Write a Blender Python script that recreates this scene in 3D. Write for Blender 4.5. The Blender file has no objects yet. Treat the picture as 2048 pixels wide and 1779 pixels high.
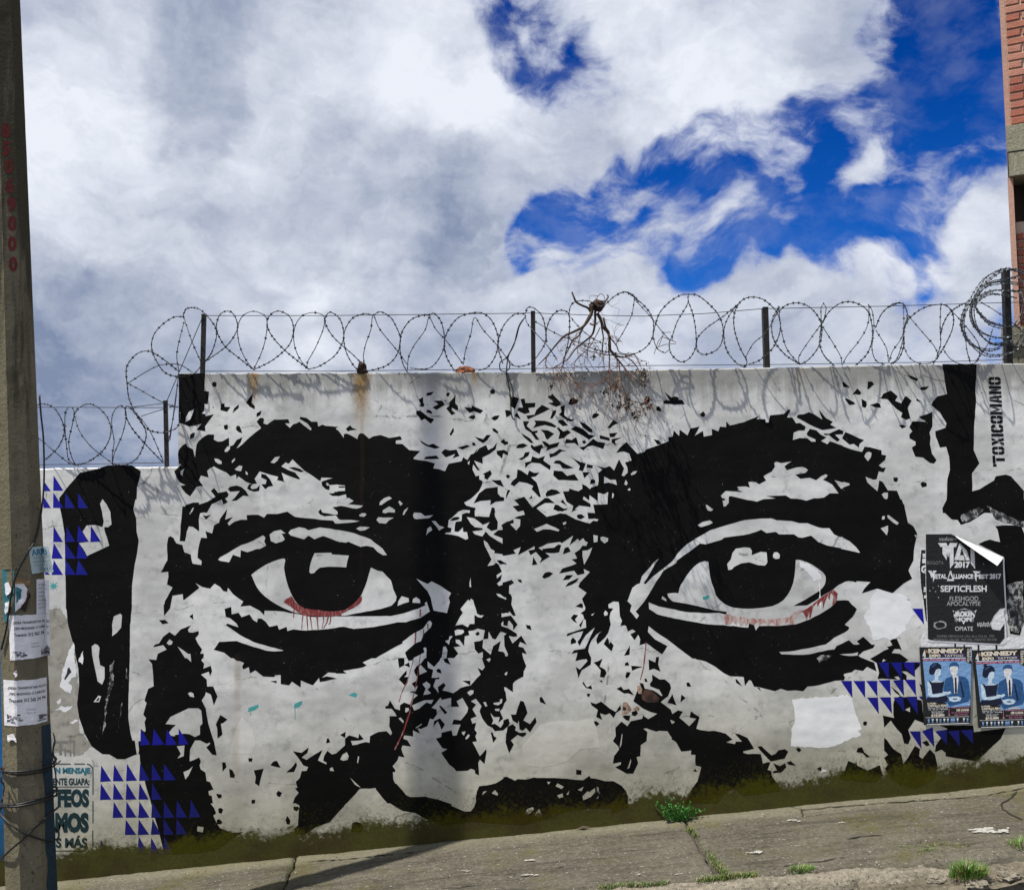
import bpy, bmesh, math, random
import numpy as np
from mathutils import Vector, Matrix, noise as mnoise
from mathutils.geometry import delaunay_2d_cdt
R = math.radians
random.seed(7)
scene = bpy.context.scene
COL = scene.collection

# ------------------------------------------------------------------ camera, sky, sun, exposure
F, CX, CY = 1950.0, 1024.0, 889.5
PITCH = R(3.0)
CAM = Vector((0, 0, 1.83))
D = 5.417                                   # distance of the wall face
cam = bpy.data.cameras.new('camera'); camo = bpy.data.objects.new('camera', cam); COL.objects.link(camo)
camo.location = CAM; camo.rotation_euler = (R(90) + PITCH, 0, 0)
cam.sensor_width = 36.0; cam.lens = F / 2048 * 36.0; cam.clip_end = 2000; cam.clip_start = 0.05
scene.camera = camo
SUN_DIR = Vector((2.14, 1.0, -4.8)).normalized()      # the way the light travels
sl = bpy.data.lights.new('sun', 'SUN'); sl.energy = 4.8; sl.angle = R(0.5); sl.color = (1.0, 0.955, 0.88)
so = bpy.data.objects.new('sun', sl); COL.objects.link(so)
so.rotation_euler = SUN_DIR.to_track_quat('-Z', 'Y').to_euler(); so.location = (-4, -2, 9)
vs = scene.view_settings
vs.view_transform = 'Standard'; vs.look = 'None'; vs.exposure = 0.36; vs.gamma = 1.0; vs.use_curve_mapping = False


def ray(px, py):
    x = (px - CX) / F; u = (CY - py) / F
    return Vector((x, math.cos(PITCH) - u * math.sin(PITCH), math.sin(PITCH) + u * math.cos(PITCH)))


def P(px, py, y=D):
    d = ray(px, py)
    return CAM + d * ((y - CAM.y) / d.y)


# ------------------------------------------------------------------ node helper
class NT:
    def __init__(s, tree):
        s.t = tree; tree.nodes.clear()

    def n(s, typ, ins=None, **kw):
        nd = s.t.nodes.new(typ)
        for k, v in kw.items(): setattr(nd, k, v)
        for k, v in (ins or {}).items(): s.set(nd.inputs[k], v)
        return nd

    def set(s, sock, v):
        if isinstance(v, bpy.types.NodeSocket): s.t.links.new(v, sock)
        elif isinstance(v, (tuple, list, Vector)):
            v = tuple(v)
            if sock.type == 'RGBA' and len(v) == 3: v = v + (1.0,)
            sock.default_value = v
        else: sock.default_value = v

    def m(s, op, a, b=0.0, c=0.0, clamp=False):
        nd = s.n('ShaderNodeMath', operation=op, use_clamp=clamp)
        s.set(nd.inputs[0], a); s.set(nd.inputs[1], b); s.set(nd.inputs[2], c)
        return nd.outputs[0]

    def vm(s, op, a, b=(0, 0, 0), scale=None):
        nd = s.n('ShaderNodeVectorMath', operation=op)
        s.set(nd.inputs[0], a); s.set(nd.inputs[1], b)
        if scale is not None: s.set(nd.inputs['Scale'], scale)
        return nd.outputs['Value'] if op in ('DOT_PRODUCT', 'LENGTH', 'DISTANCE') else nd.outputs[0]

    def mix(s, f, a, b, typ='MIX'):
        nd = s.n('ShaderNodeMix', data_type='RGBA', blend_type=typ, clamp_factor=True)
        s.set(nd.inputs[0], f); s.set(nd.inputs[6], a); s.set(nd.inputs[7], b)
        return nd.outputs[2]

    def mr(s, v, a, b, c=0.0, d=1.0, smooth=True):
        nd = s.n('ShaderNodeMapRange', interpolation_type='SMOOTHSTEP' if smooth else 'LINEAR', clamp=True)
        s.set(nd.inputs[0], v)
        for i, x in enumerate((a, b, c, d)): s.set(nd.inputs[i + 1], x)
        return nd.outputs[0]

    def noise(s, vec, scale, detail=4.0, rough=0.55, dist=0.0, col=False):
        nd = s.n('ShaderNodeTexNoise', {'Scale': scale, 'Detail': detail, 'Roughness': rough, 'Distortion': dist})
        s.set(nd.inputs['Vector'], vec)
        return nd.outputs['Color'] if col else nd.outputs[0]

    def vor(s, vec, scale, feature='F1'):
        nd = s.n('ShaderNodeTexVoronoi', {'Scale': scale}, feature=feature)
        s.set(nd.inputs['Vector'], vec)
        return nd.outputs[0]

    def sep(s, v):
        nd = s.n('ShaderNodeSeparateXYZ'); s.set(nd.inputs[0], v); return nd.outputs

    def comb(s, x, y, z):
        nd = s.n('ShaderNodeCombineXYZ')
        for i, q in enumerate((x, y, z)): s.set(nd.inputs[i], q)
        return nd.outputs[0]


# ------------------------------------------------------------------ world: Nishita sky seen through broken cloud
w = bpy.data.worlds.new('World'); scene.world = w; w.use_nodes = True
nt = NT(w.node_tree)
el = math.asin(-SUN_DIR.z); az = math.atan2(-SUN_DIR.x, -SUN_DIR.y)
sky = nt.n('ShaderNodeTexSky', sky_type='NISHITA', sun_disc=False, sun_elevation=el, sun_rotation=az, altitude=2600.0,
           air_density=1.0, dust_density=0.3, ozone_density=2.5)
g = nt.n('ShaderNodeTexCoord').outputs['Generated']
wn = nt.vm('SUBTRACT', nt.noise(g, 5.0, 5.0, 0.5, col=True), (0.5, 0.5, 0.5))
gd = nt.vm('NORMALIZE', nt.vm('ADD', g, nt.vm('SCALE', wn, scale=0.12)))


gd2 = nt.vm('NORMALIZE', nt.vm('ADD', g, nt.vm('SCALE', nt.vm('SUBTRACT', nt.noise(g, 4.0, 6.0, 0.62, col=True), (0.5, 0.5, 0.5)), scale=0.30)))


def blobs(lst, v, cap, kr=1.6):
    tot = None
    for px, py, r, k in lst:
        if not k: continue
        d = ray(px, py).normalized()
        c = nt.mr(nt.vm('DOT_PRODUCT', v, d), math.cos(r / F * kr), 1.0, 0.0, k)
        tot = c if tot is None else nt.m('ADD', tot, c)
    return nt.m('MINIMUM', tot, cap)


BLUE = [(1090, 100, 75, .78), (1180, 150, 80, .62), (1240, 130, 50, .35), (1312, 198, 36, .5), (1120, 30, 50, .4), (1080, 440, 70, .9), (1045, 500, 55, .9),
        (1130, 480, 80, 1), (1190, 405, 80, 1), (1290, 385, 80, 1), (1390, 345, 70, 1), (1490, 310, 65, .95), (1440, 450, 70, .9),
        (1400, 520, 50, 1), (1330, 530, 50, .75), (1530, 425, 50, .8), (1640, 318, 65, .85), (1600, 400, 60, .6), (1660, 240, 55, .95), (1715, 235, 45, .8),
        (1840, 100, 100, 1.1), (1930, 80, 90, 1), (1960, 200, 80, 1), (1890, 220, 90, 1.1), (1760, 60, 60, .7), (1820, 265, 60, .9),
        (1960, 310, 55, .85), (1860, 425, 55, .9), (1780, 440, 60, .9), (1700, 470, 50, .8), (1660, 545, 45, .65), (1800, 565, 45, .8),
        (1890, 545, 45, .7), (1000, 10, 60, .6), (1750, 310, 50, .5), (1600, 500, 60, .7), (1500, 520, 50, .7), (1860, 340, 60, .6), 
        (1560, 480, 45, .75), (1250, 455, 60, .6), ]
WHITE = [(1560, 372, 44, .95), (1725, 295, 45, .6), (1730, 370, 60, .6), (1800, 330, 50, .5), (1565, 445, 42, .8), (1462, 445, 40, .85), (1360, 455, 50, .8), (1290, 475, 36, .7),
         (1235, 505, 55, 1.1), (1145, 80, 42, 1.1), (1880, 500, 90, .9), (1960, 400, 90, .8), (1500, 130, 160, .8),
         (1350, 260, 150, .8), (1250, 340, 60, .4), (1200, 600, 110, .9), (1500, 600, 100, .6), (1700, 610, 90, .8), (1620, 150, 120, .7), (1640, 40, 90, .5), (500, 300, 500, .5), (300, 600, 400, .4), (700, 150, 400, .4), (800, 500, 300, .4)]
LIGHTC = [(120, 240, 130, .7), (180, 340, 120, .8), (470, 220, 110, .5), (700, 360, 130, .9), (760, 250, 120, .6), (930, 120, 130, .7),
          (1230, 30, 90, .9), (1500, 150, 130, .7), (1430, 260, 110, .7), (1250, 560, 120, .3), (640, 580, 140, .6), 
          (1850, 490, 90, .8), (1950, 430, 90, .8), (300, 560, 130, .5), (1000, 290, 120, .6), ]
DARKC = [(420, 40, 110, .7), (690, 240, 80, .9), (560, 300, 90, .4), (250, 420, 100, .8), (540, 490, 90, .8), 
         (830, 430, 110, .8), (950, 450, 110, .8), (720, 440, 70, .4), (1640, 50, 120, .5), (1700, 180, 70, .4), (200, 860, 200, 1.1), (230, 740, 130, .5),
         (800, 690, 90, .5), ]
gs = nt.vm('MULTIPLY', gd, (1.0, 1.0, 1.7))
f1 = nt.noise(gs, 9.0, 8.0, 0.56)
f4 = nt.noise(gs, 21.0, 8.0, 0.60)
f2 = nt.noise(g, 2.3, 4.0, 0.5)
fld = nt.m('SUBTRACT', nt.m('MULTIPLY', blobs(BLUE, gd, 1.05), 1.38), nt.m('MULTIPLY', blobs(WHITE, gd, 1.15), 0.85))
fld = nt.m('ADD', fld, nt.m('MULTIPLY', nt.m('SUBTRACT', f1, 0.5), 1.4))
fld = nt.m('ADD', fld, nt.m('MULTIPLY', nt.m('SUBTRACT', f4, 0.5), 2.5))
fld = nt.m('ADD', fld, nt.m('MULTIPLY', nt.m('SUBTRACT', f2, 0.54), 0.9))
blue = nt.m('MULTIPLY', nt.mr(fld, -0.02, 0.98), nt.mr(nt.noise(gs, 14.0, 7.0, 0.6), 0.42, 0.74, 1.0, 0.82))
shade = nt.m('MULTIPLY', nt.m('SUBTRACT', blobs(LIGHTC, gd2, 1.2, 1.9), blobs(DARKC, gd2, 1.2, 1.9)), 0.8)
f3 = nt.noise(nt.vm('MULTIPLY', gd2, (1.0, 1.0, 2.2)), 6.0, 8.0, 0.58, 0.2)
shade = nt.m('ADD', shade, nt.m('MULTIPLY', nt.m('SUBTRACT', f3, 0.5), 2.8))
shade = nt.m('ADD', shade, nt.m('MULTIPLY', nt.m('SUBTRACT', f4, 0.5), -1.3))
sh = nt.mr(shade, -1.1, 1.0, smooth=False)
ccol = nt.mix(sh, (1.7, 2.15, 3.25), (6.5, 6.8, 7.45))
edge = nt.mr(fld, -0.30, 0.40)
ccol = nt.mix(nt.m('MULTIPLY', edge, 0.50), ccol, (3.6, 4.0, 5.4))
scol = nt.n('ShaderNodeHueSaturation', {'Saturation': 1.42, 'Value': 1.0, 'Hue': 0.512, 'Color': sky.outputs[0]}).outputs[0]
scol = nt.mix(1.0, scol, nt.mix(nt.mr(nt.sep(g)[2], 0.18, 0.50), (0.40, 0.70, 0.95), (0.14, 0.47, 0.72)), 'MULTIPLY')
fin = nt.mix(blue, ccol, scol)
bgn = nt.n('ShaderNodeBackground', {'Color': fin, 'Strength': 0.1})
nt.t.links.new(bgn.outputs[0], nt.n('ShaderNodeOutputWorld').inputs[0])


# ------------------------------------------------------------------ objects
def tag(o, label=None, cat=None, group=None, kind=None):
    if label: o['label'] = label
    if cat: o['category'] = cat
    if group: o['group'] = group
    if kind: o['kind'] = kind
    return o


def empty(name, loc, label, cat, group=None):
    o = bpy.data.objects.new(name, None); COL.objects.link(o); o.location = loc; o.empty_display_size = 0.1
    bpy.context.view_layer.update()
    return tag(o, label, cat, group)


class MB:
    def __init__(s): s.v = []; s.f = []; s.mi = []

    def add(s, vs_, fs, mi=0):
        k = len(s.v); s.v += [tuple(x) for x in vs_]
        for f in fs: s.f.append([i + k for i in f]); s.mi.append(mi)

    def box(s, c, ex, ey, ez, mi=0):
        c = Vector(c); ex, ey, ez = Vector(ex), Vector(ey), Vector(ez)
        vs_ = [c + a * ex + b * ey + d * ez for d in (-1, 1) for b in (-1, 1) for a in (-1, 1)]
        s.add(vs_, [(0, 2, 3, 1), (4, 5, 7, 6), (0, 1, 5, 4), (2, 6, 7, 3), (0, 4, 6, 2), (1, 3, 7, 5)], mi)

    def tube(s, pts, rad, n=5, mi=0, closed=False):
        pts = [Vector(p) for p in pts]; m = len(pts)
        if m < 2: return
        rr = rad if isinstance(rad, (list, tuple)) else [rad] * m
        vs_ = []; up = None
        for i, p in enumerate(pts):
            if closed: t = pts[(i + 1) % m] - pts[i - 1]
            else: t = pts[min(i + 1, m - 1)] - pts[max(i - 1, 0)]
            if t.length < 1e-9: t = Vector((0, 0, 1))
            t.normalize()
            if up is None: up = t.orthogonal()
            up = (up - t * up.dot(t))
            if up.length < 1e-6: up = t.orthogonal()
            up.normalize(); b = t.cross(up)
            for j in range(n):
                a = 2 * math.pi * j / n
                vs_.append(p + (up * math.cos(a) + b * math.sin(a)) * rr[i])
        fs = []
        for i in range(m if closed else m - 1):
            i2 = (i + 1) % m
            for j in range(n):
                fs.append((i * n + j, i * n + (j + 1) % n, i2 * n + (j + 1) % n, i2 * n + j))
        if not closed:
            fs.append(tuple(range(n - 1, -1, -1))); fs.append(tuple((m - 1) * n + j for j in range(n)))
        s.add(vs_, fs, mi)

    def mesh(s, name, mats, org=(0, 0, 0), smooth=False):
        me = bpy.data.meshes.new(name); o = Vector(org)
        me.from_pydata([Vector(v) - o for v in s.v], [], s.f)
        for m in (mats if isinstance(mats, (list, tuple)) else [mats]): me.materials.append(m)
        me.polygons.foreach_set('material_index', s.mi)
        if smooth: me.polygons.foreach_set('use_smooth', [True] * len(s.f))
        me.update(); return me

    def build(s, name, mats, parent=None, smooth=False, org=None):
        """world-space vertices; the object sits at its parent's origin"""
        o = Vector(org) if org is not None else (parent.matrix_world.translation.copy() if parent else Vector((0, 0, 0)))
        ob = bpy.data.objects.new(name, s.mesh(name, mats, o, smooth)); COL.objects.link(ob)
        if parent:
            ob.parent = parent
            if org is not None: ob.location = o - parent.matrix_world.translation
        else: ob.location = o
        return ob


def chaikin_cr(pts, step):
    """Catmull-Rom resampled about every `step` units, 2D"""
    p = [Vector((a, b, 0)) for a, b in pts]; out = []
    for i in range(len(p) - 1):
        p0 = p[i - 1] if i > 0 else p[i] * 2 - p[i + 1]
        p1, p2 = p[i], p[i + 1]
        p3 = p[i + 2] if i + 2 < len(p) else p[i + 1] * 2 - p[i]
        n = max(1, int((p2 - p1).length / step))
        for k in range(n):
            t = k / n
            q = 0.5 * ((2 * p1) + (p2 - p0) * t + (2 * p0 - 5 * p1 + 4 * p2 - p3) * t * t + (3 * p1 - p0 - 3 * p2 + p3) * t ** 3)
            out.append((q.x, q.y))
    out.append((p[-1].x, p[-1].y)); return out


# ------------------------------------------------------------------ ground geometry constants
ZA = P(560, 1720).z; XA = P(560, 1720).x; ZB = P(2048, 1570).z; XB = P(2048, 1570).x
SL = (ZB - ZA) / (XB - XA); Z0 = ZA - SL * XA


def gz(x): return Z0 + SL * x


def G(px, py, dz=0.0):
    """pixel -> point on the sloping pavement (z = Z0 + SL x + dz)"""
    d = ray(px, py)
    t = (Z0 + dz - CAM.z + SL * CAM.x) / (d.z - SL * d.x)
    return CAM + d * t


# ------------------------------------------------------------------ materials
def principled(name):
    m = bpy.data.materials.new(name); m.use_nodes = True
    nt = NT(m.node_tree)
    b = nt.n('ShaderNodeBsdfPrincipled'); o = nt.n('ShaderNodeOutputMaterial')
    nt.t.links.new(b.outputs[0], o.inputs[0])
    return m, nt, b


def bump(nt, h, dist, strength=1.0, normal=None):
    b = nt.n('ShaderNodeBump', {'Height': h, 'Distance': dist, 'Strength': strength})
    if normal is not None: nt.set(b.inputs['Normal'], normal)
    return b.outputs[0]


def pos(nt): return nt.n('ShaderNodeNewGeometry').outputs['Position']


def simple(name, col, rough=0.6, var=0.25, scale=30.0, bmp=0.0, metal=0.0, spec=0.4):
    m, nt, b = principled(name)
    p = pos(nt); n = nt.noise(p, scale, 5.0)
    c = nt.mix(n, tuple(x * (1 - var) for x in col), tuple(min(1, x * (1 + var)) for x in col))
    nt.set(b.inputs['Base Color'], c); nt.set(b.inputs['Roughness'], rough); nt.set(b.inputs['Metallic'], metal)
    nt.set(b.inputs['Specular IOR Level'], spec)
    if bmp: nt.set(b.inputs['Normal'], bump(nt, nt.noise(p, scale * 3, 6.0), bmp))
    return m


RUST = [(P(508, 745).x, 0.045, 2.53, 2.30, 0.9), (P(722, 745).x, 0.075, 2.53, 2.13, 0.9), (P(724, 900).x, 0.018, 2.53, 0.95, 0.28),
        (P(948, 745).x, 0.03, 2.53, 2.42, 0.7), (P(475, 1400).x, 0.028, 0.94, 0.50, 0.30), (P(1600, 740).x, 0.05, 2.55, 2.36, 0.25),
        (P(470, 1600).x, 0.035, 0.55, 0.12, 0.25), (P(1030, 745).x, 0.02, 2.53, 2.3, 0.2)]


def plaster_bump(nt, p):
    """shallow trowel waves, grain and pitting shared by the bare wall and the paint on it"""
    px, py, pz = nt.sep(p)
    h = nt.m('MULTIPLY', nt.noise(nt.comb(nt.m('MULTIPLY', px, 0.35), 0.0, pz), 5.0, 2.0, 0.5), 0.010)
    h = nt.m('ADD', h, nt.m('MULTIPLY', nt.noise(p, 3.2, 3.0), 0.009))
    h = nt.m('ADD', h, nt.m('MULTIPLY', nt.noise(p, 28.0, 5.0, 0.6), 0.0011))
    h = nt.m('ADD', h, nt.m('MULTIPLY', nt.noise(p, 130.0, 4.0, 0.6), 0.00035))
    return bump(nt, h, 1.0, 0.8)


def grime(nt, p, col, rk=1.0, damp=0.9):
    x, y, z = nt.sep(p)
    h = nt.m('SUBTRACT', z, nt.m('MULTIPLY_ADD', x, SL, Z0))
    n1 = nt.noise(p, 4.5, 6.0, 0.6); n2 = nt.noise(p, 40.0, 5.0, 0.7)
    # rust runs
    for xc, wd, zt, zb, k in RUST:
        dx = nt.m('ABSOLUTE', nt.m('ADD', nt.m('SUBTRACT', x, xc), nt.m('MULTIPLY', nt.m('SUBTRACT', n1, 0.5), wd * 1.2)))
        a = nt.mr(dx, wd, wd * 0.15); v = nt.m('MULTIPLY', nt.mr(z, zb, zb + (zt - zb) * 0.8), nt.mr(z, zt + .04, zt))
        f = nt.m('MULTIPLY', nt.m('MULTIPLY', a, v), nt.m('MULTIPLY', nt.mr(n2, 0.2, 0.6, 0.5, 1.0), k * rk))
        col = nt.mix(f, col, nt.mix(n2, (0.36, 0.22, 0.06), (0.20, 0.105, 0.02)))
    # damp dirt creeping up, then moss
    hh = nt.m('ADD', h, nt.m('ADD', nt.m('MULTIPLY', nt.m('SUBTRACT', n1, 0.5), 0.22), nt.m('MULTIPLY', nt.m('SUBTRACT', n2, 0.5), 0.20)))
    col = nt.mix(nt.mr(hh, 1.05, 0.04, 0.0, damp), col, nt.mix(1.0, col, (0.48, 0.455, 0.33), 'MULTIPLY'))
    mo = nt.mix(nt.noise(p, 70.0, 4.0), (0.018, 0.019, 0.0008), (0.066, 0.062, 0.0025))
    mo = nt.mix(nt.mr(n1, 0.42, 0.62), mo, nt.mix(1.0, mo, (0.75, 0.62, 0.7), 'MULTIPLY'))
    tuf = nt.noise(nt.comb(nt.m('MULTIPLY', x, 1.0), y, nt.m('MULTIPLY', z, 0.9)), 80.0, 5.0, 0.7)
    col = nt.mix(nt.m('MULTIPLY', nt.mr(hh, 0.33, 0.17), nt.mr(tuf, 0.50, 0.66, 0.0, 0.5)), col, mo)
    return nt.mix(nt.mr(hh, 0.185, 0.125, 0.0, 0.98), col, mo)


def wallmat(name, c1, c2, rough=0.85, dirt=1.0, crack=True, mottle=1.0, damp=0.9):
    m, nt, b = principled(name); p = pos(nt); x, y, z = nt.sep(p)
    n = nt.noise(p, 2.2, 7.0, 0.62); n3 = nt.noise(p, 16.0, 6.0, 0.65)
    col = nt.mix(nt.mr(n, 0.38, 0.62), c2, c1)
    col = nt.mix(nt.mr(n3, 0.50, 0.75, 0.0, 0.5 * mottle), col, tuple(k * 0.5 for k in c2))
    # fine black specks and scratches
    sp = nt.noise(p, 110.0, 3.0, 0.7)
    col = nt.mix(nt.m('MULTIPLY', nt.mr(sp, 0.62, 0.74, 0.0, 0.62 * dirt), nt.mr(n, 0.36, 0.60)), col, (0.16, 0.155, 0.14))
    scr = nt.noise(nt.comb(nt.m('MULTIPLY', x, 3.0), nt.m('MULTIPLY', y, 3.0), nt.m('MULTIPLY', z, 14.0)), 3.0, 9.0, 0.75, 1.0)
    col = nt.mix(nt.mr(scr, 0.66, 0.72, 0.0, 0.22 * dirt), col, (0.25, 0.24, 0.22))
    # rain-washed dirt under the coping
    zt = nt.mr(z, P(700, 905).z, P(700, 745).z, 0.0, 1.0, smooth=False)
    st = nt.noise(nt.comb(nt.m('MULTIPLY', x, 9.0), 0.0, nt.m('MULTIPLY', z, 1.3)), 1.6, 7.0, 0.65)
    st = nt.m('ADD', nt.m('MULTIPLY', nt.m('POWER', zt, 1.8), 0.68), nt.m('MULTIPLY', nt.m('SUBTRACT', st, 0.5), nt.m('MULTIPLY', zt, 1.1)))
    col = nt.mix(nt.mr(st, 0.18, 0.62, 0.0, 0.62 * dirt), col, (0.17, 0.165, 0.14))
    if crack:
        wv = nt.vm('ADD', p, nt.vm('SCALE', nt.noise(p, 5.0, 4.0, col=True), scale=0.12))
        ck = nt.vor(nt.comb(nt.m('MULTIPLY', nt.sep(wv)[0], 0.55), 0.0, nt.sep(wv)[2]), 1.7, 'DISTANCE_TO_EDGE')
        cf = nt.m('MULTIPLY', nt.mr(ck, 0.006, 0.0), nt.mr(n3, 0.48, 0.56, 0.0, 0.65))
        col = nt.mix(cf, col, (0.12, 0.115, 0.10))
    col = grime(nt, p, col, 1.0, damp)
    nt.set(b.inputs['Base Color'], col); nt.set(b.inputs['Roughness'], rough); nt.set(b.inputs['Specular IOR Level'], 0.25)
    nt.set(b.inputs['Normal'], plaster_bump(nt, p))
    return m


def paintmat(name, col, rough=0.55, wear=0.5, spec=0.3, under=(0.5, 0.49, 0.46), var=0.5):
    m, nt, b = principled(name); p = pos(nt)
    n = nt.noise(p, 5.0, 7.0, 0.65)
    c = nt.mix(n, tuple(k * (1 - var) for k in col), tuple(k * (1 + var) for k in col))
    sp = nt.noise(p, 85.0, 4.0, 0.72)
    c = nt.mix(nt.m('MULTIPLY', nt.mr(sp, 0.66, 0.74), nt.mr(n, 0.42, 0.60, 0.0, wear)), c, under)
    c = grime(nt, p, c, 0.12)
    nt.set(b.inputs['Base Color'], c); nt.set(b.inputs['Roughness'], rough); nt.set(b.inputs['Specular IOR Level'], spec)
    nt.set(b.inputs['Normal'], plaster_bump(nt, p))
    return m


def scuffmat(name, c1=(0.014, 0.015, 0.016), c2=(0.42, 0.42, 0.40), lo=0.46, hi=0.60, sc=26.0, st=(1.4, 1.0, 1.0)):
    m, nt, b = principled(name); p = pos(nt); x, y, z = nt.sep(p)
    n = nt.noise(nt.comb(nt.m('MULTIPLY', x, st[0]), y, nt.m('MULTIPLY', z, st[2])), sc, 8.0, 0.72)
    c = nt.mix(nt.mr(n, lo, hi), c1, c2)
    nt.set(b.inputs['Base Color'], c); nt.set(b.inputs['Roughness'], 0.7); nt.set(b.inputs['Normal'], plaster_bump(nt, p))
    return m


M = {}
M['white'] = wallmat('weathered_white_plaster', (0.79, 0.79, 0.765), (0.575, 0.575, 0.55))
M['q'] = wallmat('cleaner_white_paint', (0.83, 0.825, 0.80), (0.74, 0.735, 0.70), dirt=0.7, crack=False, mottle=0.5)
M['p'] = wallmat('fresh_white_paint', (0.90, 0.91, 0.915), (0.86, 0.865, 0.865), dirt=0.15, crack=False, mottle=0.3, damp=0.2)
M['b'] = paintmat('black_wall_paint', (0.0046, 0.0045, 0.0044), 0.72, 0.6, 0.10, var=0.75)
M['g'] = scuffmat('scraped_black_paint')
M['s'] = scuffmat('faded_red_paint', (0.40, 0.17, 0.145), (0.60, 0.55, 0.50), 0.40, 0.62, 30.0, (2.2, 1.0, 0.35))
M['r'] = scuffmat('red_wall_paint', (0.22, 0.022, 0.022), (0.46, 0.30, 0.27), 0.47, 0.68, 34.0, (2.0, 1.0, 0.5))
M['u'] = paintmat('blue_wall_paint', (0.006, 0.006, 0.33), 0.55, 0.1, var=0.2)
M['v'] = paintmat('blue_paint_over_black', (0.004, 0.008, 0.25), 0.55, 0.1, var=0.3, under=(0.01, 0.01, 0.02))
M['t'] = paintmat('teal_wall_paint', (0.07, 0.42, 0.40), 0.6, 0.4, var=0.25)
M['o'] = paintmat('ochre_stain', (0.28, 0.15, 0.04), 0.7, 0.4, var=0.25)
M['n'] = scuffmat('brown_brick_dust', (0.018, 0.008, 0.005), (0.13, 0.055, 0.032), 0.40, 0.70, 20.0)
M['e'] = wallmat('grubby_bare_plaster', (0.47, 0.455, 0.40), (0.30, 0.285, 0.24), mottle=1.6)
M['m'] = scuffmat('smudged_brown_paint', (0.20, 0.095, 0.055), (0.50, 0.38, 0.29), 0.40, 0.66, 18.0)
M['d'] = paintmat('dark_backing', (0.03, 0.03, 0.032), 0.7, 0.5)
M['lightblue'] = paintmat('blue_side_paint', (0.015, 0.13, 0.36), 0.6, 0.3, var=0.25)
M['stencil'] = paintmat('dark_teal_stencil', (0.007, 0.045, 0.062), 0.65, 1.0, var=0.6, under=(0.55, 0.56, 0.54))
M['stencil_lt'] = paintmat('teal_stencil', (0.012, 0.20, 0.30), 0.65, 1.0, var=0.5, under=(0.55, 0.56, 0.54))
M['stencil_bk'] = paintmat('black_stencil', (0.006, 0.006, 0.006), 0.65, 0.25, 0.1)

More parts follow.
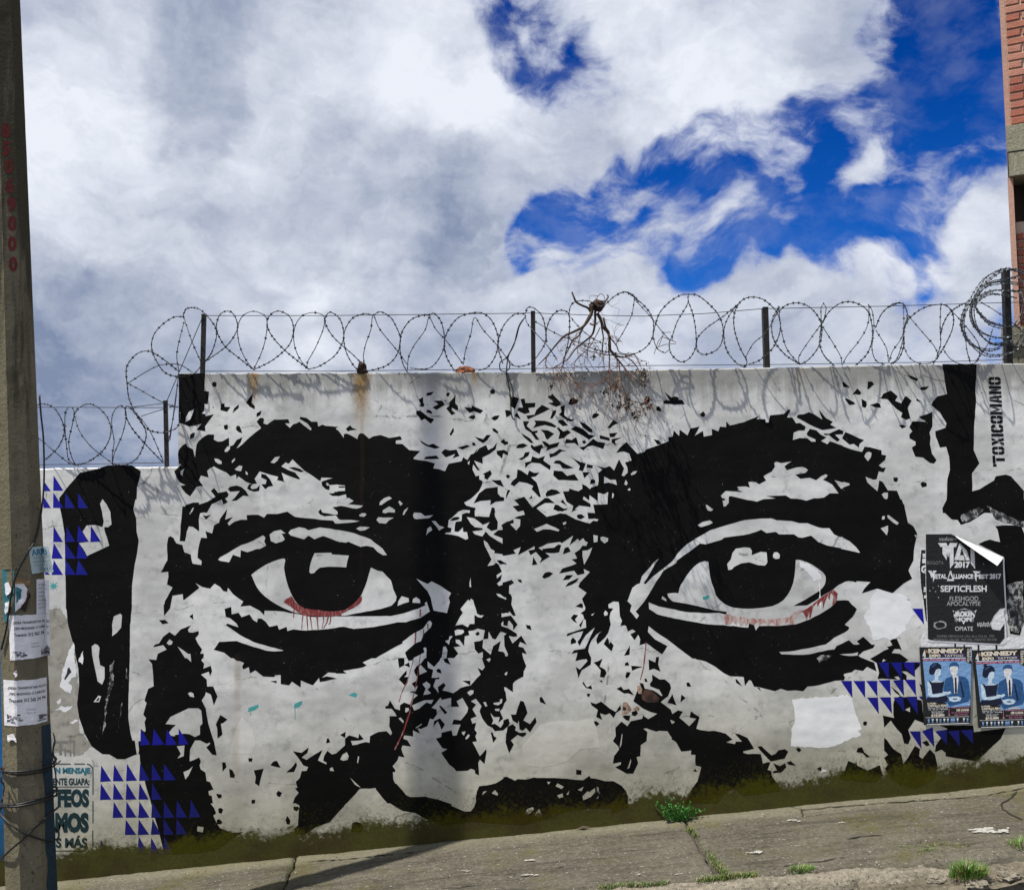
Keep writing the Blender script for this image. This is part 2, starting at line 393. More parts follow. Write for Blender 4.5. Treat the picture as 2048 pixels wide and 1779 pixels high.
MURAL = """
T 340 728
b 105,118 425,105 412,320 468,330 452,480 415,475 410,560 380,590 430,600 425,625 525,600 420,745 425,805 340,790 315,790 380,715 300,735 230,748 150,715 105,700
w 183,690 190,640 225,570 290,540 270,600 245,660 200,692
b 505,225 535,208 560,225 555,270 525,272 508,255
b 508,513 525,513 522,530
b 610,475 655,470 655,510 725,515 685,572 605,550
b 825,482 825,525 750,585 770,530
b 995,350 980,460 1020,505 1015,540 960,510 912,460
b 1100,555 1085,610 1040,635 1040,590
b 645,735 690,722 697,775 670,788 650,775
b 800,740 835,740 870,828 825,815 792,785
b 240,903 240,850 265,826 300,822 288,880
b 190,950 210,990 275,1020 300,1120 320,960 345,920 400,875 455,843 530,845 525,905 575,930 630,925 708,880 712,990 760,970 800,910 870,875 850,935 815,985 795,1010 820,1000 870,960 930,900 1000,840 1095,765 1040,690 1080,645 1120,645 1130,670 1120,710 1165,725 1250,665 1420,660 1438,708 1380,710 1440,765 1480,720 1520,710 1555,690 1620,745 1690,795 1700,775 1650,710 1555,655 1565,632 1640,645 1700,690 1770,690 1780,750 1830,725 1870,740 1985,750 2020,750 1990,770 2048,840 2048,1440 1920,1450 1880,1415 1830,1405 1960,1365 1815,1360 1810,1395 1790,1395 1700,1330 1610,1275 1520,1190 1470,1140 1430,1190 1410,1190 1390,1175 1335,1225 1420,1270 1500,1300 1565,1375 1540,1380 1440,1345 1340,1300 1370,1410 1285,1390 1300,1350 1200,1325 1075,1285 1015,1375 1045,1430 985,1440 910,1410 820,1345 800,1375 790,1320 725,1345 680,1300 600,1265 525,1225 470,1255 445,1280 465,1360 370,1335 345,1395 400,1460 320,1470 240,1585 190,1550 150,1500 125,1460 190,1450 120,1420 80,1365 50,1285 100,1240 135,1205 105,1190 95,1080 110,1020 150,975
w 655,1030 690,985 720,985 720,1020 690,1050 660,1055
w 530,1130 575,1135 620,1165 620,1200 580,1195 545,1170
w 740,1160 780,1120 780,1150 745,1190
w 775,1260 830,1215 868,1220 862,1260 850,1285 800,1275
w 905,1280 930,1300 935,1330 910,1320
w 1205,1180 1260,1115 1320,1105 1290,1160 1250,1190
w 175,1250 155,1300 150,1345 125,1320 130,1280
b 925,1490 950,1440 990,1440 965,1475 985,1500 1040,1490 1080,1450 1070,1520 1010,1530 950,1510
b 1095,1315 1150,1325 1200,1380 1240,1460 1180,1470 1145,1500 1095,1440 1150,1440 1160,1390 1095,1360
b 695,1500 720,1470 800,1455 860,1475 910,1520 948,1585 880,1575 800,1635 735,1640 780,1600 840,1520 780,1525 725,1530
b 490,1520 530,1485 580,1545 680,1525 705,1560 690,1595 660,1610 695,1655 640,1685 620,1625 500,1680 450,1770 445,1780 280,1780 285,1745 350,1685 450,1650 545,1590
b 145,1785 155,1730 200,1685 280,1660 350,1660 345,1700 270,1725 235,1785
b 1425,1240 1490,1235 1560,1255 1610,1290 1570,1295 1480,1265
b 1905,1550 1960,1550 1985,1530 2048,1535 2048,1580 1950,1580
b 1820,1410 1865,1405 1900,1440 1920,1475 1910,1510 1870,1500 1825,1455
w 1870,1430 1900,1430 1920,1455 1890,1460
b 1780,1778 1810,1740 1830,1778
b 1950,1715 2048,1705 2048,1778 2010,1765
b 655,1778 685,1740 680,1778
T 675 728
b 100,775 150,733 180,765 235,785 150,795 125,808
b 0,785 75,885 75,840 110,832 155,850 240,900 250,850 275,828 310,832 380,893 430,865 520,850 620,885 755,863 775,905 700,915 700,955 780,958 860,1030 995,1042 910,1125 920,1140 1060,1160 1170,1190 1150,1250 1220,1260 1290,1285 1335,1195 1490,1165 1510,1115 1560,1150 1600,1085 1640,1070 1685,1005 1660,1070 1700,1010 1785,970 1810,1030 1870,1000 1915,940 1900,1020 1830,1075 1740,1120 1745,1195 1640,1155 1710,1275 1680,1270 1630,1200 1620,1260 1660,1345 1700,1335 1705,1385 1740,1400 1735,1450 1700,1520 1600,1615 1520,1660 1545,1695 1660,1725 1640,1785 0,1785
w 0,1445 90,1455 90,1520 0,1525
k 10,1465 90,1465 85,1480 15,1480
w 0,1585 100,1560 110,1610 60,1640 130,1600 195,1640 130,1680 310,1695 280,1720 230,1735 120,1715 50,1700 0,1705
w 500,1690 510,1650 560,1605 620,1585 655,1610 590,1645 530,1690
w 540,1780 545,1750 620,1705 670,1730 690,1780
w 730,1650 745,1635 785,1675 755,1700
w 800,1778 805,1750 850,1715 830,1760
w 1560,1185 1590,1150 1580,1210
w 1430,1778 1510,1745 1590,1755 1590,1778
b 1065,375 1075,345 1160,330 1125,370 1080,380
b 1310,345 1348,338 1345,370 1325,390 1305,375
b 975,425 1028,395 1030,460 1045,485 1030,515 980,500 1000,480
b 1070,480 1095,482 1075,490
b 1155,440 1250,435 1275,455 1280,478 1305,478 1190,550 1140,520 1210,480
b 1285,432 1320,432 1290,448
b 1420,362 1415,470 1445,500 1450,550 1425,550 1375,520 1370,550 1418,590 1370,612 1305,530 1345,500 1340,460 1390,410
b 945,600 945,560 990,555 1090,635 1165,660 1120,715 1050,655 1005,675 985,640
b 1065,575 1075,548 1110,550 1135,575 1135,600
b 1520,515 1610,525 1610,495 1750,555 1715,592 1640,565 1585,585
b 1570,640 1610,612 1650,615 1655,640 1630,665
b 1845,650 1885,620 1950,613 1920,660 1885,678
b 1830,320 1860,297 1890,310 1890,345 1865,362 1835,345
b 1390,757 1400,800 1365,858 1345,845
b 1855,770 1890,772 1930,810 1930,835 1870,805
b 990,910 1090,970 1150,955 1230,1000 1170,1015 1070,985 1010,945
b 1440,1000 1500,985 1555,968 1590,985 1500,1025
b 1615,940 1650,942 1662,980 1620,975
b 1645,868 1750,900 1790,850 1840,848 1800,910 1750,948 1700,920
b 1245,1060 1290,1020 1350,1035 1430,1025 1465,1100 1380,1130 1415,1075 1300,1118
b 1035,1140 1060,1110 1190,1097 1225,1135 1120,1140
b 1740,1320 1835,1272 1855,1315 1800,1385 1765,1370 1765,1325
b 1845,1390 1960,1390 2000,1475 1920,1445
b 1635,1670 1700,1550 1780,1490 1925,1472 1925,1550 1960,1590 2003,1600 2000,1640 1900,1650 1835,1690 1840,1630 1720,1640
b 1840,1778 1850,1720 1885,1722 1895,1778
b 1910,1040 2000,1028 2048,1055 2048,1095 1990,1070 1975,1132 1915,1080
b 1955,930 2000,895 2015,925 2048,930 2048,955 2010,972
T 1010 728
b 75,400 110,390 170,410 120,540 80,510 60,480
b 185,420 235,412 245,465 320,465 365,462 360,515 280,525 298,580 235,598 145,555 165,520 215,520
b 0,550 60,555 78,600 15,640
b 110,620 145,575 190,665
b 255,618 355,605 375,550 445,488 540,535 400,605 275,662
b 515,400 520,380 555,375 565,350 665,455 670,490 610,512 515,465 580,460 560,430
b 575,560 615,548 610,590 570,650 540,655
b 665,510 720,490 710,610 770,660 835,660 800,688 755,680 645,605 680,570
b 760,480 780,420 820,405 885,435 860,470 800,490
b 1045,630 1060,595 1100,585 1135,605 1090,645 1050,650
b 350,675 480,680 560,705 620,745 600,760 480,730 340,765 370,710
b 635,690 655,668 695,668 760,735 690,742
b 215,685 290,685 260,740 330,805 390,795 390,820 360,830 415,908 370,905 310,820 245,780 225,730
b 425,785 520,795 590,835 510,905 490,890 470,830
b 190,822 300,890 345,945 310,945 230,880
b 620,765 640,757 700,808 755,790 793,820 745,850 710,885 640,898 660,820
b 790,780 845,742 945,785 1010,845 1085,858 1010,905 940,860 870,820
b 890,690 960,710 1045,780 1055,818 1010,815 940,760
b 1135,850 1255,885 1258,920 1140,895
b 1230,765 1300,668 1360,705 1290,740 1265,768
b 1250,830 1350,822 1310,875 1260,875
b 1280,900 1400,878 1320,920 1335,975 1280,940
b 720,945 735,895 800,910 855,875 885,985 835,945 730,950
b 925,925 950,912 975,930 960,955 935,950
b 890,998 960,985 1060,893 1110,930 1205,945 1180,1018 1050,975 990,990 940,1035
b 130,1000 165,960 220,950 275,975 215,1005 150,1008
b 305,985 320,965 350,990 445,962 460,1000 435,1015 415,1080 330,1025
b 440,920 485,930 535,965 655,935 630,990 490,1040 510,1000 470,970
b 160,1140 220,1110 240,1060 298,1050 280,1100 200,1150
b 530,1075 580,1070 655,1018 740,1045 680,1045 620,1095 540,1123
b 240,1180 310,1165 325,1105 400,1130 480,1100 460,1155 550,1220 540,1270 420,1190 320,1180 275,1210 245,1250
b 580,1185 610,1155 660,1155 730,1200 825,1245 750,1255 690,1250 660,1200
b 800,1120 900,1170 970,1190 935,1285 885,1270 900,1220
b 985,1200 1055,1215 1050,1250 980,1240
b 930,1295 1022,1298 950,1368
b 1020,1440 1030,1390 1055,1375 1085,1395 1080,1430
b 150,1260 200,1280 270,1330 290,1275 350,1305 415,1300 370,1345 310,1355 380,1420 400,1480 430,1590 410,1595 320,1500 340,1460 260,1425 170,1410 110,1465 65,1440 95,1395 140,1360
b 8,1345 30,1320 65,1345 35,1375
b 585,1275 690,1285 745,1340 835,1320 885,1395 640,1390 580,1335
b 485,1560 510,1520 560,1500 620,1510 668,1545 590,1570 495,1590
b 10,1620 15,1560 30,1510 65,1510
b 285,1620 320,1575 330,1605
b 110,1630 230,1590 330,1720 480,1605 520,1605 600,1668 480,1665 400,1710 370,1740 420,1785 230,1785 220,1755 155,1770 90,1705 170,1690
b 665,1650 695,1625 745,1700
b 580,1740 600,1685 640,1690 680,1720 745,1750 640,1765
b 695,1528 765,1525 775,1492 880,1525 930,1495 925,1437 975,1460 1020,1500 1035,1480 1115,1455 1125,1400 1120,1305 1170,1265 1095,1215 1190,1245 1260,1222 1310,1275 1370,1140 1430,1250 1400,1335 1430,1345 1475,1300 1470,1240 1440,1180 1520,1155 1490,1070 1430,1048 1390,1050 1335,1065 1380,1000 1460,932 1590,1075 1680,1050 1690,1025 1790,990 1900,950 1965,925 1960,875 2015,870 2035,800 2060,830 2060,1785 1080,1785 1060,1685 1230,1680 1240,1530 1190,1560 1115,1540 1115,1645 1015,1570 1010,1635 945,1585 935,1620 1025,1675 1030,1715 890,1695 800,1778 820,1700 740,1650
w 1190,1345 1260,1385 1330,1385 1345,1450 1250,1420 1190,1430
w 1510,1315 1540,1285 1590,1280 1560,1320 1515,1335
w 1430,1440 1450,1385 1475,1425 1460,1455
w 1470,1505 1495,1485 1512,1505 1490,1520
w 1283,1610 1290,1540 1310,1560 1300,1600
b 1690,420 1715,380 1740,410 1740,450 1700,475 1640,490 1615,485 1660,460
b 1815,515 1850,505 1880,550 1870,568 1820,560
b 1905,440 1935,430 1980,440 1915,330 2000,400 2048,385 2048,480 1905,475
b 1785,900 1850,915 1878,960 1830,965
T 1345 728
b 0,870 15,800 80,860 85,785 180,855 215,770 325,750 265,860 365,800 375,870 475,850 470,775 550,805 570,750 645,755 645,685 690,735 860,695 1035,620 1010,660 1115,660 1120,700 1155,700 1170,615 1340,595 1390,545 1418,548 1375,640 1440,640 1485,710 1530,705 1600,750 1585,795 1515,795 1455,820 1445,910 1530,885 1620,890 1670,930 1720,930 1780,920 1860,960 1890,925 2048,980 2048,1785 0,1785
b 1610,835 1650,775 1730,795 1780,845 1850,880 1790,915 1780,940 1720,940 1715,900 1625,860
b 1490,640 1510,605 1580,600 1640,575 1700,600 1800,665 1755,540 1840,645 1925,690 1895,725 1960,760 1980,745 1960,765 1800,790 1700,750
b 1815,830 1880,835 2000,780 2048,800 2048,840 1950,845 2010,905 1980,930 1880,850 1830,850
b 330,600 370,565 395,600 380,635 345,630
b 0,395 50,388 85,410 65,425 120,430 150,482 0,485
w 1220,1185 1245,1168 1305,1185 1435,1165 1345,1225 1370,1272 1480,1240 1555,1230 1600,1245 1628,1270 1595,1305 1475,1325 1535,1375 1650,1362 1725,1392 1790,1340 1840,1320 1865,1335 1840,1365 1805,1385 1920,1445 1995,1550 1890,1550 1820,1600 1740,1610 1700,1608 1610,1638 1500,1615 1420,1612 1360,1575 1125,1582 1240,1610 1090,1620 1015,1650 900,1630 700,1582 675,1590 675,1665 640,1705 615,1710 600,1635 635,1630 625,1610 600,1610 580,1580 600,1555 640,1520 850,1535 775,1505 800,1500 775,1470 880,1465 930,1480 910,1415 950,1407 1000,1415 1040,1440 1125,1395 1090,1345 1190,1290 1230,1230
w 400,1685 420,1690 490,1745 460,1765 430,1755 405,1720
w 1945,1390 2048,1420 2048,1490 2025,1495
T 1680 728
b 25,215 45,212 120,280 40,275
b 335,208 385,208 410,240 345,298 328,298
b 208,290 255,340 240,368 185,360 148,362
b 55,412 85,412 165,455 185,480 110,490
b 258,415 318,450 322,490 305,525 265,510
b 358,490 445,465 480,475 492,522 430,520
b 815,135 850,138 940,175 920,205 850,170
b 940,155 985,158 965,165
b 960,300 975,275 1070,265 1035,305 990,315
b 918,410 990,457 918,440
b 460,405 495,400 520,355 610,315 693,385 662,438 735,470 780,390 800,385 860,438 812,525 845,650 790,668 730,635 750,585 670,530 570,420
b 705,730 750,728 800,745 745,772
b 945,635 1110,575 1110,745 1075,820 1088,880 1080,960 1105,1075 1160,1150 1130,1192 1080,1185 995,1120 905,1110 862,1000 908,970 908,930 835,890 832,845 868,805 832,755 870,685 1035,690
b 25,890 65,815 290,910 235,955 225,1000 165,955 115,965
b 0,790 45,805 20,840 0,835
b 0,970 130,1020 265,1053 295,990 365,998 498,1033 500,1085 555,1095 540,1150 465,1215 510,1245 550,1240 525,1298 465,1285 440,1380 400,1385 305,1350 330,1420 450,1525 470,1395 510,1410 575,1515 685,1518 730,1630 775,1695 780,1785 0,1785 0,1495 115,1450 115,1430 0,1400
w 290,1105 315,1060 345,1048 380,1065 370,1120 335,1165
w 500,1560 530,1540 575,1540 575,1600 560,1622 530,1610
b 640,1360 690,1358 697,1385 680,1415 645,1405
b 965,1430 1000,1410 1040,1425 1042,1465 985,1480
b 1228,0 1642,0 1625,330 1635,440 1610,760 1605,1030 1675,1190 1585,1310 1588,1525 1680,1500 1850,1395 1870,1345 1990,1325 2055,1345 2210,1520 2210,1785 1235,1785 1230,1735 1280,1640 1290,1380 1320,1270 1310,1110 1275,990 1200,1000 1165,905 1150,870 1143,805 1270,760 1278,705 1200,580 1095,490 1110,455 1170,385 1285,358
T 1707 1000
b 1120,-10 1065,100 1085,140 1180,230 1250,235 1290,295 1400,260 1480,210 1570,150 1680,140 1800,200 1950,260 2060,250 2060,-10
b 1790,300 2010,300 2060,420 2060,1350 2000,1620 1880,1600 1840,1300 1810,690 1650,600 1500,525 1570,490 1640,470 1760,500 1730,350 1700,310
g 1290,180 1500,80 1570,110 1480,200 1380,250 1290,260
g 1600,60 1780,150 1950,230 2050,260 2050,330 1900,290 1700,230
g 1850,1000 2040,960 2050,1500 1980,1590 1870,1560 1840,1250
b 0,-10 580,-10 615,90 655,270 720,310 765,400 725,600 720,720 660,840 705,940 600,1000 470,1115 280,1060 100,1115 130,1060 205,980 0,970
w 345,190 380,185 370,230 340,230
w 405,175 430,180 545,270 525,295 480,270 410,210
w 325,335 415,300 415,370 400,420
w 0,540 55,590 80,630 40,625 0,610
w 730,410 760,420 750,445
p 285,1055 350,1080 400,1100 470,1115 560,1120 640,1160 650,1190 690,1230 690,1300 710,1310 730,1370 700,1400 680,1450 630,1500 630,1560 500,1660 440,1680 380,1650 300,1665 230,1680 210,1580 190,1500 160,1480 120,1380 190,1310 200,1260 190,1200 230,1150
u 705,1300 830,1300 850,1495
b 40,1690 120,1640 240,1750 200,1785 0,1785 0,1740 100,1720
b 430,1670 520,1660 575,1785 430,1785 400,1760 470,1740
b 0,1265 40,1305 0,1390
T 80 920
b 480,150 700,100 760,60 1215,60 1200,200 1165,320 1160,465 1145,470 1120,590 1155,700 1160,860 1185,960 1165,1120 1130,1300 1105,1500 1100,1785 310,1785 310,1600 300,1100 295,880 270,720 240,580 230,455 340,310
w 720,520 750,465 800,530 845,620 860,770 815,805 780,800 770,815 830,1025 700,1085 565,1148 510,1050 465,990 585,975 510,855 560,780 660,775 750,800 765,730 745,620
u 40,240 130,370 40,370
u 163,180 280,365 158,365
u 40,430 130,572 40,572
u 160,385 280,572 157,572
v 305,390 420,572 300,575
v 460,395 575,575 455,575
u 163,790 275,980 158,980
v 320,795 420,975 305,985
u 460,780 580,978 445,980
u 612,785 730,975 605,982
u 165,990 275,1180 140,1180
v 305,990 430,1180 300,1180
u 465,990 570,1175 440,1180
u 165,1195 275,1375 140,1375
v 305,1190 430,1375 300,1375
v 460,1195 575,1375 430,1375
u 60,1310 120,1372 60,1372
t 120,1460 155,1490 160,1455 170,1490 210,1460 185,1500 215,1508 185,1520 205,1555 168,1530 155,1565 150,1530 120,1550 140,1515 100,1505 140,1500
b 1540,930 1570,910 1605,940 1640,1000 1705,1015 1735,1105 1810,1130 1830,1240 2048,1270 2048,1540 1950,1520 1865,1470 1910,1525 1720,1680 1715,1605 1590,1625 1560,1785 1485,1785 1500,1690 1595,1525 1525,1490 1555,1335 1450,1345 1530,1200 1525,1010
T 340 1018
b 150,-35 115,380 180,383 200,270 225,203 275,210 350,265 345,120 360,45 450,25 470,-35 280,-35 290,-20 265,30 240,65 230,30 260,-35
b 390,65 430,80 495,65 430,122
b -20,330 0,330 40,340 70,405 150,430 170,520 245,550 270,650 375,680 380,620 330,580 340,470 375,340 445,345 425,262 505,290 530,190 590,160 600,115 685,0 660,125 755,90 690,165 710,195 770,150 850,125 925,125 920,70 1060,65 1130,100 1165,55 1290,55 1410,28 1500,90 1800,125 1960,135 1985,170 2060,170 2060,1285 1700,1290 1500,1250 1300,1220 1135,1215 1130,1270 1075,1215 960,1155 845,1165 880,1105 760,1020 695,940 685,990 640,980 600,930 535,890 485,945 440,945 310,880 305,910 350,945 165,1090 155,1015 110,1010 20,1040 10,1000 30,930 0,915 -20,800
b 1780,30 1805,0 1830,40 1900,50 1980,65 2040,60 2048,120 1985,70 1850,82 1800,60
w 575,605 600,575 850,430 1000,375 1115,310 1145,335 1140,365 1130,380 1155,435 1080,475 1040,475 930,515 850,490 845,575 755,545 710,635 610,620
w 1195,300 1250,260 1330,245 1390,290 1340,290 1380,360 1350,385 1270,408 1210,380
w 1420,280 1450,245 1550,212 1620,225 1660,250 1800,215 2048,250 2048,395 1840,320 1735,360 1665,315 1610,360 1540,340 1450,315
W 975,785 1060,720 1200,640 1375,590 1370,700 1400,860 1450,1000 1520,1120 1620,1190 1800,1225 2048,1250 2048,1275 1600,1255 1400,1200 1200,1090 1060,960
w 1690,640 1735,525 1940,520 1945,540 2048,545 2048,690 1900,688 1800,700 1760,730 1730,765 1690,770 1672,750
r 1365,1115 1390,1080 1460,1040 1510,1120 1620,1190 1900,1225 2060,1220 2060,1280 1800,1280 1600,1270 1540,1240 1480,1190
r 1590,1260 1605,1260 1590,1360 1586,1440 1578,1440 1582,1350
r 1635,1260 1650,1260 1655,1360 1660,1450 1650,1450 1642,1360
r 1670,1260 1690,1260 1700,1350 1712,1450 1702,1455 1688,1350
r 1750,1260 1775,1260 1780,1380 1785,1440 1772,1440 1765,1350
r 1830,1260 1845,1260 1850,1340 1830,1430 1822,1430 1838,1340
r 1900,1260 1918,1260 1890,1360 1845,1430 1840,1425 1880,1350
r 1925,1260 1940,1260 1930,1360 1910,1390 1905,1380 1920,1350
r 1485,1190 1497,1190 1488,1300 1480,1300
b 655,1195 735,1170 740,1260 825,1240 860,1295 955,1260 1000,1330 1045,1355 1055,1310 1100,1310 1150,1350 1195,1410 1290,1390 1310,1445 1400,1410 1410,1460 1480,1440 1640,1455 1900,1435 2060,1412 2060,1785 730,1785 650,1720 525,1685 590,1590 800,1580 1000,1650 1150,1695 1250,1705 1340,1700 1365,1690 1200,1650 1000,1590 900,1540 800,1480 670,1390 690,1370 820,1415 800,1370 720,1305 670,1290
b 235,1280 275,1258 280,1325
b 0,1490 60,1515 130,1440 255,1390 215,1440 225,1475 270,1480 345,1460 345,1500 305,1545 335,1610 385,1680 355,1745 410,1785 -30,1785 -30,1640 30,1590 0,1550
w 90,1645 245,1750 250,1785 180,1785
T 675 1018
b 0,-10 1645,-10 1650,85 1820,92 1850,-10 1885,-10 1890,80 1925,150 1920,240 1850,260 1790,215 1830,150 1745,185 1640,105 1550,90 1600,170 1650,215 1740,225 1745,245 1620,265 1650,300 1740,325 1780,265 1830,320 1940,390 2030,440 2048,420 2048,545 1930,530 1880,525 1890,500 1840,470 1800,400 1755,368 1765,430 1850,600 1800,680 1870,670 1905,640 1935,660 1975,745 1910,790 1915,830 1975,780 1960,850 1915,890 1940,920 2060,880 2060,1240 1970,1245 1970,1295 2060,1290 2060,1340 1990,1340 1965,1370 1970,1400 2060,1430 2060,1785 0,1785 0,1415 70,1408 200,1435 450,1410 720,1355 820,1355 1000,1300 1110,1225 1070,1105 1045,1130 1060,1150 960,1195 800,1245 640,1280 0,1285
w 1090,1345 1115,1335 1135,1370 1120,1415 1030,1500 1005,1580 930,1610 810,1720 835,1785 460,1785 640,1680 785,1605 775,1590 930,1480 1030,1430
w 0,105 30,125 160,125 270,140 150,160 0,172
w 255,70 290,45 330,45 350,62 320,90 270,85
w 465,125 490,92 680,100 620,130 580,172 500,165
w 540,40 580,0 690,0 690,30 630,28 575,48
w 780,65 800,10 835,0 800,65
w 905,70 920,38 1000,42 1050,80 1150,70 1100,105 950,118 920,110
w 1130,140 1175,140 1225,195 1285,215 1220,255 1190,210
w 1065,315 1080,230 1120,205 1138,250 1090,280
w 220,230 270,205 390,215 330,250 270,258
w 0,245 200,285 400,360 540,470 595,550 545,550 480,510 430,455 350,438 275,450 130,388 100,400 0,385
w 0,545 138,553 118,620 105,697 0,690
w 400,697 480,735 540,745 640,850 670,960 710,1050 700,1100 650,1155 520,1195 350,1225 100,1275 0,1275 0,1235 100,1220 220,1130 290,1020 340,900 375,780
r 0,1220 100,1205 200,1130 270,1050 290,1040 295,1090 270,1130 200,1180 100,1230 0,1275
r 985,1200 1005,1200 1000,1290 985,1290
r 930,1480 950,1470 938,1610 925,1620
r 1030,1440 1042,1440 1038,1500 1028,1505
o 1075,1370 1092,1370 1095,1430 1080,1450
w 720,1160 730,1100 770,1040 855,1065 858,1110 790,1130
w 900,1120 905,1075 945,1052 990,1085 995,1125
w 945,830 1080,895 1130,865 1240,920 1365,1005 1335,1060 1350,1110 1315,1245 1155,1215 1120,1060 1080,980
w 1600,815 1605,935 1585,930 1585,880
w 1475,1195 1570,1080 1590,1100 1600,1070 1630,1090 1675,1250 1710,1270 1760,1270 1730,1300 1690,1295 1645,1265 1645,1375 1590,1375 1565,1415 1500,1380 1415,1395 1470,1290 1505,1240
w 1405,1455 1440,1440 1510,1445 1522,1475 1490,1500 1415,1515
w 1290,1580 1335,1565 1345,1520 1385,1520 1350,1570 1340,1625
w 1530,1520 1585,1510 1570,1460 1640,1450 1680,1430 1770,1450 1750,1560 1740,1660 1840,1745 1870,1640 1960,1580 1930,1700 1990,1710 2040,1765 2048,1740 2005,1640 2000,1520 2030,1490 1960,1465 1930,1510 1900,1560 1860,1550 1815,1465 1810,1550 1750,1560 1710,1580 1640,1590 1650,1680 1690,1730 1745,1710 1745,1785 1400,1785 1450,1730 1395,1655 1480,1640 1420,1600 1420,1560 1465,1565 1520,1640
k 1655,1490 1690,1465 1710,1490 1690,1515 1665,1510
w 1250,1785 1270,1650 1300,1645 1320,1690 1310,1785
w 1030,1665 1060,1655 1070,1680 1065,1785 910,1785 1045,1715
w 1905,1010 1950,1015 2030,1075 2020,1082 1930,1045
w 1325,215 1335,130 1440,40 1530,5 1590,10 1585,45 1550,40 1495,60 1490,140 1420,150 1405,265 1450,270 1505,215 1510,270 1555,270 1570,350 1540,365 1450,320 1290,295 1300,280 1360,275 1370,225
k 1350,135 1400,95 1450,90 1470,105 1440,125 1390,137
b 1965,190 2048,140 2048,205 1980,215
b 1870,300 1930,250 2048,240 2048,360 1990,350 1890,310
b 1910,610 1960,610 2030,655 1950,660
T 1010 1018
b 240,-30 380,-10 500,90 660,48 730,55 850,120 1020,170 1060,135 1105,145 1125,120 1080,110 1000,115 990,40 1085,45 1070,-10 2060,-10 2060,1645 1950,1640 1885,1740 1700,1605 1615,1630 1625,1560 1600,1505 1555,1570 1505,1500 1570,1465 1530,1440 1475,1465 1455,1400 1435,1390 1385,1400 1405,1340 1380,1280 1365,1110 1300,1105 1240,1140 1245,1185 1300,1190 1265,1240 1255,1300 1270,1380 1240,1480 1200,1540 1110,1620 1095,1570 1120,1500 1165,1460 1100,1500 1040,1570 1010,1640 1000,1700 1030,1785 860,1785 870,1715 800,1735 830,1690 960,1670 1080,1415 970,1510 895,1640 870,1590 905,1545 940,1460 820,1490 740,1525 750,1490 940,1430 975,1420 970,1330 945,1310 910,1420 890,1390 950,1310 935,1260 905,1250 960,1210 965,1180 925,1075 980,1000 880,930 900,880 1020,750 945,715 955,770 870,790 830,735 650,770 690,710 860,650 800,600 865,590 835,525 900,480 930,435 975,440 995,395 960,380 940,345 890,380 875,350 775,430 820,315 680,405 660,390 510,410 400,460 540,565 480,600 415,645 440,590 370,510 305,550 280,495 355,480 355,440 155,550 190,450 100,490 130,530 0,555 -30,555 -30,180 0,165 100,120 105,165 60,175 135,255 180,200 185,120 110,105 150,85 235,65
w 345,235 500,172 655,245 640,265 540,240 460,240 385,270
w 690,160 735,145 735,170 705,190
w 1060,305 1115,315 1110,390 1065,398
w 1145,335 1175,325 1240,345 1235,385 1195,408 1150,370
w 930,495 990,490 1050,455 1010,560 950,665 930,560
b 860,80 880,60 920,60 960,90 910,120 870,105
b 125,-10 190,-10 240,10 160,25
b 580,-10 760,-10 690,25 620,15
b 800,30 840,0 870,0
b 450,475 590,460 640,420 675,430 650,515 540,525 450,515
b 695,540 715,465 760,450 790,505
b 340,570 390,660 325,670
b 445,810 480,760 530,748 580,770 530,810 470,832
b 150,840 195,845 205,880 165,870
b 695,850 735,790 820,788 770,840
b 720,930 760,880 885,820 860,870 800,905
b 845,1165 910,1125 935,1140 935,1185
b 790,1305 825,1260 880,1270 840,1320 865,1365 820,1340
b 790,1620 790,1570 815,1535 850,1570 855,1600
b 248,1385 305,1395 318,1450 265,1430
b -30,880 80,845 110,880 30,930 15,1000 70,1020 85,1060 75,1140 130,1275 95,1275 40,1210 0,1245 -30,1250
w 0,1045 15,1070 0,1080
b -20,1290 70,1275 150,1380 100,1450 95,1390 40,1320 30,1400 -20,1390
b -20,1420 60,1440 140,1490 145,1525 100,1530 -20,1500
b -20,1500 50,1530 90,1610 195,1515 262,1625 180,1590 160,1645 220,1660 265,1740 205,1720 215,1785 -20,1785
w 0,1700 35,1740 20,1765 0,1760
b 0,640 20,655 0,665
w 1030,1265 1080,1240 1050,1275
w 1185,1245 1205,1210 1235,1240 1230,1270 1195,1278
b 1185,1615 1230,1535 1250,1580 1250,1620 1265,1585 1305,1630 1280,1705
b 1430,1755 1500,1635 1495,1745
w 1470,1100 1530,940 1580,900 1620,885 1645,800 1700,740 1790,630 1850,590 1800,660 1740,770 1665,885 1690,895 1760,820 1900,710 2000,630 2060,570 2060,640 1900,740 1820,860 1740,1000 1690,1080 1570,1225 1610,1275 1580,1315 1500,1220 1520,1150
w 1950,1010 2060,1000 2060,1115 2000,1095 1960,1050
w 1880,1075 1890,1040 1935,1075 1940,1105
w 1725,1115 1850,1165 2060,1205 2060,1315 1950,1290 1830,1260 1730,1195
w 1725,1400 1800,1460 1950,1560 2060,1645 2060,1710 1940,1635 1800,1560 1715,1470
r 1690,1590 1700,1590 1690,1700 1680,1790 1668,1790 1680,1690
T 1345 1018
b -10,-10 2060,-10 2060,1790 240,1790 0,1612 -10,1605
w 0,660 0,620 60,530 170,420 330,320 450,250 680,180 860,130 1050,110 1190,108 1250,130 1430,140 1520,165 1620,165 1750,215 1800,225 1885,225 1940,300 2060,350 2060,470 1860,435 1750,390 1665,315 1560,342 1510,335 1460,300 1280,300 1240,270 1130,285 1065,245 920,295 780,318 620,340 590,365 400,420 330,410 200,510 60,610
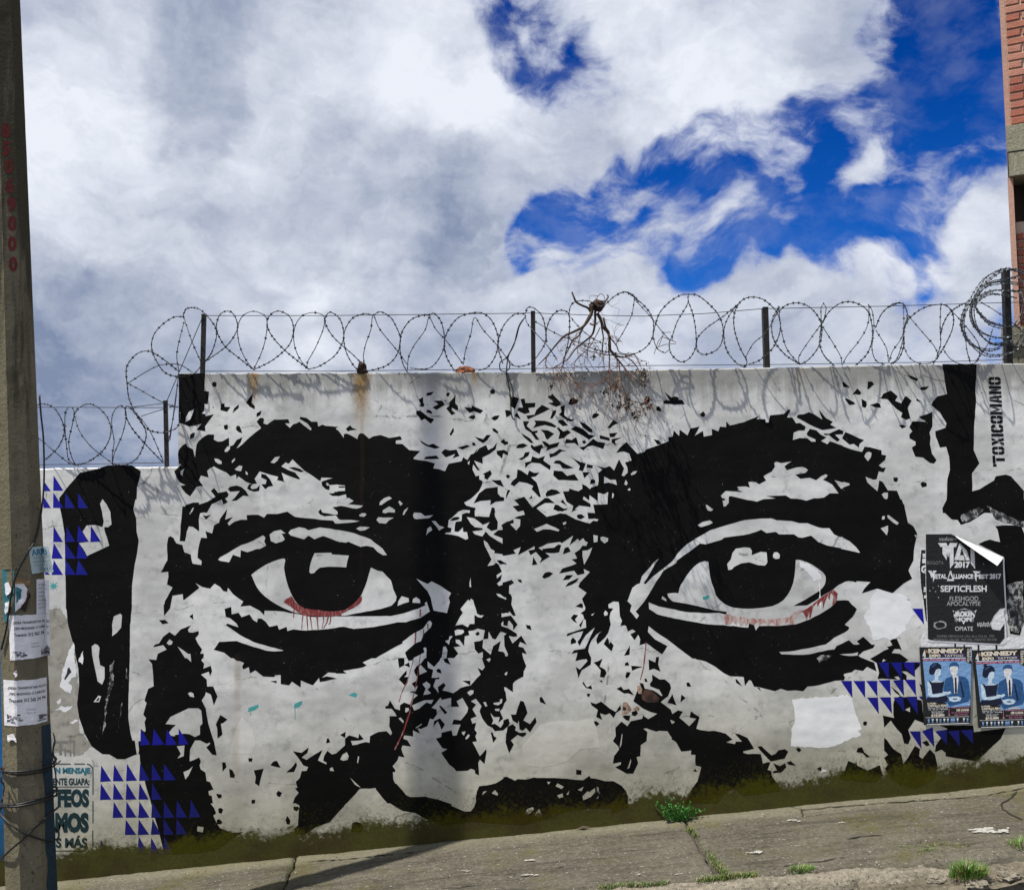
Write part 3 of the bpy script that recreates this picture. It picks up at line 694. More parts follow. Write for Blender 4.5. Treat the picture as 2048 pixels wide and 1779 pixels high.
w 70,1005 85,940 100,905 130,860 165,800 210,740 250,695 290,660 330,635 390,620 430,630 440,720 450,800 470,880 500,960 520,1030 560,1080 620,1130 680,1162 740,1180 850,1190 960,1190 1080,1180 1200,1160 1270,1130 1330,1090 1380,1030 1420,960 1450,880 1465,800 1475,700 1480,605 1530,605 1610,630 1680,665 1740,705 1800,750 1825,780 1840,810 1840,860 1830,900 1800,945 1760,980 1600,1080 1455,1160 1620,1150 1780,1050 1930,960 1990,910 2060,875 2060,1090 1970,1095 1945,1130 1920,1160 1800,1240 1650,1320 1480,1380 1240,1400 1040,1400 1000,1455 980,1390 920,1370 910,1420 800,1410 620,1390 500,1385 360,1370 0,1305 0,1200 200,1235 420,1245 560,1240 640,1262 655,1230 500,1210 300,1160 150,1130 0,1105 0,1005
w 655,655 700,600 720,520 760,470 860,455 930,460 955,500 950,550 1060,508 1130,515 1140,640 1110,675 1030,670 920,635 820,650 740,690 715,720 670,730
w 1205,550 1220,515 1260,512 1290,545 1285,590 1240,597 1210,580
w 300,190 360,150 450,130 485,160 440,185 340,215
w 410,0 490,0 460,22 430,15
w 1280,1710 1400,1705 1640,1665 1840,1620 1940,1540 2060,1480 2060,1600 1970,1640 1945,1680 1860,1690 1640,1740 1450,1745 1310,1740
s 610,1300 650,1245 720,1275 800,1295 1000,1315 1200,1322 1400,1290 1530,1210 1560,1220 1490,1300 1460,1380 1400,1385 1380,1350 1340,1388 1310,1350 1280,1390 1240,1395 1200,1350 1150,1395 1100,1360 1040,1395 1020,1350 980,1385 920,1365 880,1400 860,1350 820,1405 790,1350 760,1400 720,1340 690,1390 640,1385 620,1360
r 1540,1225 1620,1190 1780,1060 1930,960 1985,1010 1970,1100 1945,1140 1915,1150 1935,1040 1900,1000 1885,1090 1860,1040 1830,1120 1810,1200 1800,1100 1780,1110 1740,1170 1735,1120 1690,1170 1660,1300 1645,1310 1645,1220 1610,1335 1580,1250 1560,1230
t 360,1055 430,1030 445,1050 420,1080 370,1085
p 1520,620 1600,640 1700,700 1790,790 1790,830 1700,860 1640,780 1600,740 1530,680
p 1755,830 1767,830 1785,1215 1770,1215
T 80 1210
b 310,-10 1105,-10 1080,300 1075,700 1070,900 1060,1200 1060,1350 1090,1550 1165,1785 750,1785 620,1690 530,1530 470,1350 445,1180 470,960 460,760 420,560 390,430 340,250
w 865,370 865,230 885,130 965,97 985,120 975,265 920,330
w 620,490 660,460 695,475 715,510 705,610 720,715 775,740 775,880 745,950 690,910 660,760 625,590
p 470,640 520,535 515,710 480,690
p 250,930 270,780 310,670 350,540 405,445 415,540 410,640 435,720 440,850 400,860 340,930 385,960 390,990 360,1060 290,1020 240,970
d 330,760 350,740 380,800 350,830 300,900 290,880 320,820
p 200,1150 240,1115 260,1160 220,1185
p 180,1270 240,1210 300,1220 390,1205 360,1250 310,1280 220,1250
p 355,1415 440,1365 455,1380 400,1420
w 640,1160 700,1080 735,1090 710,1160
k 670,1145 700,1110 715,1105 700,1145
g 840,720 890,660 870,760 890,850 880,950 830,1080 800,1200 790,1420 740,1600 770,1400 790,1150 830,950
g 1030,750 1045,760 1050,880 1035,870
g 970,1190 990,1155 985,1230 950,1400 940,1480 960,1330
b 1485,-10 1565,-10 1550,50 1490,125
b 1430,178 1500,172 1545,210 1470,225
b 1795,135 1835,100 1842,170
b 1360,500 1380,470 1430,455 1480,375 1555,318 1620,365 1620,1785 1180,1785 1200,1690 1210,1480 1255,1520 1270,1500 1255,1400 1275,1355 1240,1310 1280,1170 1255,1140 1300,1000 1365,970 1360,850 1345,700 1300,645 1395,655 1415,580 1520,530 1480,475
w 1520,450 1555,405 1595,435 1580,470 1550,475
w 1505,1425 1560,1345 1620,1310 1620,1430
w 1550,1530 1600,1480 1620,1480 1620,1570 1580,1565
u 1210,1480 1325,1670 1205,1680
u 1365,1480 1490,1670 1350,1680
u 1525,1490 1645,1670 1510,1678
u 1665,1475 1785,1665 1665,1672
T 340 1308
b -20,-10 405,-10 405,25 375,70 410,110 400,170 490,135 505,200 480,260 465,205 370,240 440,300 445,385 520,385 570,500 525,610 490,480 430,450 420,490 380,550 430,650 460,830 530,1050 560,1210 505,1200 435,1115 480,1075 480,1055 440,1070 360,1030 300,1030 240,1140 235,1285 350,1235 370,1280 355,1330 370,1380 425,1415 440,1520 480,1530 520,1615 460,1640 470,1690 500,1695 515,1785 -20,1785
w 150,0 245,-10 255,90
w 215,465 245,450 280,465 290,515 240,505
w 0,750 220,645 340,645 375,670 390,830 360,860 360,960 300,990 230,955 170,950 100,960 0,975 -10,930 30,880 70,845 0,840
w 80,1100 175,1090 165,1220 85,1250 130,1190
w 160,1410 230,1380 275,1340 225,1450 185,1500
b 690,-10 2060,-10 2060,225 1900,215 1820,280 1880,262 2005,290 1800,330 1790,280 1715,370 1570,310 1570,395 1465,325 1430,370 1330,355 1330,245 1265,245 1250,270 1120,265 1025,190 960,225 945,150 880,180 865,145 890,100 840,80 800,75
b 1205,320 1280,315 1280,345
b 605,725 690,780 640,820 610,830 630,960 570,1010 565,880 550,840
b 625,1295 665,1295 678,1350 630,1405
b 710,1370 750,1390 780,1450 770,1480 720,1475
b 940,1245 990,1245 985,1285 945,1285
b 1005,1390 1125,1370 1100,1450 1070,1580 1020,1545 1030,1470
b 1205,1330 1240,1285 1285,1275 1330,1360
b 1395,1415 1460,1360 1515,1290 1525,1330 1490,1410
b 1875,1060 1885,1010 1905,1005 1925,1050 1890,1065
b 555,1670 620,1680 620,1710 585,1725
b 1275,1670 1300,1635 1345,1660 1320,1710 1290,1700
b 1475,1160 1580,1180 1665,1115 1650,1180 1580,1235 1640,1265 1830,1145 1775,1270 1880,1320 1880,1295 1840,1275 1850,1220 1890,1155 1945,1200 2060,1165 2060,1785 1475,1785 1500,1715 1545,1660 1500,1605 1530,1600 1510,1530 1560,1480 1580,1400 1640,1395 1660,1350 1600,1330 1540,1240
w 1920,1365 1950,1350 1970,1400 1920,1395
t 935,690 945,640 1060,600 1065,630 1010,670
t 965,690 973,690 972,735 965,735
t 1485,640 1500,590 1590,555 1580,600 1540,635
t 1497,640 1506,640 1506,780 1500,780
q 860,745 960,850 1000,930 1030,1080 980,1190 720,1190 760,990
T 675 1308
b 0,-10 530,-10 300,95 350,130 300,155 65,195 110,228 -20,228
b 725,45 800,40 805,75 800,130 740,160
b 800,125 860,95 870,155
b 820,-10 960,-10 900,70 850,75
b 925,220 920,190 945,145 1000,110 1060,30 1080,-10 1255,-10 1230,70 1160,150 1080,80 1085,160 1150,185 1130,280 1190,280 1220,270 1225,295 1180,300 1150,380 1215,465 1205,390 1275,340 1300,370 1260,430 1390,465 1480,400 1600,370 1720,240 1680,160 1740,190 1770,150 1735,50 1740,-10 2060,-10 2060,400 2000,390 2020,540 1980,650 1950,680 1990,770 1930,820 1950,750 1880,750 1835,700 1870,790 1850,840 1890,830 1960,880 1990,830 2060,770 2060,850 1990,910 1890,920 1860,880 1800,850 1740,770 1705,680 1730,620 1660,530 1600,560 1665,600 1620,655 1670,740 1600,770 1620,830 1665,820 1645,900 1675,940 1655,980 1675,1040 1620,1050 1710,1220 1785,1135 1790,1170 1765,1315 1710,1260 1690,1300 1700,1450 1655,1430 1645,1385 1600,1370 1560,1395 1425,1400 1400,1365 1340,1320 1245,1180 1320,1135 1260,1125 1180,1010 1245,990 1250,940 1370,910 1385,975 1430,970 1480,840 1375,840 1395,780 1480,790 1560,690 1570,640 1500,520 1430,560 1460,625 1365,630 1365,520 1250,545 1240,515 1130,640 1190,660 1195,720 1150,780 1110,770 1080,860 1000,895 960,880 990,950 905,910 910,985 800,970 790,1010 840,1030 885,1105 780,1090 765,1130 805,1235 735,1220 720,1270 660,1340 695,1385 690,1410 665,1410 670,1500 720,1600 790,1670 870,1710 960,1710 1060,1705 1200,1760 1240,1785 600,1785 540,1720 460,1600 380,1610 270,1600 220,1670 110,1785 -20,1785 -20,1190 90,1090 90,1010 140,970 250,1005 260,950 315,1015 270,1030 160,1035 180,1090 340,1050 385,1060 390,980 490,930 590,920 640,970 655,940 620,860 625,740 710,740 690,700 650,650 575,650 575,620 605,615 630,550 690,650 750,670 750,610 800,575 865,600 885,590 915,530 965,490 930,470 865,445 940,440 965,370 930,400 890,350 960,310 955,270
w 980,140 1000,125 1075,205 985,245
w 1020,355 1070,325 1115,360 1110,395 1080,420 1125,465 1080,480 1030,485 1060,410
w 815,640 855,640 860,670 830,695 812,690
w 895,610 1040,550 1155,545 1125,595 1070,575 980,650 920,675
w 730,765 760,755 795,800 790,825
w 935,880 1010,830 1015,840 950,885
w 1555,455 1600,425 1635,430 1630,470 1590,495
w 1490,930 1540,920 1520,970 1500,960
w 1535,1000 1570,955 1590,970 1570,1005 1540,1020
w 1785,60 1830,40 1840,60 1820,90
w 1870,580 1950,570 1950,540 1980,530 1975,580 1930,610 1880,600
w 1750,570 1780,570 1800,620 1775,625
w 1890,650 1950,650 1940,680 1895,675
w 2000,240 2030,205 2035,240
w 30,1260 60,1200 110,1170 135,1220 120,1265 70,1275
w 245,1220 262,1225 245,1310 235,1290
w 150,1475 200,1530 280,1600 220,1570
b 30,965 98,928 90,1000
b 735,300 830,190 830,240 800,270 860,270 815,380
b 1185,190 1215,168 1240,185 1250,230 1200,215
b 1270,55 1320,40 1360,125 1290,95
b 1320,0 1440,-10 1400,30
b 1500,315 1595,315 1595,370
b 1150,870 1160,800 1230,765 1290,840 1250,905 1205,800
b 1220,620 1240,615 1320,695 1290,720
b 1840,940 1860,930 1880,980 1912,1000 1870,1060
b 1665,1785 1660,1700 1710,1590 1900,1545 2030,1465 2060,1480 2060,1785
w 1735,1690 1750,1645 1800,1635
w 1850,1665 1890,1625 1930,1670 1920,1695
b 2025,950 2048,900 2060,900 2060,1180 2020,1050
r 905,70 915,70 880,190 855,280 845,330 810,390 770,470 740,575 733,570 770,450 800,385 840,300
r 990,0 1000,0 985,120 960,300 930,430 905,560 880,640 870,600 905,500 950,300 978,120
r 880,640 870,720 800,930 690,1150 680,1140 780,930 850,720
t 130,490 200,455 240,480 220,515
T 1010 1308
b -20,-10 205,-10 220,50 255,140 225,200 220,265 120,320 95,350 95,452 0,385 -20,380
w 0,220 30,205 20,250 0,245
b 870,-10 1010,-10 1035,40 1030,120 920,190 880,285 875,250 850,150 900,180 990,80 980,55 920,60 845,80
b 1065,95 1120,80 1172,48 1135,145 1200,180 1222,220 1190,278 1140,270 1150,190
b 1135,315 1165,310 1170,340
b 930,345 940,325 985,395 1035,370 1048,420 970,400
b 980,470 1025,470 1015,500 995,512
b 1440,105 1475,90 1495,130 1440,135
b 1515,135 1655,148 1525,195
b 1460,210 1508,215 1490,265 1460,290 1445,265
b 1725,60 1805,95 1815,30 1850,30 1840,120 1868,205 1790,170 1730,188
b 1675,290 1700,290 1712,330 1680,325
b 1340,410 1395,385 1425,425 1490,412 1550,490 1480,465 1430,468
b 415,520 440,505 495,600 420,570
b 1025,570 1090,595 1155,565 1260,650 1330,690 1385,605 1395,660 1335,700 1305,760 1255,705 1210,725 1140,705 1168,785 1095,750 1115,665 1040,610
b 1065,805 1095,800 1135,830 1100,860 1080,840
b 1740,350 1770,310 1765,240 1860,300 1920,298 1980,350 1995,400 1960,500 1870,570 1990,660 2020,740 2060,700 2060,1060 2010,1010 1950,920 1850,915 1820,925 1700,885 1660,890 1710,930 1700,1040 1630,1085 1625,1220 1580,1230 1600,1305 1540,1430 1460,1430 1325,1355 1390,1320 1395,1290 1295,1310 1310,1220 1370,1140 1360,1100 1295,1040 1330,980 1325,880 1400,805 1470,860 1510,800 1650,770 1655,730 1720,775 1830,710 1750,690 1660,650 1540,560 1620,420 1640,410 1615,340 1660,350 1680,410 1780,430 1880,500 1890,490 1850,420 1745,380
w 1465,1375 1510,1250 1515,1280 1495,1360
w 1375,1130 1400,960 1412,950 1400,1080 1385,1110
w 1985,785 2000,785 2030,820 2000,830
b 1520,690 1580,670 1598,710 1560,742 1525,725
b 1410,745 1440,728 1505,735 1490,798 1450,785
b 1950,580 2010,480 2060,610
b 150,650 185,555 225,565 270,700 220,790 300,835 365,750 380,810 300,935 250,880 215,915 175,900 165,790 150,830 90,790 70,720 130,720
b -20,790 35,770 60,825 -20,880
b 30,870 90,835 130,870 120,910 175,940 255,935 250,965 210,990 150,965 70,1030 105,1080 50,1185 5,1050
b -20,440 5,440 20,550 -20,600
b 855,1380 920,1390 915,1445 855,1440
b -20,1470 20,1470 120,1515 150,1495 250,1500 350,1475 440,1490 600,1480 650,1500 790,1560 880,1560 950,1500 1015,1455 1030,1485 1090,1490 1200,1520 1300,1520 1400,1575 1455,1640 1475,1710 1470,1785 -20,1785
w 505,1525 550,1530 520,1560
w 630,1545 708,1585 680,1615 605,1580
w 735,1680 775,1630 760,1685
w 870,1625 945,1585 920,1640
w 625,1690 690,1665 700,1710 650,1725
w 930,1700 990,1640 1010,1650 1080,1600 1085,1650 1030,1710 940,1750
w 1095,1735 1125,1690 1120,1725
g 1090,1580 1110,1580 1150,1680 1110,1650
r 1675,-5 1690,-5 1670,150 1630,310 1620,300 1660,150
q 430,830 560,810 700,790 850,800 1050,760 1100,900 1145,1120 900,1140 750,1280 600,1330 450,1360 250,1330 200,1100 330,960
T 1345 1308
b 180,-10 2060,-10 2060,310 1950,315 1750,370 1620,385 1570,440 1480,430 1380,435 1300,410 1230,440 1050,395 980,385 945,315 920,305 870,375 855,270 690,260 620,225 520,150 400,85 290,60
g 1730,40 1800,5 1920,10 1850,70 1760,95
b 165,340 200,335 225,385 175,385
b 105,480 158,520 95,575
b -10,480 0,480 38,605 -10,560
b 755,295 775,300 838,380 765,340
b 1015,400 1045,400 1065,440
b -10,720 65,670 125,685 80,755 200,860 285,770 205,755 220,680 325,750 285,890 330,905 430,920 500,915 640,950 720,1020 645,1055 750,1075 760,1045 835,1045 745,945 800,955 900,1000 980,1130 850,1160 850,1180 900,1195 1060,1195 1085,1310 1150,1290 1175,1300 1140,1385 1190,1400 1190,1450 1290,1610 1290,1640 850,1700 740,1610 640,1660 540,1785 150,1785 230,1620 300,1520 345,1350 275,1330 275,1205 220,1200 225,1150 105,1165 40,1045 -10,1020
w 0,790 30,810 0,835
b 1020,1105 1070,1100 1190,1210 1240,1190 1270,1150 1350,1135 1390,1165 1345,1250 1180,1285 1100,1200
b 1210,1305 1290,1340 1350,1305 1368,1350 1310,1415 1205,1425 1210,1400 1255,1390
b 1370,1295 1420,1278 1485,1335 1400,1325
b 1480,1130 1520,1118 1550,1150 1515,1175
b 1730,1370 1790,1345 1785,1398 1760,1390
b 250,1405 270,1370 300,1405
p 1440,545 1550,525 1740,515 1950,510 2060,490 2060,1060 1900,1110 1760,1120 1560,1110 1420,1100 1440,950 1430,900 1470,800 1465,660
p 1775,1420 1800,1375 1860,1385 1850,1415
p 1865,1450 1920,1430 1950,1470 1920,1500 1880,1480
T 1680 1290
b -10,-10 420,-10 400,30 280,70 210,130 410,205 440,310 325,255 275,305 180,290 140,320 20,350 60,375 50,415 -10,420
w -10,105 150,95 220,80 210,120 100,125
p -10,600 80,590 150,640 180,800 260,1000 220,1030 260,1085 -10,1165
b 360,160 450,110 530,60 650,15 720,0 740,65 680,5 620,90 720,100 820,175 780,200 960,200 960,240 900,300 900,380 800,310 740,310 800,360 800,410 450,400 470,330 440,210
w 505,200 520,160 550,180
w 650,375 700,370 725,405 690,410
b 640,830 640,700 660,630 720,610 980,660 1010,930 900,890 820,1010 850,1110 820,1185 770,1175 740,1060 690,1010 610,900 530,985 515,840 650,870
w 780,770 840,740 840,800
b 610,490 700,560 740,620 660,560
b 950,450 1000,500 980,560
b 275,930 290,910 325,915 320,955 285,962
b 195,1280 215,1230 265,1220 290,1280 360,1335 320,1345 270,1290
b 60,1500 100,1385 185,1420 195,1385 205,1440 330,1500 480,1435 515,1560 430,1640 300,1640 150,1620 0,1600 0,1560
b 530,1110 560,1130 640,1240 735,1300 760,1420 820,1340 900,1205 960,1240 950,1330 990,1360 1080,1245 1140,1310 1170,1440 1140,1600 900,1720 720,1680 600,1580 540,1480 575,1430 530,1350 575,1310 530,1260
b 985,1160 1045,1140 1080,1195 1040,1210
b 1140,1280 1150,1200 1290,1000 1200,960 1600,960 1610,1040 1990,990 1930,1120 1640,1390 1270,1330 1270,1290 1220,1250
v 460,205 585,205 585,410
v 610,205 745,205 740,400
u 765,200 895,200 895,370 780,260
u 920,200 960,200 960,240
u 10,425 140,425 150,632
u 160,425 300,425 302,630
u 315,425 445,425 450,615
u 465,420 600,415 610,605
v 635,420 760,410 770,610
u 775,410 905,410 915,605
u 325,625 455,625 468,825
u 475,622 610,620 625,822
v 640,622 760,620 775,800
v 790,615 925,612 935,830
u 945,612 1010,612 1010,680
u 835,1030 965,1030 980,1245
u 985,1030 1115,980 1135,1225
v 1140,1030 1280,1010 1285,1190
v 1300,1030 1430,1020 1440,1215
v 1450,1020 1590,1010 1600,1180
T 0 1480 2.56
b 455,0 690,0 700,70 640,95 600,95 520,50
T 560 1483
b 230,600 175,680 160,720 235,760 225,830 215,1000 170,1040 180,1110 300,1110 430,1020 600,960 640,910 760,780 820,700 900,620 960,560 1145,550 1160,580 1230,660 1330,740 1470,825 1620,850 1720,910 1900,975 2060,1010 2060,745 1900,690 1700,655 1560,690 1400,500 1000,400 400,400
b 160,775 220,775 230,800 200,830 165,815
b 65,930 90,885 125,940 115,990 80,985
b 870,970 920,955 980,975 1000,1030 960,1080 850,1080
w 840,425 900,480 970,545 900,510
T 880 1483
b -20,720 100,755 300,835 370,830 410,780 430,720 440,600 470,530 660,510 790,415 895,470 1150,430 1350,430 2060,480 2060,800 1800,800 1500,840 1350,900 1000,1000 700,980 400,960 -20,1010
w 1010,865 1050,800 1115,780 1128,805 1080,860
w 1130,870 1190,800 1235,895 1170,905
w 1325,905 1375,840 1385,880
b 2058,480 2258,640 2258,790 2058,860
T 180 1483
b 580,-10 600,230 680,560 740,760 790,950 840,1130 880,1290 1000,1350 1300,1330 1550,1280 1680,1180 1840,1080 1700,1090 1560,1030 1520,970 1480,880 1515,855 1490,790 1450,740 1470,700 1460,650 1420,640 1420,580 1480,570 1430,480 1395,480 1385,365 1340,360 1310,270 1330,220 1195,230 1190,100 1240,-10
w 1290,1010 1365,1020 1355,1085 1285,1070
b 1515,630 1580,645 1575,670 1540,675
b 1540,800 1570,788 1600,810 1580,860 1545,850
b 1520,940 1550,920 1590,960 1575,985 1525,985
b 1940,695 1985,690 1980,735 1940,740
u 135,280 255,470 122,478
u 290,270 405,470 275,470
u 445,260 565,462 432,468
v 600,250 715,462 590,465
v 745,260 860,455 740,458
v 890,260 1030,455 885,460
u 130,495 255,690 120,695
u 285,495 405,690 275,690
u 440,490 560,688 428,692
u 595,490 705,690 582,690
v 745,490 860,690 740,692
u 285,715 400,905 272,910
u 437,710 560,905 430,910
u 592,710 715,905 580,912
v 745,720 860,905 735,910
v 890,720 1015,905 885,910
v 1045,700 1165,905 1035,908
v 1210,690 1325,900 1200,905
u 430,930 555,1112 418,1115
u 585,925 710,1110 575,1115
v 750,920 850,1110 730,1112
v 885,920 1005,1110 885,1112
v 1040,920 1165,1105 1035,1110
u 130,1165 230,1370 110,1370
u 585,1130 700,1340 570,1340
u 735,1145 840,1340 722,1340
v 890,1130 1000,1345 880,1340
T 1620 1050 3.783
b 235,-195 350,-195 350,432 330,425 290,420 250,430 235,440
w 235,83 300,120 350,165 380,208 330,198 235,178
b 235,562 290,568 355,635 330,660 325,690 262,750 297,770 290,790 235,828
b 185,930 200,905 295,868 345,915 380,900 355,880 400,842 440,880 480,915 440,930 400,945 365,985 420,1025 185,1025
T 1225 1350 9.046
b 460,250 560,245 700,262 850,400 830,500 600,540 500,510 380,460
n 575,262 690,264 760,320 850,410 820,480 640,490 540,440 520,330
m 440,185 500,180 540,250 520,330 470,330 450,260
m 190,490 250,478 320,560 345,620 280,690 215,700 165,725 175,640
m 365,620 440,545 495,590 470,640 400,625
d 185,570 240,575 255,615 225,640 185,625
"""
COILS = """
# lower-left coil
L 80 580 3.303
f -60,770 -20,758 30,752 90,775 140,850 160,920 150,980 110,1050 30,1125
n -40,960 20,1000 100,1070 190,1140 235,1157
f 225,820 260,775 315,752 370,765 430,820 465,890 465,960 430,1040 370,1100 300,1140 235,1157
n 235,1157 190,1120 178,1050 165,900 170,800 200,770 225,800 215,880 190,1000 205,1090 235,1157
n 225,820 260,930 330,1025 400,1085 480,1145
n 480,1145 478,1080 490,1000 475,900 480,820 520,765 555,775 570,830 545,950 490,1080 480,1145
f 480,1150 560,1155 640,1110 690,1010 700,940 660,850 600,780 570,765 565,820 600,900 680,1000 815,1140
n 600,780 660,840 720,920 760,1000 815,1130
U 80 580 3.303
f 860,770 925,780 915,890 860,930 780,940 700,910 640,830 590,720 575,615 570,520 600,460 650,415 710,402 760,420 840,475 920,540
n 580,615 700,540 780,500 850,488 930,495 1010,545
n 580,615 680,670 760,715 820,745 910,775
f 1060,510 1000,560 900,570 820,540 765,460 737,380 750,300 800,235 880,180 945,175
f 945,175 960,130 1000,115 1060,130 1120,190 1160,250 1165,310 1130,420 1080,480
n 950,180 1000,330 1060,470
n 950,215 910,380 905,460 920,540
n 915,560 890,780 850,1000
f 1080,480 1225,375 1290,290 1305,230 1280,160 1240,138 1190,160 1165,230 1175,290 1225,375 1310,445 1410,525
n 1410,525 1460,420 1490,320 1500,210 1480,165 1410,140 1345,165 1312,220 1305,280 1320,370 1360,460 1410,525
f 1415,525 1540,460 1640,370 1672,290 1670,220 1640,165 1570,138 1515,170 1500,225 1530,300 1620,400 1770,520
n 1770,520 1765,480 1820,380 1870,260 1880,190 1860,160 1800,148 1740,165 1695,215 1675,290 1685,380 1720,460 1770,520
f 1775,522 1850,500 1950,430 2000,340 2005,270 1980,190 1920,145 1890,170 1885,220 1930,300 2000,370 2060,420 2130,490
U 660 580 3.303
f 225,470 185,525 120,440 92,340 100,260 150,185 230,155 285,165 330,143 400,180 450,270 465,330 440,430 370,500 250,535
n 225,470 220,440 235,360 270,260 285,165 330,260 440,395 510,490
f 510,540 480,480 462,380 475,280 530,200 600,168 655,165 680,150 730,200 755,300 750,390 700,480 640,520 530,515
n 512,520 520,440 560,360 630,260 655,180 700,260 780,350 880,490
f 820,530 770,440 755,340 790,250 850,180 920,155 955,150 1000,150 1060,190 1100,270 1112,350 1090,440 1040,510 980,530
n 882,490 895,400 930,290 955,180 1010,260 1100,360 1170,450 1210,495
f 1140,480 1110,380 1115,320 1150,230 1220,160 1290,155 1300,120 1340,115 1400,170 1425,270 1420,350 1380,420 1330,480 1250,505 1190,490
n 1290,170 1310,230 1430,360 1500,460
f 1430,340 1430,260 1460,180 1510,135 1560,140 1580,170 1582,260 1570,360 1540,480
f 1580,170 1582,130 1600,90 1650,70 1720,75 1790,110 1880,40 1950,12 2010,40 2040,80
n 1345,200 1480,280 1600,330 1750,390 1900,420 2000,440
n 1590,180 1660,260 1740,320 1800,350
U 1240 560 3.303
f -10,90 40,80 95,115 160,170 210,240 222,320 205,400 150,460 60,500 0,510 -60,490
n 95,125 80,220 40,310 -30,430
n 100,130 200,240 270,330 330,400
f 235,290 260,220 320,150 400,100 450,95 510,100 590,160 650,230 680,310 675,400 640,460 560,492 515,470 505,420 520,370 580,310 680,240 790,150
f 450,110 445,160 380,270 345,370 325,420 340,490 400,540 460,515 500,440 500,330 480,220 450,140
n 235,290 220,370 245,450 300,480 325,460
f 790,150 730,220 690,310 690,410 720,490 780,555 830,570 840,540 790,440 755,320 755,220 790,150 830,120 880,112 940,125 1000,170 1045,230 1060,300 1045,380 1000,460 920,530 850,555
n 830,510 880,420 960,350 1020,250 1050,180
f 1050,175 1010,250 1003,340 1030,420 1100,500 1190,555
n 1050,175 1060,300 1100,450 1180,550
f 1050,210 1090,170 1160,150 1230,165 1290,215 1330,290 1330,380 1300,460 1240,530 1190,555
n 1190,555 1180,510 1250,400 1330,290
n 1330,290 1328,180 1345,155 1362,180 1350,250 1330,290
f 1340,280 1380,210 1450,155 1520,143 1590,165 1640,210 1665,300 1665,400 1630,490 1555,565
n 1340,310 1410,420 1460,510 1468,560 1500,500 1580,400 1635,300 1645,200 1640,160
f 1330,300 1320,420 1350,500 1420,570
n 1640,160 1665,200 1678,300 1670,380 1665,460 1690,530 1750,560
f 1690,310 1730,220 1800,160 1860,152 1890,190 1900,260 1875,330 1875,430 1840,520 1790,555
n 1690,330 1760,450 1775,540 1800,470 1870,350 1872,150
U 1780 520 4.045
n 0,380 60,350 100,350 140,430 120,530 105,640 60,790 0,845
f 110,680 115,560 150,480 230,410 320,370 430,360 490,400 515,480 500,570 450,680 380,790 350,840
n 140,440 260,580 360,700 385,790 300,840 220,830 150,780 110,690
n 410,370 405,560 410,680 380,770
f 410,600 430,520 480,430 560,370 620,345
n 430,720 490,800 570,840 680,835 720,780 720,690 650,580 500,410
n 610,600 620,720 650,830
n 830,560 790,680 690,830
n 740,345 820,390 940,470 1060,560
B 1780 520 4.045
f 1010,85 950,80 860,95 760,150 690,240 640,330 590,420 570,520 600,610 650,680 740,760 830,780 910,770 1020,740
f 1030,130 940,150 830,170 740,220 690,290 660,420 680,520 740,610 820,680 900,690 1020,690
f 1060,260 940,250 830,250 740,290 690,350 720,430 790,500 930,540 1030,530
f 1040,200 940,190 800,210 710,280 660,400 700,560 800,660 900,670 1010,640
f 1060,110 980,75 880,110 800,170 720,250 665,370 670,480 730,570 830,620 930,630 1040,600
f 1000,300 900,280 800,270 720,320 690,380 740,460 820,530 940,560
f 690,330 620,340 600,420 580,520 610,640 700,700 800,720 900,700
f 1010,85 1060,100 1110,150 1150,260 1160,400 1140,520 1090,620 1020,740
f 1030,130 1080,190 1110,300 1115,420 1090,540 1020,690
f 1060,260 1085,330 1090,400 1070,470 1030,530
"""
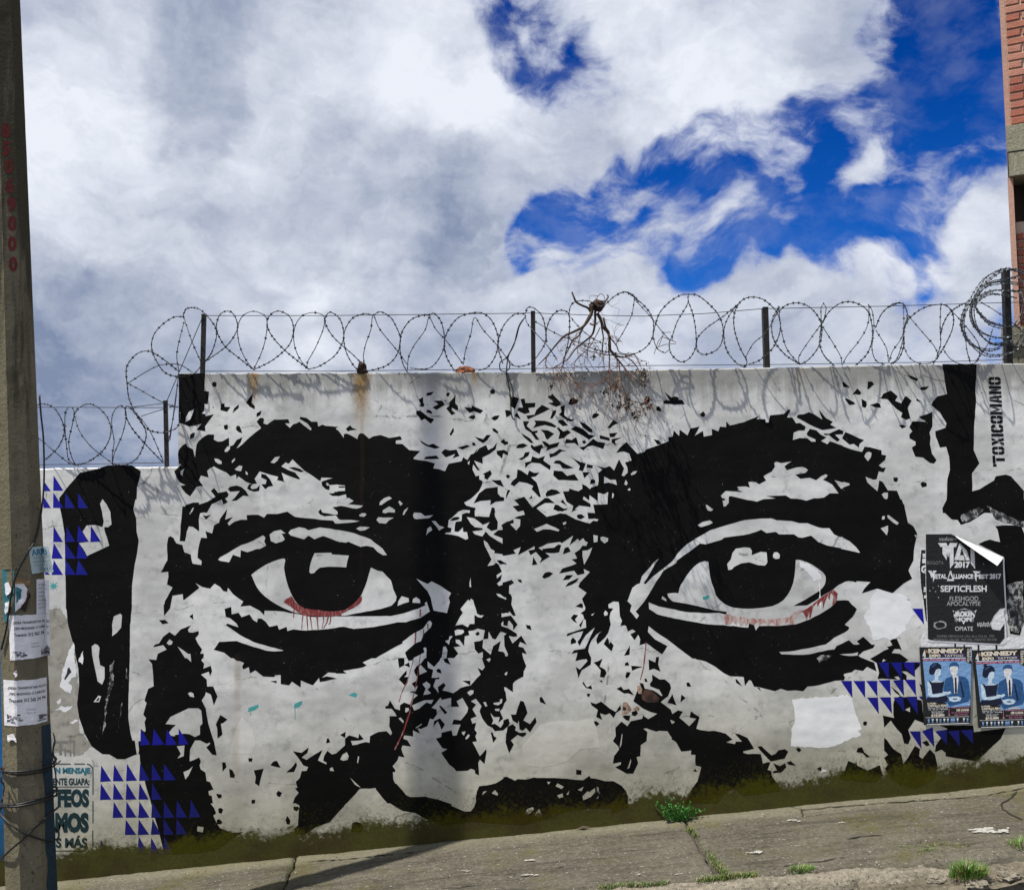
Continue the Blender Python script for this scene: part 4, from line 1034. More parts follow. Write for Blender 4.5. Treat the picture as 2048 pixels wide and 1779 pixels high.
# ------------------------------------------------------------------ ground: road, kerb, pavement
def concrete(name, c1, c2, bscale=1.0, moss=0.0):
    m, nt, b = principled(name); p = pos(nt); x, y, z = nt.sep(p)
    n = nt.noise(p, 3.0, 7.0, 0.65); n2 = nt.noise(p, 45.0, 6.0, 0.7); n3 = nt.noise(nt.comb(nt.m('MULTIPLY', x, 1.2), nt.m('MULTIPLY', y, 9.0), z), 2.4, 5.0, 0.6)
    col = nt.mix(nt.mr(n, 0.3, 0.7), c1, c2)
    col = nt.mix(nt.mr(n2, 0.35, 0.8, 0.0, 0.75), col, tuple(k * 1.9 for k in c2))
    col = nt.mix(nt.mr(n3, 0.5, 0.7, 0.0, 0.55), col, tuple(k * 0.50 for k in c1))
    col = nt.mix(nt.mr(n3, 0.48, 0.3, 0.0, 0.35), col, tuple(k * 1.5 for k in c2))
    agg = nt.vor(p, 190.0)
    col = nt.mix(nt.mr(agg, 0.22, 0.05, 0.0, 0.5), col, tuple(k * 2.0 for k in c2))
    sp = nt.noise(p, 60.0, 2.0); col = nt.mix(nt.mr(sp, 0.66, 0.73, 0.0, 0.6), col, (0.42, 0.41, 0.37))
    dk = nt.noise(p, 75.0, 3.0); col = nt.mix(nt.mr(dk, 0.58, 0.68, 0.0, 0.7), col, (0.035, 0.032, 0.022))
    if moss:
        col = nt.mix(nt.mr(nt.noise(p, 2.1, 8.0, 0.7), 0.5, 0.66, 0.0, moss), col, (0.085, 0.075, 0.02))
    big = nt.noise(nt.comb(nt.m('MULTIPLY', x, 0.8), nt.m('MULTIPLY', y, 2.2), z), 1.7, 6.0, 0.6, 0.6)
    col = nt.mix(nt.mr(big, 0.52, 0.62, 0.0, 0.5), col, nt.mix(1.0, col, (0.58, 0.56, 0.56), 'MULTIPLY'))
    col = nt.mix(nt.mr(y, 5.27, 5.38, 0.0, 0.45), col, nt.mix(n2, (0.16, 0.15, 0.09), (0.27, 0.25, 0.18))) if moss else col
    nt.set(b.inputs['Base Color'], col); nt.set(b.inputs['Roughness'], 0.9); nt.set(b.inputs['Specular IOR Level'], 0.2)
    h = nt.m('ADD', nt.m('MULTIPLY', nt.noise(p, 30.0, 6.0, 0.7), 0.010), nt.m('MULTIPLY', nt.noise(p, 150.0, 4.0, 0.7), 0.0035))
    nt.set(b.inputs['Normal'], bump(nt, h, bscale, 0.9))
    return m


M['pave'] = concrete('worn_pavement_concrete', (0.060, 0.054, 0.040), (0.098, 0.089, 0.068), moss=0.6)
M['kerb'] = concrete('rough_kerb_concrete', (0.16, 0.142, 0.105), (0.27, 0.24, 0.185), 3.0, moss=0.25)
M['asphalt'] = concrete('road_asphalt', (0.045, 0.044, 0.042), (0.06, 0.058, 0.055))
M['soil'] = concrete('kerbside_soil', (0.095, 0.082, 0.055), (0.15, 0.13, 0.095), 2.0, moss=0.6)
M['crack'] = simple('dark_crack_ribbon', (0.020, 0.018, 0.012), 1.0, 0.5)  # near-black colour of the thin crack ribbons laid over the slabs
M['splash'] = simple('dried_white_splash', (0.34, 0.33, 0.295), 0.8, 0.35, 60)

mb = MB(); xs = [-80, -8, 8, 80]; ys = [-80, -4, 7, 90]
for i in range(3):
    for j in range(3):
        mb.add([(xs[i], ys[j], gz(xs[i]) - .15), (xs[i + 1], ys[j], gz(xs[i + 1]) - .15), (xs[i + 1], ys[j + 1], gz(xs[i + 1]) - .15), (xs[i], ys[j + 1], gz(xs[i]) - .15)], [(0, 1, 2, 3)])
tag(mb.build('road', M['asphalt']), kind='structure')


def interp(tab, x):
    for (a, b), (c, d) in zip(tab[:-1], tab[1:]):
        if x <= c: return b + (d - b) * (x - a) / (c - a)
    return tab[-1][1]


def fbm(x, y, z=0.0, o=4): return mnoise.fractal((x, y, z), 1.0, 2.0, o)


KP = [(-9.0, 4.33), (-0.6, 4.33)] + [(G(*q).x, G(*q).y) for q in ((1200, 1777), (1420, 1759), (1640, 1741), (1860, 1726))] + [(G(1960, 1716).x, G(1960, 1716).y), (G(2060, 1706).x, G(2060, 1706).y), (9.0, G(2060, 1706).y)]


def kerb_y(x):
    return interp(KP, x) + 0.010 * fbm(x * 4, 1.7) + (0.025 * fbm(x * 9, 3.3) if x > 1.85 else 0)


J1 = (G(600, 1702), G(565, 1779)); J2 = (G(1375, 1650), G(1440, 1762))


def joint_x(j, y):
    a, b = j; return a.x + (b.x - a.x) * (y - a.y) / (b.y - a.y) + 0.010 * fbm(y * 14, a.x * 3)


walk = empty('pavement', (0, 0, 0), None, None); walk['kind'] = 'structure'
edges = [lambda y: -4.6, lambda y: joint_x(J1, y), lambda y: joint_x(J2, y), lambda y: 4.8]
for k in range(3):
    mb = MB(); nx = 150 if k else 110; ny = 46; gap = 0.006
    vs_ = []
    for i in range(nx + 1):
        for j in range(ny + 1):
            v = j / ny
            x = 0.0
            y = 5.425
            for _ in range(3):
                x = (edges[k](y) + gap) * (1 - i / nx) + (edges[k + 1](y) - gap) * (i / nx)
                y = 5.425 + (kerb_y(x) - 5.425) * v
            dz = 0.006 * fbm(x * 1.5, y * 1.5) + 0.0035 * fbm(x * 9, y * 14, 2) + 0.0018 * fbm(x * 40, y * 40, 5, 3)
            if y > 5.30: dz += 0.010 * (y - 5.30) / 0.12
            if j == ny or i in (0, nx): dz -= 0.006 + 0.006 * abs(fbm(x * 20, y * 20))
            vs_.append((x, y, gz(x) + dz))
    fs = [(i * (ny + 1) + j, i * (ny + 1) + j + 1, (i + 1) * (ny + 1) + j + 1, (i + 1) * (ny + 1) + j) for i in range(nx) for j in range(ny)]
    rim = [i * (ny + 1) for i in range(nx + 1)] + [nx * (ny + 1) + j for j in range(1, ny + 1)] + [i * (ny + 1) + ny for i in range(nx - 1, -1, -1)] + [j for j in range(ny - 1, 0, -1)]
    n0 = len(vs_); vs_ += [(vs_[r][0], vs_[r][1], vs_[r][2] - 0.12) for r in rim]; m_ = len(rim)
    fs += [(rim[a], rim[(a + 1) % m_], n0 + (a + 1) % m_, n0 + a) for a in range(m_)]
    mb.add(vs_, [tuple(reversed(f)) for f in fs])
    mb.build('concrete_slab', M['pave'], walk, smooth=True)

# kerb stone strip with a rough broken face
mb = MB(); nx = 420; vs_ = []; prof = [(0.0, -0.004), (-0.02, -0.007), (-0.045, -0.014), (-0.065, -0.028), (-0.08, -0.055), (-0.09, -0.09), (-0.10, -0.17)]
for i in range(nx + 1):
    x = -4.6 + 9.4 * i / nx; ky = kerb_y(x)
    for j, (a, b) in enumerate(prof):
        dn = 0.016 * fbm(x * 11, b * 30, 1) + 0.010 * fbm(x * 37, b * 60, 4)
        drop = 0.0 if x < 1.75 else min(0.03, (x - 1.75) * 0.1)
        vs_.append((x, ky + 0.004 + a + dn * (0.4 + j * .3), gz(x) + b * (1 if j else 1) - drop + dn * 0.6))
n = len(prof)
mb.add(vs_, [(i * n + j, (i + 1) * n + j, (i + 1) * n + j + 1, i * n + j + 1) for i in range(nx) for j in range(n - 1)])
tag(mb.build('kerb', M['kerb'], smooth=True), kind='structure')
# soil where the pavement edge has broken away
mb = MB(); vs_ = []; nx, ny = 90, 26
for i in range(nx + 1):
    for j in range(ny + 1):
        x = 1.55 + 3.2 * i / nx; y = 4.36 + 0.40 * j / ny
        vs_.append((x, y, gz(x) - 0.035 - 0.02 * max(0, (4.5 - y) / 0.1) + 0.020 * fbm(x * 6, y * 6) + 0.010 * fbm(x * 25, y * 25, 1)))
mb.add(vs_, [(i * (ny + 1) + j, (i + 1) * (ny + 1) + j, (i + 1) * (ny + 1) + j + 1, i * (ny + 1) + j + 1) for i in range(nx) for j in range(ny)])
tag(mb.build('soil', M['soil'], smooth=True), kind='structure')


def strip(mb, pts, width, dz, dense=0.02, wob=0.004, brk=0.0):
    """a thin irregular ribbon lying on the pavement; pts are pixels"""
    w3 = [G(*q) for q in pts]; line = []
    for a, b in zip(w3[:-1], w3[1:]):
        m = max(1, int((b - a).length / dense))
        for k in range(m): line.append(a.lerp(b, k / m))
    line.append(w3[-1]); L = []
    for i, q in enumerate(line):
        t = (line[min(i + 1, len(line) - 1)] - line[max(0, i - 1)]); t.z = 0; t.normalize(); nn = Vector((-t.y, t.x, 0))
        c = q + nn * wob * 2 * fbm(q.x * 25, q.y * 25); hw = width * (0.5 + 0.5 * abs(fbm(q.x * 40, q.y * 40, 3)) * 2) * (0.3 if random.random() < brk else 1)
        if i in (0, len(line) - 1): hw *= 0.2
        z_ = lambda v: Vector((v.x, v.y, gz(v.x) + 0.006 * fbm(v.x * 1.5, v.y * 1.5) + 0.0035 * fbm(v.x * 9, v.y * 14, 2) + 0.0018 * fbm(v.x * 40, v.y * 40, 5, 3) + (0.010 * (v.y - 5.30) / 0.12 if v.y > 5.3 else 0) + dz))
        L += [z_(c - nn * hw), z_(c + nn * hw)]
    mb.add(L, [(2 * i, 2 * i + 1, 2 * i + 3, 2 * i + 2) for i in range(len(line) - 1)])


mb = MB()
strip(mb, [(609, 1726), (690, 1718), (760, 1711), (830, 1706)], 0.006, 0.004, brk=.3)
strip(mb, [(560, 1735), (575, 1733)], 0.004, 0.004)
strip(mb, [(1573, 1616), (1605, 1622), (1700, 1614), (1780, 1606), (1860, 1600), (1960, 1592), (2060, 1577)], 0.005, 0.004, brk=.2)
strip(mb, [(1603, 1620), (1606, 1636)], 0.004, 0.004)
strip(mb, [(2034, 1584), (2018, 1598), (2000, 1610), (2010, 1622), (2030, 1632), (2045, 1640)], 0.007, 0.004)
strip(mb, [(1690, 1679), (1740, 1673), (1765, 1670)], 0.005, 0.004)
strip(mb, [(960, 1750), (1010, 1748), (1080, 1740), (1130, 1735)], 0.004, 0.004, brk=.5)
strip(mb, [(880, 1777), (920, 1775), (945, 1770)], 0.004, 0.004)
strip(mb, [(1560, 1733), (1600, 1727), (1640, 1722), (1700, 1712)], 0.004, 0.004, brk=.4)
ob = mb.build('crack', M['crack'], walk); tag(ob, kind='stuff')
mb = MB()


def splash(px, py, rx, ry, n=3):
    for k in range(n * 4):
        c = G(px + random.gauss(0, .42) * rx, py + random.gauss(0, .42) * ry); s = rx / 360 * random.uniform(.06, .42); m_ = 14
        sy = s * random.uniform(.3, .7)
        ring = []
        for i in range(m_):
            a = 2 * math.pi * i / m_; rr = 0.7 + 0.9 * fbm(math.cos(a) * 3 + px, math.sin(a) * 3 + py, k)
            x = c.x + math.cos(a) * s * rr; y = c.y + math.sin(a) * sy * rr
            ring.append(Vector((x, y, gz(x) + 0.0065 + 0.006 * fbm(x * 1.5, y * 1.5))))
        mb.add(ring, [tuple(range(m_))])


for a in [(1510, 1705, 18, 3, 3), (1985, 1662, 38, 6, 5), (1060, 1750, 16, 3, 4), (1060, 1722, 18, 2, 2), (925, 1742, 16, 3, 2), (1588, 1642, 14, 3, 3), (1685, 1646, 9, 2, 2),
          (1270, 1728, 6, 2, 1), (1335, 1719, 6, 2, 1), (1595, 1692, 7, 2, 1), (1460, 1667, 4, 1, 1), (1700, 1602, 14, 2, 2), (980, 1750, 4, 1, 1), (1022, 1754, 4, 1, 1),
          (590, 1746, 5, 2, 2), (1362, 1686, 4, 2, 1), (1770, 1727, 7, 2, 1), (885, 1724, 8, 1, 1), (1275, 1750, 8, 2, 1), (1360, 1748, 12, 2, 1)]: splash(*a)
tag(mb.build('paint_splash', M['splash'], walk), kind='stuff')

# ------------------------------------------------------------------ the wall
TOP = [(-420, 941), (90, 936), (357, 933)], [(357, 746), (1066, 744), (1250, 740), (1533, 735), (1800, 729), (2048, 726), (2500, 718)]


TH = 0.17
wall = empty('mural_wall', (P(1024, 1670).x, D, gz(P(1024, 1670).x)), 'long plastered street wall painted with two big black and white staring eyes', 'wall')
mb = MB()
for part, tab in enumerate(TOP):
    x0, x1 = tab[0][0], tab[-1][0]; n = int((x1 - x0) / 12); cols = []
    for i in range(n + 1):
        px = x0 + (x1 - x0) * i / n
        q = P(px, interp(tab, px)); jz = 0.0028 * fbm(q.x * 9, 3) + 0.002 * fbm(q.x * 45, 8); b0 = gz(q.x) - 0.16
        xx = P(357, 840).x if px == 357 else q.x
        cols.append([(xx, D, b0), (xx, D, q.z + jz - .006), (xx, D + .008, q.z + jz), (xx, D + TH - .01, q.z + jz * .6 + .002), (xx, D + TH, q.z - .008), (xx, D + TH, b0)])
    vs_ = [v for c in cols for v in c]
    fs = [(i * 6 + j, (i + 1) * 6 + j, (i + 1) * 6 + j + 1, i * 6 + j + 1) for i in range(n) for j in range(5)]
    fs += [(0, 1, 2, 3, 4, 5), tuple(n * 6 + j for j in range(5, -1, -1))]
    mb.add(vs_, fs)
mb.build('plaster', M['white'], wall)

# ------------------------------------------------------------------ the mural, flat paint traced in wall coordinates
def parse(txt):
    out = []
    for ln in txt.strip().splitlines():
        tk = ln.split()
        if not tk: continue
        if tk[0] == 'T':
            ox, oy = float(tk[1]), float(tk[2]); s = float(tk[3]) if len(tk) > 3 else 2048 / 341; continue
        pts = [tuple(float(q) for q in t.split(',')) for t in tk[1:]]
        out.append((tk[0], [(ox + a / s, oy + b / s) for a, b in pts]))
    return out


PRIO = {'e': -1, 'q': 0, 'b': 1, 'w': 2, 'W': 2, 'k': 3, 'g': 4, 'p': 4, 's': 5, 'u': 5, 'v': 5, 'r': 6, 't': 6, 'o': 6, 'n': 6, 'm': 4, 'd': 7}
polys = parse(MURAL)
polys.append(('L', [(-400, 1010), (-60, 985), (6, 985), (40, 1000), (40, 1720), (-400, 1760)])); PRIO['L'] = 0
polys.append(('p', [(-20, 1140), (20, 1135), (45, 1150), (40, 1195), (20, 1205), (-20, 1200)]))
polys.append(('t', [(-10, 1150), (8, 1142), (14, 1160), (4, 1190), (-8, 1180)]))
polys.append(('e', [(60, 1225), (120, 1215), (150, 1262), (152, 1330), (160, 1400), (158, 1460), (185, 1490), (160, 1510), (120, 1502), (60, 1520)]))
polys.append(('e', [(1850, 1600), (1880, 1550), (1960, 1540), (2080, 1500), (2080, 1610), (1850, 1640)]))
polys.append(('g', [(20, 1150), (40, 1145), (42, 1200), (24, 1190)]))
def organic(pts, i):
    """brush-cut outline: long edges get a faint hand wobble"""
    out = []
    for (a, b), (c, d) in zip(pts, pts[1:] + pts[:1]):
        L = math.hypot(c - a, d - b); m = max(1, int(L / (9 if i >= 0 else 4))); out.append((a, b))
        for k in range(1, m):
            t = k / m; o = 0.9 * fbm(a * .1 + c * .07 + t * L * .05, b * .1 + t * L * .04, i, 2)
            out.append((a + (c - a) * t - (d - b) / L * o, b + (d - b) * t + (c - a) / L * o))
    return out


polys = sorted(enumerate(polys), key=lambda q: (PRIO[q[1][0]], q[0]))
types = [q[1][0] for q in polys]
shapes = []
for i, (k, (ty, pts)) in enumerate(polys):
    if ty == 'W': pts = chaikin_cr(pts + pts[:1], 5)[:-1]
    elif ty not in 'uv': pts = organic(pts, -i - 1 if ty in 'gpse' else i)
    if ty in ('g', 'p', 's', 'e') and len(pts) > 3:        # torn and scraped edges
        pts = [(a + 2.6 * fbm(a * .22, b * .22, 1, 5), b + 2.6 * fbm(a * .22, b * .22, 7, 5)) for a, b in pts]
    shapes.append(np.array(pts))
vv = []; ee = []
for s in shapes:
    k = len(vv); m_ = len(s); vv += [Vector((a, b)) for a, b in s]; ee += [(k + i, k + (i + 1) % m_) for i in range(m_)]
res = delaunay_2d_cdt(vv, ee, [], 0, 0.02)
V2 = np.array([(v.x, v.y) for v in res[0]]); F2 = np.array([f for f in res[2] if len(f) == 3])
cen = V2[F2].mean(1); owner = np.full(len(F2), -1)
for i, s in enumerate(shapes):
    lo, hi = s.min(0), s.max(0)
    idx = np.where((cen[:, 0] >= lo[0]) & (cen[:, 0] <= hi[0]) & (cen[:, 1] >= lo[1]) & (cen[:, 1] <= hi[1]))[0]
    if not len(idx): continue
    c = cen[idx]; wn_ = np.zeros(len(idx), int)
    a = s; b = np.roll(s, -1, 0)
    for (x0, y0), (x1, y1) in zip(a, b):
        cr = (x1 - x0) * (c[:, 1] - y0) - (c[:, 0] - x0) * (y1 - y0)
        wn_ += ((y0 <= c[:, 1]) & (y1 > c[:, 1]) & (cr > 0)).astype(int)
        wn_ -= ((y0 > c[:, 1]) & (y1 <= c[:, 1]) & (cr < 0)).astype(int)
    owner[idx[wn_ != 0]] = i
cls = np.array([('.' if o < 0 else types[o]) for o in owner]); cls[(cls == 'w') | (cls == 'W')] = '.'; cls[cls == 'k'] = 'b'
# clip the paint to the wall outline
top = np.where(cen[:, 0] < 357, 936.0, np.interp(cen[:, 0], [a for a, b in TOP[1]], [b for a, b in TOP[1]]) + 2)
cls[cen[:, 1] < top] = '.'
# connected components of the black paint
par = list(range(len(F2)))


def find(a):
    while par[a] != a: par[a] = par[par[a]]; a = par[a]
    return a


em = {}
for fi, f in enumerate(F2):
    if cls[fi] != 'b': continue
    for a, b in ((f[0], f[1]), (f[1], f[2]), (f[2], f[0])):
        e = (min(a, b), max(a, b))
        if e in em: par[find(fi)] = find(em[e])
        else: em[e] = fi
p3 = V2[F2]; area = 0.5 * np.abs((p3[:, 1, 0] - p3[:, 0, 0]) * (p3[:, 2, 1] - p3[:, 0, 1]) - (p3[:, 2, 0] - p3[:, 0, 0]) * (p3[:, 1, 1] - p3[:, 0, 1]))
carea = {}
for fi in range(len(F2)):
    if cls[fi] == 'b': carea[find(fi)] = carea.get(find(fi), 0) + area[fi]


def region(fi):
    if cls[fi] != 'b': return None
    x, y = cen[fi]
    if carea[find(fi)] < 1500: return 'painted_fleck'
    if x < 285: return ('painted_ear', 0)
    if x > 1865: return ('painted_ear', 1)
    if y > 1530 and 935 < x < 1265: return ('painted_mouth', 0)
    if x < 890: return ('painted_eyebrow', 0) if y < 1028 else (('painted_eye', 0) if y < 1390 and x > 330 else (('painted_cheek', 0) if x < 560 else ('painted_nostril', 0)))
    if x < 1190: return ('painted_brow_shadow', 0) if y < 1110 else ('painted_nostril', 0)
    return ('painted_eyebrow', 1) if y < 1028 else (('painted_eye', 1) if y < 1395 else (('painted_nostril', 1) if x < 1640 else ('painted_cheek', 1)))


groups = {}
PN = {'e': 'bare_plaster', 'q': 'repaint_patch', 'p': 'white_patch', 'g': 'scraped_paint', 's': 'red_paint', 'r': 'red_drip', 't': 'teal_mark', 'o': 'stain', 'n': 'brown_smear', 'm': 'brown_smear', 'd': 'dark_backing', 'L': 'blue_paint'}
for fi in range(len(F2)):
    c = cls[fi]
    if c == '.': continue
    if c == 'b': key = ('b', region(fi))
    elif c in 'uv': key = (c, ('blue_triangle', int(owner[fi])))
    else: key = (c, (PN[c], 0))
    groups.setdefault(key, []).append(fi)
M['L'] = M['lightblue']
W3 = [P(a, b, D - 0.0004) for a, b in V2]
for (c, key), fl in groups.items():
    name = key if isinstance(key, str) else key[0]
    used = sorted({int(i) for fi in fl for i in F2[fi]}); mp = {u: i for i, u in enumerate(used)}
    mb = MB(); mb.add([W3[u] for u in used], [(mp[int(F2[fi][0])], mp[int(F2[fi][1])], mp[int(F2[fi][2])]) for fi in fl])
    ob = mb.build(name, M[c], wall)
    if name in ('painted_fleck',): tag(ob, kind='stuff')
print('mural tris', len(F2), 'parts', len(groups))

# ------------------------------------------------------------------ lettering
_tc = {}


def glyphs(txt, bold=0.0):
    k = (txt, bold)
    if k not in _tc:
        cu = bpy.data.curves.new('lettering', 'FONT'); cu.body = txt; cu.fill_mode = 'FRONT'; cu.resolution_u = 3; cu.offset = bold
        o = bpy.data.objects.new('lettering', cu); COL.objects.link(o)
        dg = bpy.context.evaluated_depsgraph_get(); me = o.evaluated_get(dg).to_mesh()
        v = [(a.co.x, a.co.y) for a in me.vertices]; f = [tuple(p.vertices) for p in me.polygons]
        o.evaluated_get(dg).to_mesh_clear(); bpy.data.objects.remove(o); bpy.data.curves.remove(cu)
        xs_ = [a for a, b in v]; ys_ = [b for a, b in v]; x0, x1, y0, y1 = min(xs_), max(xs_), min(ys_), max(ys_)
        _tc[k] = ([((a - x0) / max(1e-6, x1 - x0), (b - y0) / max(1e-6, y1 - y0)) for a, b in v], f)
    return _tc[k]


def put(mb, txt, box, fn, mi=0, bold=0.0, rot=False):
    """fills the pixel box with the text; fn(px,py) -> 3D"""
    v, f = glyphs(txt, bold); x0, y0, x1, y1 = box
    if rot: pts = [fn(x0 + b_ * 0 + (1 - b) * (x1 - x0) * -1 + (x1 - x0), y1 - a * (y1 - y0)) for b_, (a, b) in zip([0] * len(v), v)]
    else: pts = [fn(x0 + a * (x1 - x0), y1 - b * (y1 - y0)) for a, b in v]
    mb.add(pts, f, mi)


def rect(mb, box, fn, mi=0):
    x0, y0, x1, y1 = box; mb.add([fn(x0, y1), fn(x1, y1), fn(x1, y0), fn(x0, y0)], [(0, 1, 2, 3)], mi)


def poly(mb, pts, fn, mi=0):
    """simple polygon, triangulated"""
    from mathutils.geometry import tessellate_polygon
    t = tessellate_polygon([[Vector((a, -b, 0)) for a, b in pts]])
    mb.add([fn(a, b) for a, b in pts], [tuple(q) for q in t], mi)


def off(ox, oy, s, y): return lambda a, b: P(ox + a / s, oy + b / s, y)


# stencil message beside the pole
fn = off(0, 1150, 2.828, D - 0.0008)
mb = MB()
put(mb, 'N MENSAJE', (312, 1086, 511, 1130), fn, 1, 0.045)
put(mb, 'ENTE GUAPA:', (300, 1146, 506, 1186), fn, 0, 0.04)
put(mb, 'FEOS', (326, 1207, 504, 1311), fn, 0, 0.06)
put(mb, 'MOS', (312, 1340, 502, 1455), fn, 0, 0.065)
put(mb, 'S MÁS', (316, 1470, 494, 1540), fn, 0, 0.045)
put(mb, 'SOMOS MÁS', (318, 1574, 490, 1592), fn, 1, 0.0)
for b_ in [(300, 1193, 505, 1197), (300, 1555, 490, 1559), (300, 1063, 400, 1068), (420, 1063, 480, 1068), (523, 1100, 528, 1240), (523, 1275, 528, 1400), (522, 1440, 527, 1540)]: rect(mb, b_, fn, 0)
poly(mb, [(490, 1063), (510, 1068), (526, 1085), (528, 1098), (523, 1098), (518, 1086), (506, 1073), (490, 1068)], fn, 0)
# faint ghost of an older stencil above it
for b_ in [(305, 935, 385, 950), (335, 950, 348, 1015), (395, 930, 425, 942), (365, 975, 372, 1020), (395, 985, 402, 1022), (415, 940, 422, 1022)]: rect(mb, b_, fn, 2)
M['ghost'] = paintmat('faded_grey_stencil', (0.25, 0.25, 0.24), 0.8, 1.0, var=0.4)
ob = mb.build('stencil_lettering', [M['stencil'], M['stencil_lt'], M['ghost']], wall)

# the stencilled name, reading upwards: letters in a 10 x 14 cell with stencil bridges
LET = {'T': [[(0, 14), (10, 14), (10, 10.8), (0, 10.8)], [(3.2, 10), (6.8, 10), (6.8, 0), (3.2, 0)]],
       'O': [[(4.65, 14), (2, 14), (0, 12), (0, 7.35), (3.4, 7.35), (3.4, 10.6), (4.65, 11)], [(5.35, 14), (8, 14), (10, 12), (10, 7.35), (6.6, 7.35), (6.6, 10.6), (5.35, 11)],
             [(4.65, 0), (2, 0), (0, 2), (0, 6.65), (3.4, 6.65), (3.4, 3.4), (4.65, 3)], [(5.35, 0), (8, 0), (10, 2), (10, 6.65), (6.6, 6.65), (6.6, 3.4), (5.35, 3)]],
       'X': [[(0, 14), (3.8, 14), (6.2, 8.6), (4.2, 5.2)], [(10, 14), (6.6, 14), (5.9, 11.8), (7.3, 9)], [(10, 0), (6.2, 0), (4.9, 4.6), (6.7, 8)], [(0, 0), (3.6, 0), (4.2, 3), (3.0, 5)]],
       'I': [[(0, 14), (3.6, 14), (3.6, 0), (0, 0)]],
       'C': [[(4.65, 14), (2, 14), (0, 12), (0, 2), (2, 0), (4.65, 0), (4.65, 3), (3.4, 3.6), (3.4, 10.4), (4.65, 11)], [(5.35, 14), (8, 14), (10, 12), (10, 9), (6.6, 9), (6.6, 10.4), (5.35, 11)],
             [(5.35, 0), (8, 0), (10, 2), (10, 5), (6.6, 5), (6.6, 3.6), (5.35, 3)]],
       'M': [[(0, 0), (0, 14), (3.4, 14), (3.4, 0)], [(4, 14), (6.4, 6), (6.4, 1.2), (4, 8)], [(9.2, 14), (6.9, 6), (6.9, 1.2), (9.2, 8)], [(9.8, 0), (9.8, 14), (13.2, 14), (13.2, 0)]],
       'A': [[(0, 0), (2.6, 14), (4.6, 14), (3.3, 0)], [(10, 0), (7.4, 14), (5.4, 14), (6.7, 0)], [(4.2, 5.4), (5.8, 5.4), (5.8, 2.8), (4.2, 2.8)]],
       'N': [[(0, 0), (0, 14), (3.4, 14), (3.4, 0)], [(4, 14), (6.2, 7), (6.2, 0.4), (4, 7)], [(6.8, 0), (6.8, 14), (10.2, 14), (10.2, 0)]]}
LW = {'I': 3.6, 'M': 13.2, 'N': 10.2}
tot = sum(LW.get(c, 10) for c in 'TOXICOMANO') + 1.4 * 9
mb = MB(); cur = 0.0
B0, B1 = (1985.5, 926.0), (1975.5, 753.0)       # baseline x at the bottom (left edge) .. top; letters' feet point right
for c in 'TOXICOMANO':
    for pl in LET[c]:
        pts = []
        for a, b in pl:
            t = (cur + a) / tot
            # reading upwards: advance goes from y 926 to 753, feet of letters on the right side
            left = 1985.5 + (1976.5 - 1985.5) * t; right = 2010.0 + (2001.0 - 2010.0) * t
            pts.append((right + (left - right) * b / 14.0, 926.5 + (753.5 - 926.5) * t))
        poly(mb, pts, lambda a, b: P(a, b, D - 0.0008))
    cur += LW.get(c, 10) + 1.4
rect(mb, (1986, 927.5, 1993, 932.5), lambda a, b: P(a, b, D - 0.0008))
mb.build('signature_lettering', M['stencil_bk'], wall)
# ------------------------------------------------------------------ fence posts, tension wires, razor wire
M['post'] = simple('dark_painted_steel', (0.022, 0.021, 0.018), 0.55, 0.5, 14.0, 0.002, 0.3)
M['wire'] = simple('weathered_galvanised_wire', (0.035, 0.036, 0.038), 0.5, 0.5, 90.0, 0.0, 0.6)
M['wire_new'] = simple('galvanised_wire', (0.10, 0.11, 0.115), 0.42, 0.4, 90.0, 0.0, 0.75)
YF = D + 0.055


def post(mb, xt, yt, xb, yb, wpx, y=YF):
    a = P(xb, yb + 6, y); b = P(xt, yt, y); c = (a + b) / 2; up = (b - a) / 2
    hw = wpx / 360 / 2
    # an angle section: two thin legs
    mb.box(c, (hw, 0, 0), (0, 0.003, 0), up)
    mb.box(c + Vector((-hw + 0.003, 0.003 + hw, 0)), (0.003, 0, 0), (0, hw, 0), up)
    mb.box(b + Vector((0, 0.0, 0.001)), (hw * 1.02, 0, 0), (0, 0.004, 0), (0, 0, 0.003))


def tens(mb, pts, y=YF - 0.006, r=0.0024):
    mb.tube([P(a, b, y) for a, b in pts], r, 4)


fen = empty('wire_fence', P(1066, 744, YF), 'row of dark angle iron posts with thin tension wires along the tall wall top', 'fence')
for a in [(408, 629, 405, 746, 10), (1066, 623, 1067, 744, 9), (1531, 615, 1535, 735, 11)]:
    mb = MB(); post(mb, *a); mb.build('fence_post', M['post'], fen)
mb = MB(); post(mb, 2014, 541, 2020, 727, 12, YF + .01); mb.build('fence_post', M['post'], fen)
for pts in ([(410, 631), (660, 631), (1064, 626)], [(1068, 626), (1180, 630), (1285, 632), (1410, 627), (1528, 617)], [(1534, 617), (1780, 612), (2012, 605), (2200, 601)],
            [(408, 742), (660, 742), (1065, 737)], [(1068, 737), (1280, 731), (1530, 729)], [(1537, 729), (1860, 724), (2014, 719), (2200, 716)]):
    mb = MB(); tens(mb, pts); mb.build('tension_wire', M['wire'], fen)
fen2 = empty('wire_fence', P(333, 930, YF), 'single short angle iron post with tension wires on the low wall by the step', 'fence')
mb = MB(); post(mb, 331, 802, 334, 934, 9); mb.build('fence_post', M['post'], fen2)
for pts in ([(-120, 815), (80, 814), (328, 815)], [(-120, 930), (90, 929), (330, 925)], [(406, 632), (334, 801)], [(264, 814), (330, 806)], [(282, 832), (330, 817)], [(358, 742), (340, 880)]):
    mb = MB(); tens(mb, pts); mb.build('tension_wire', M['wire'], fen2)

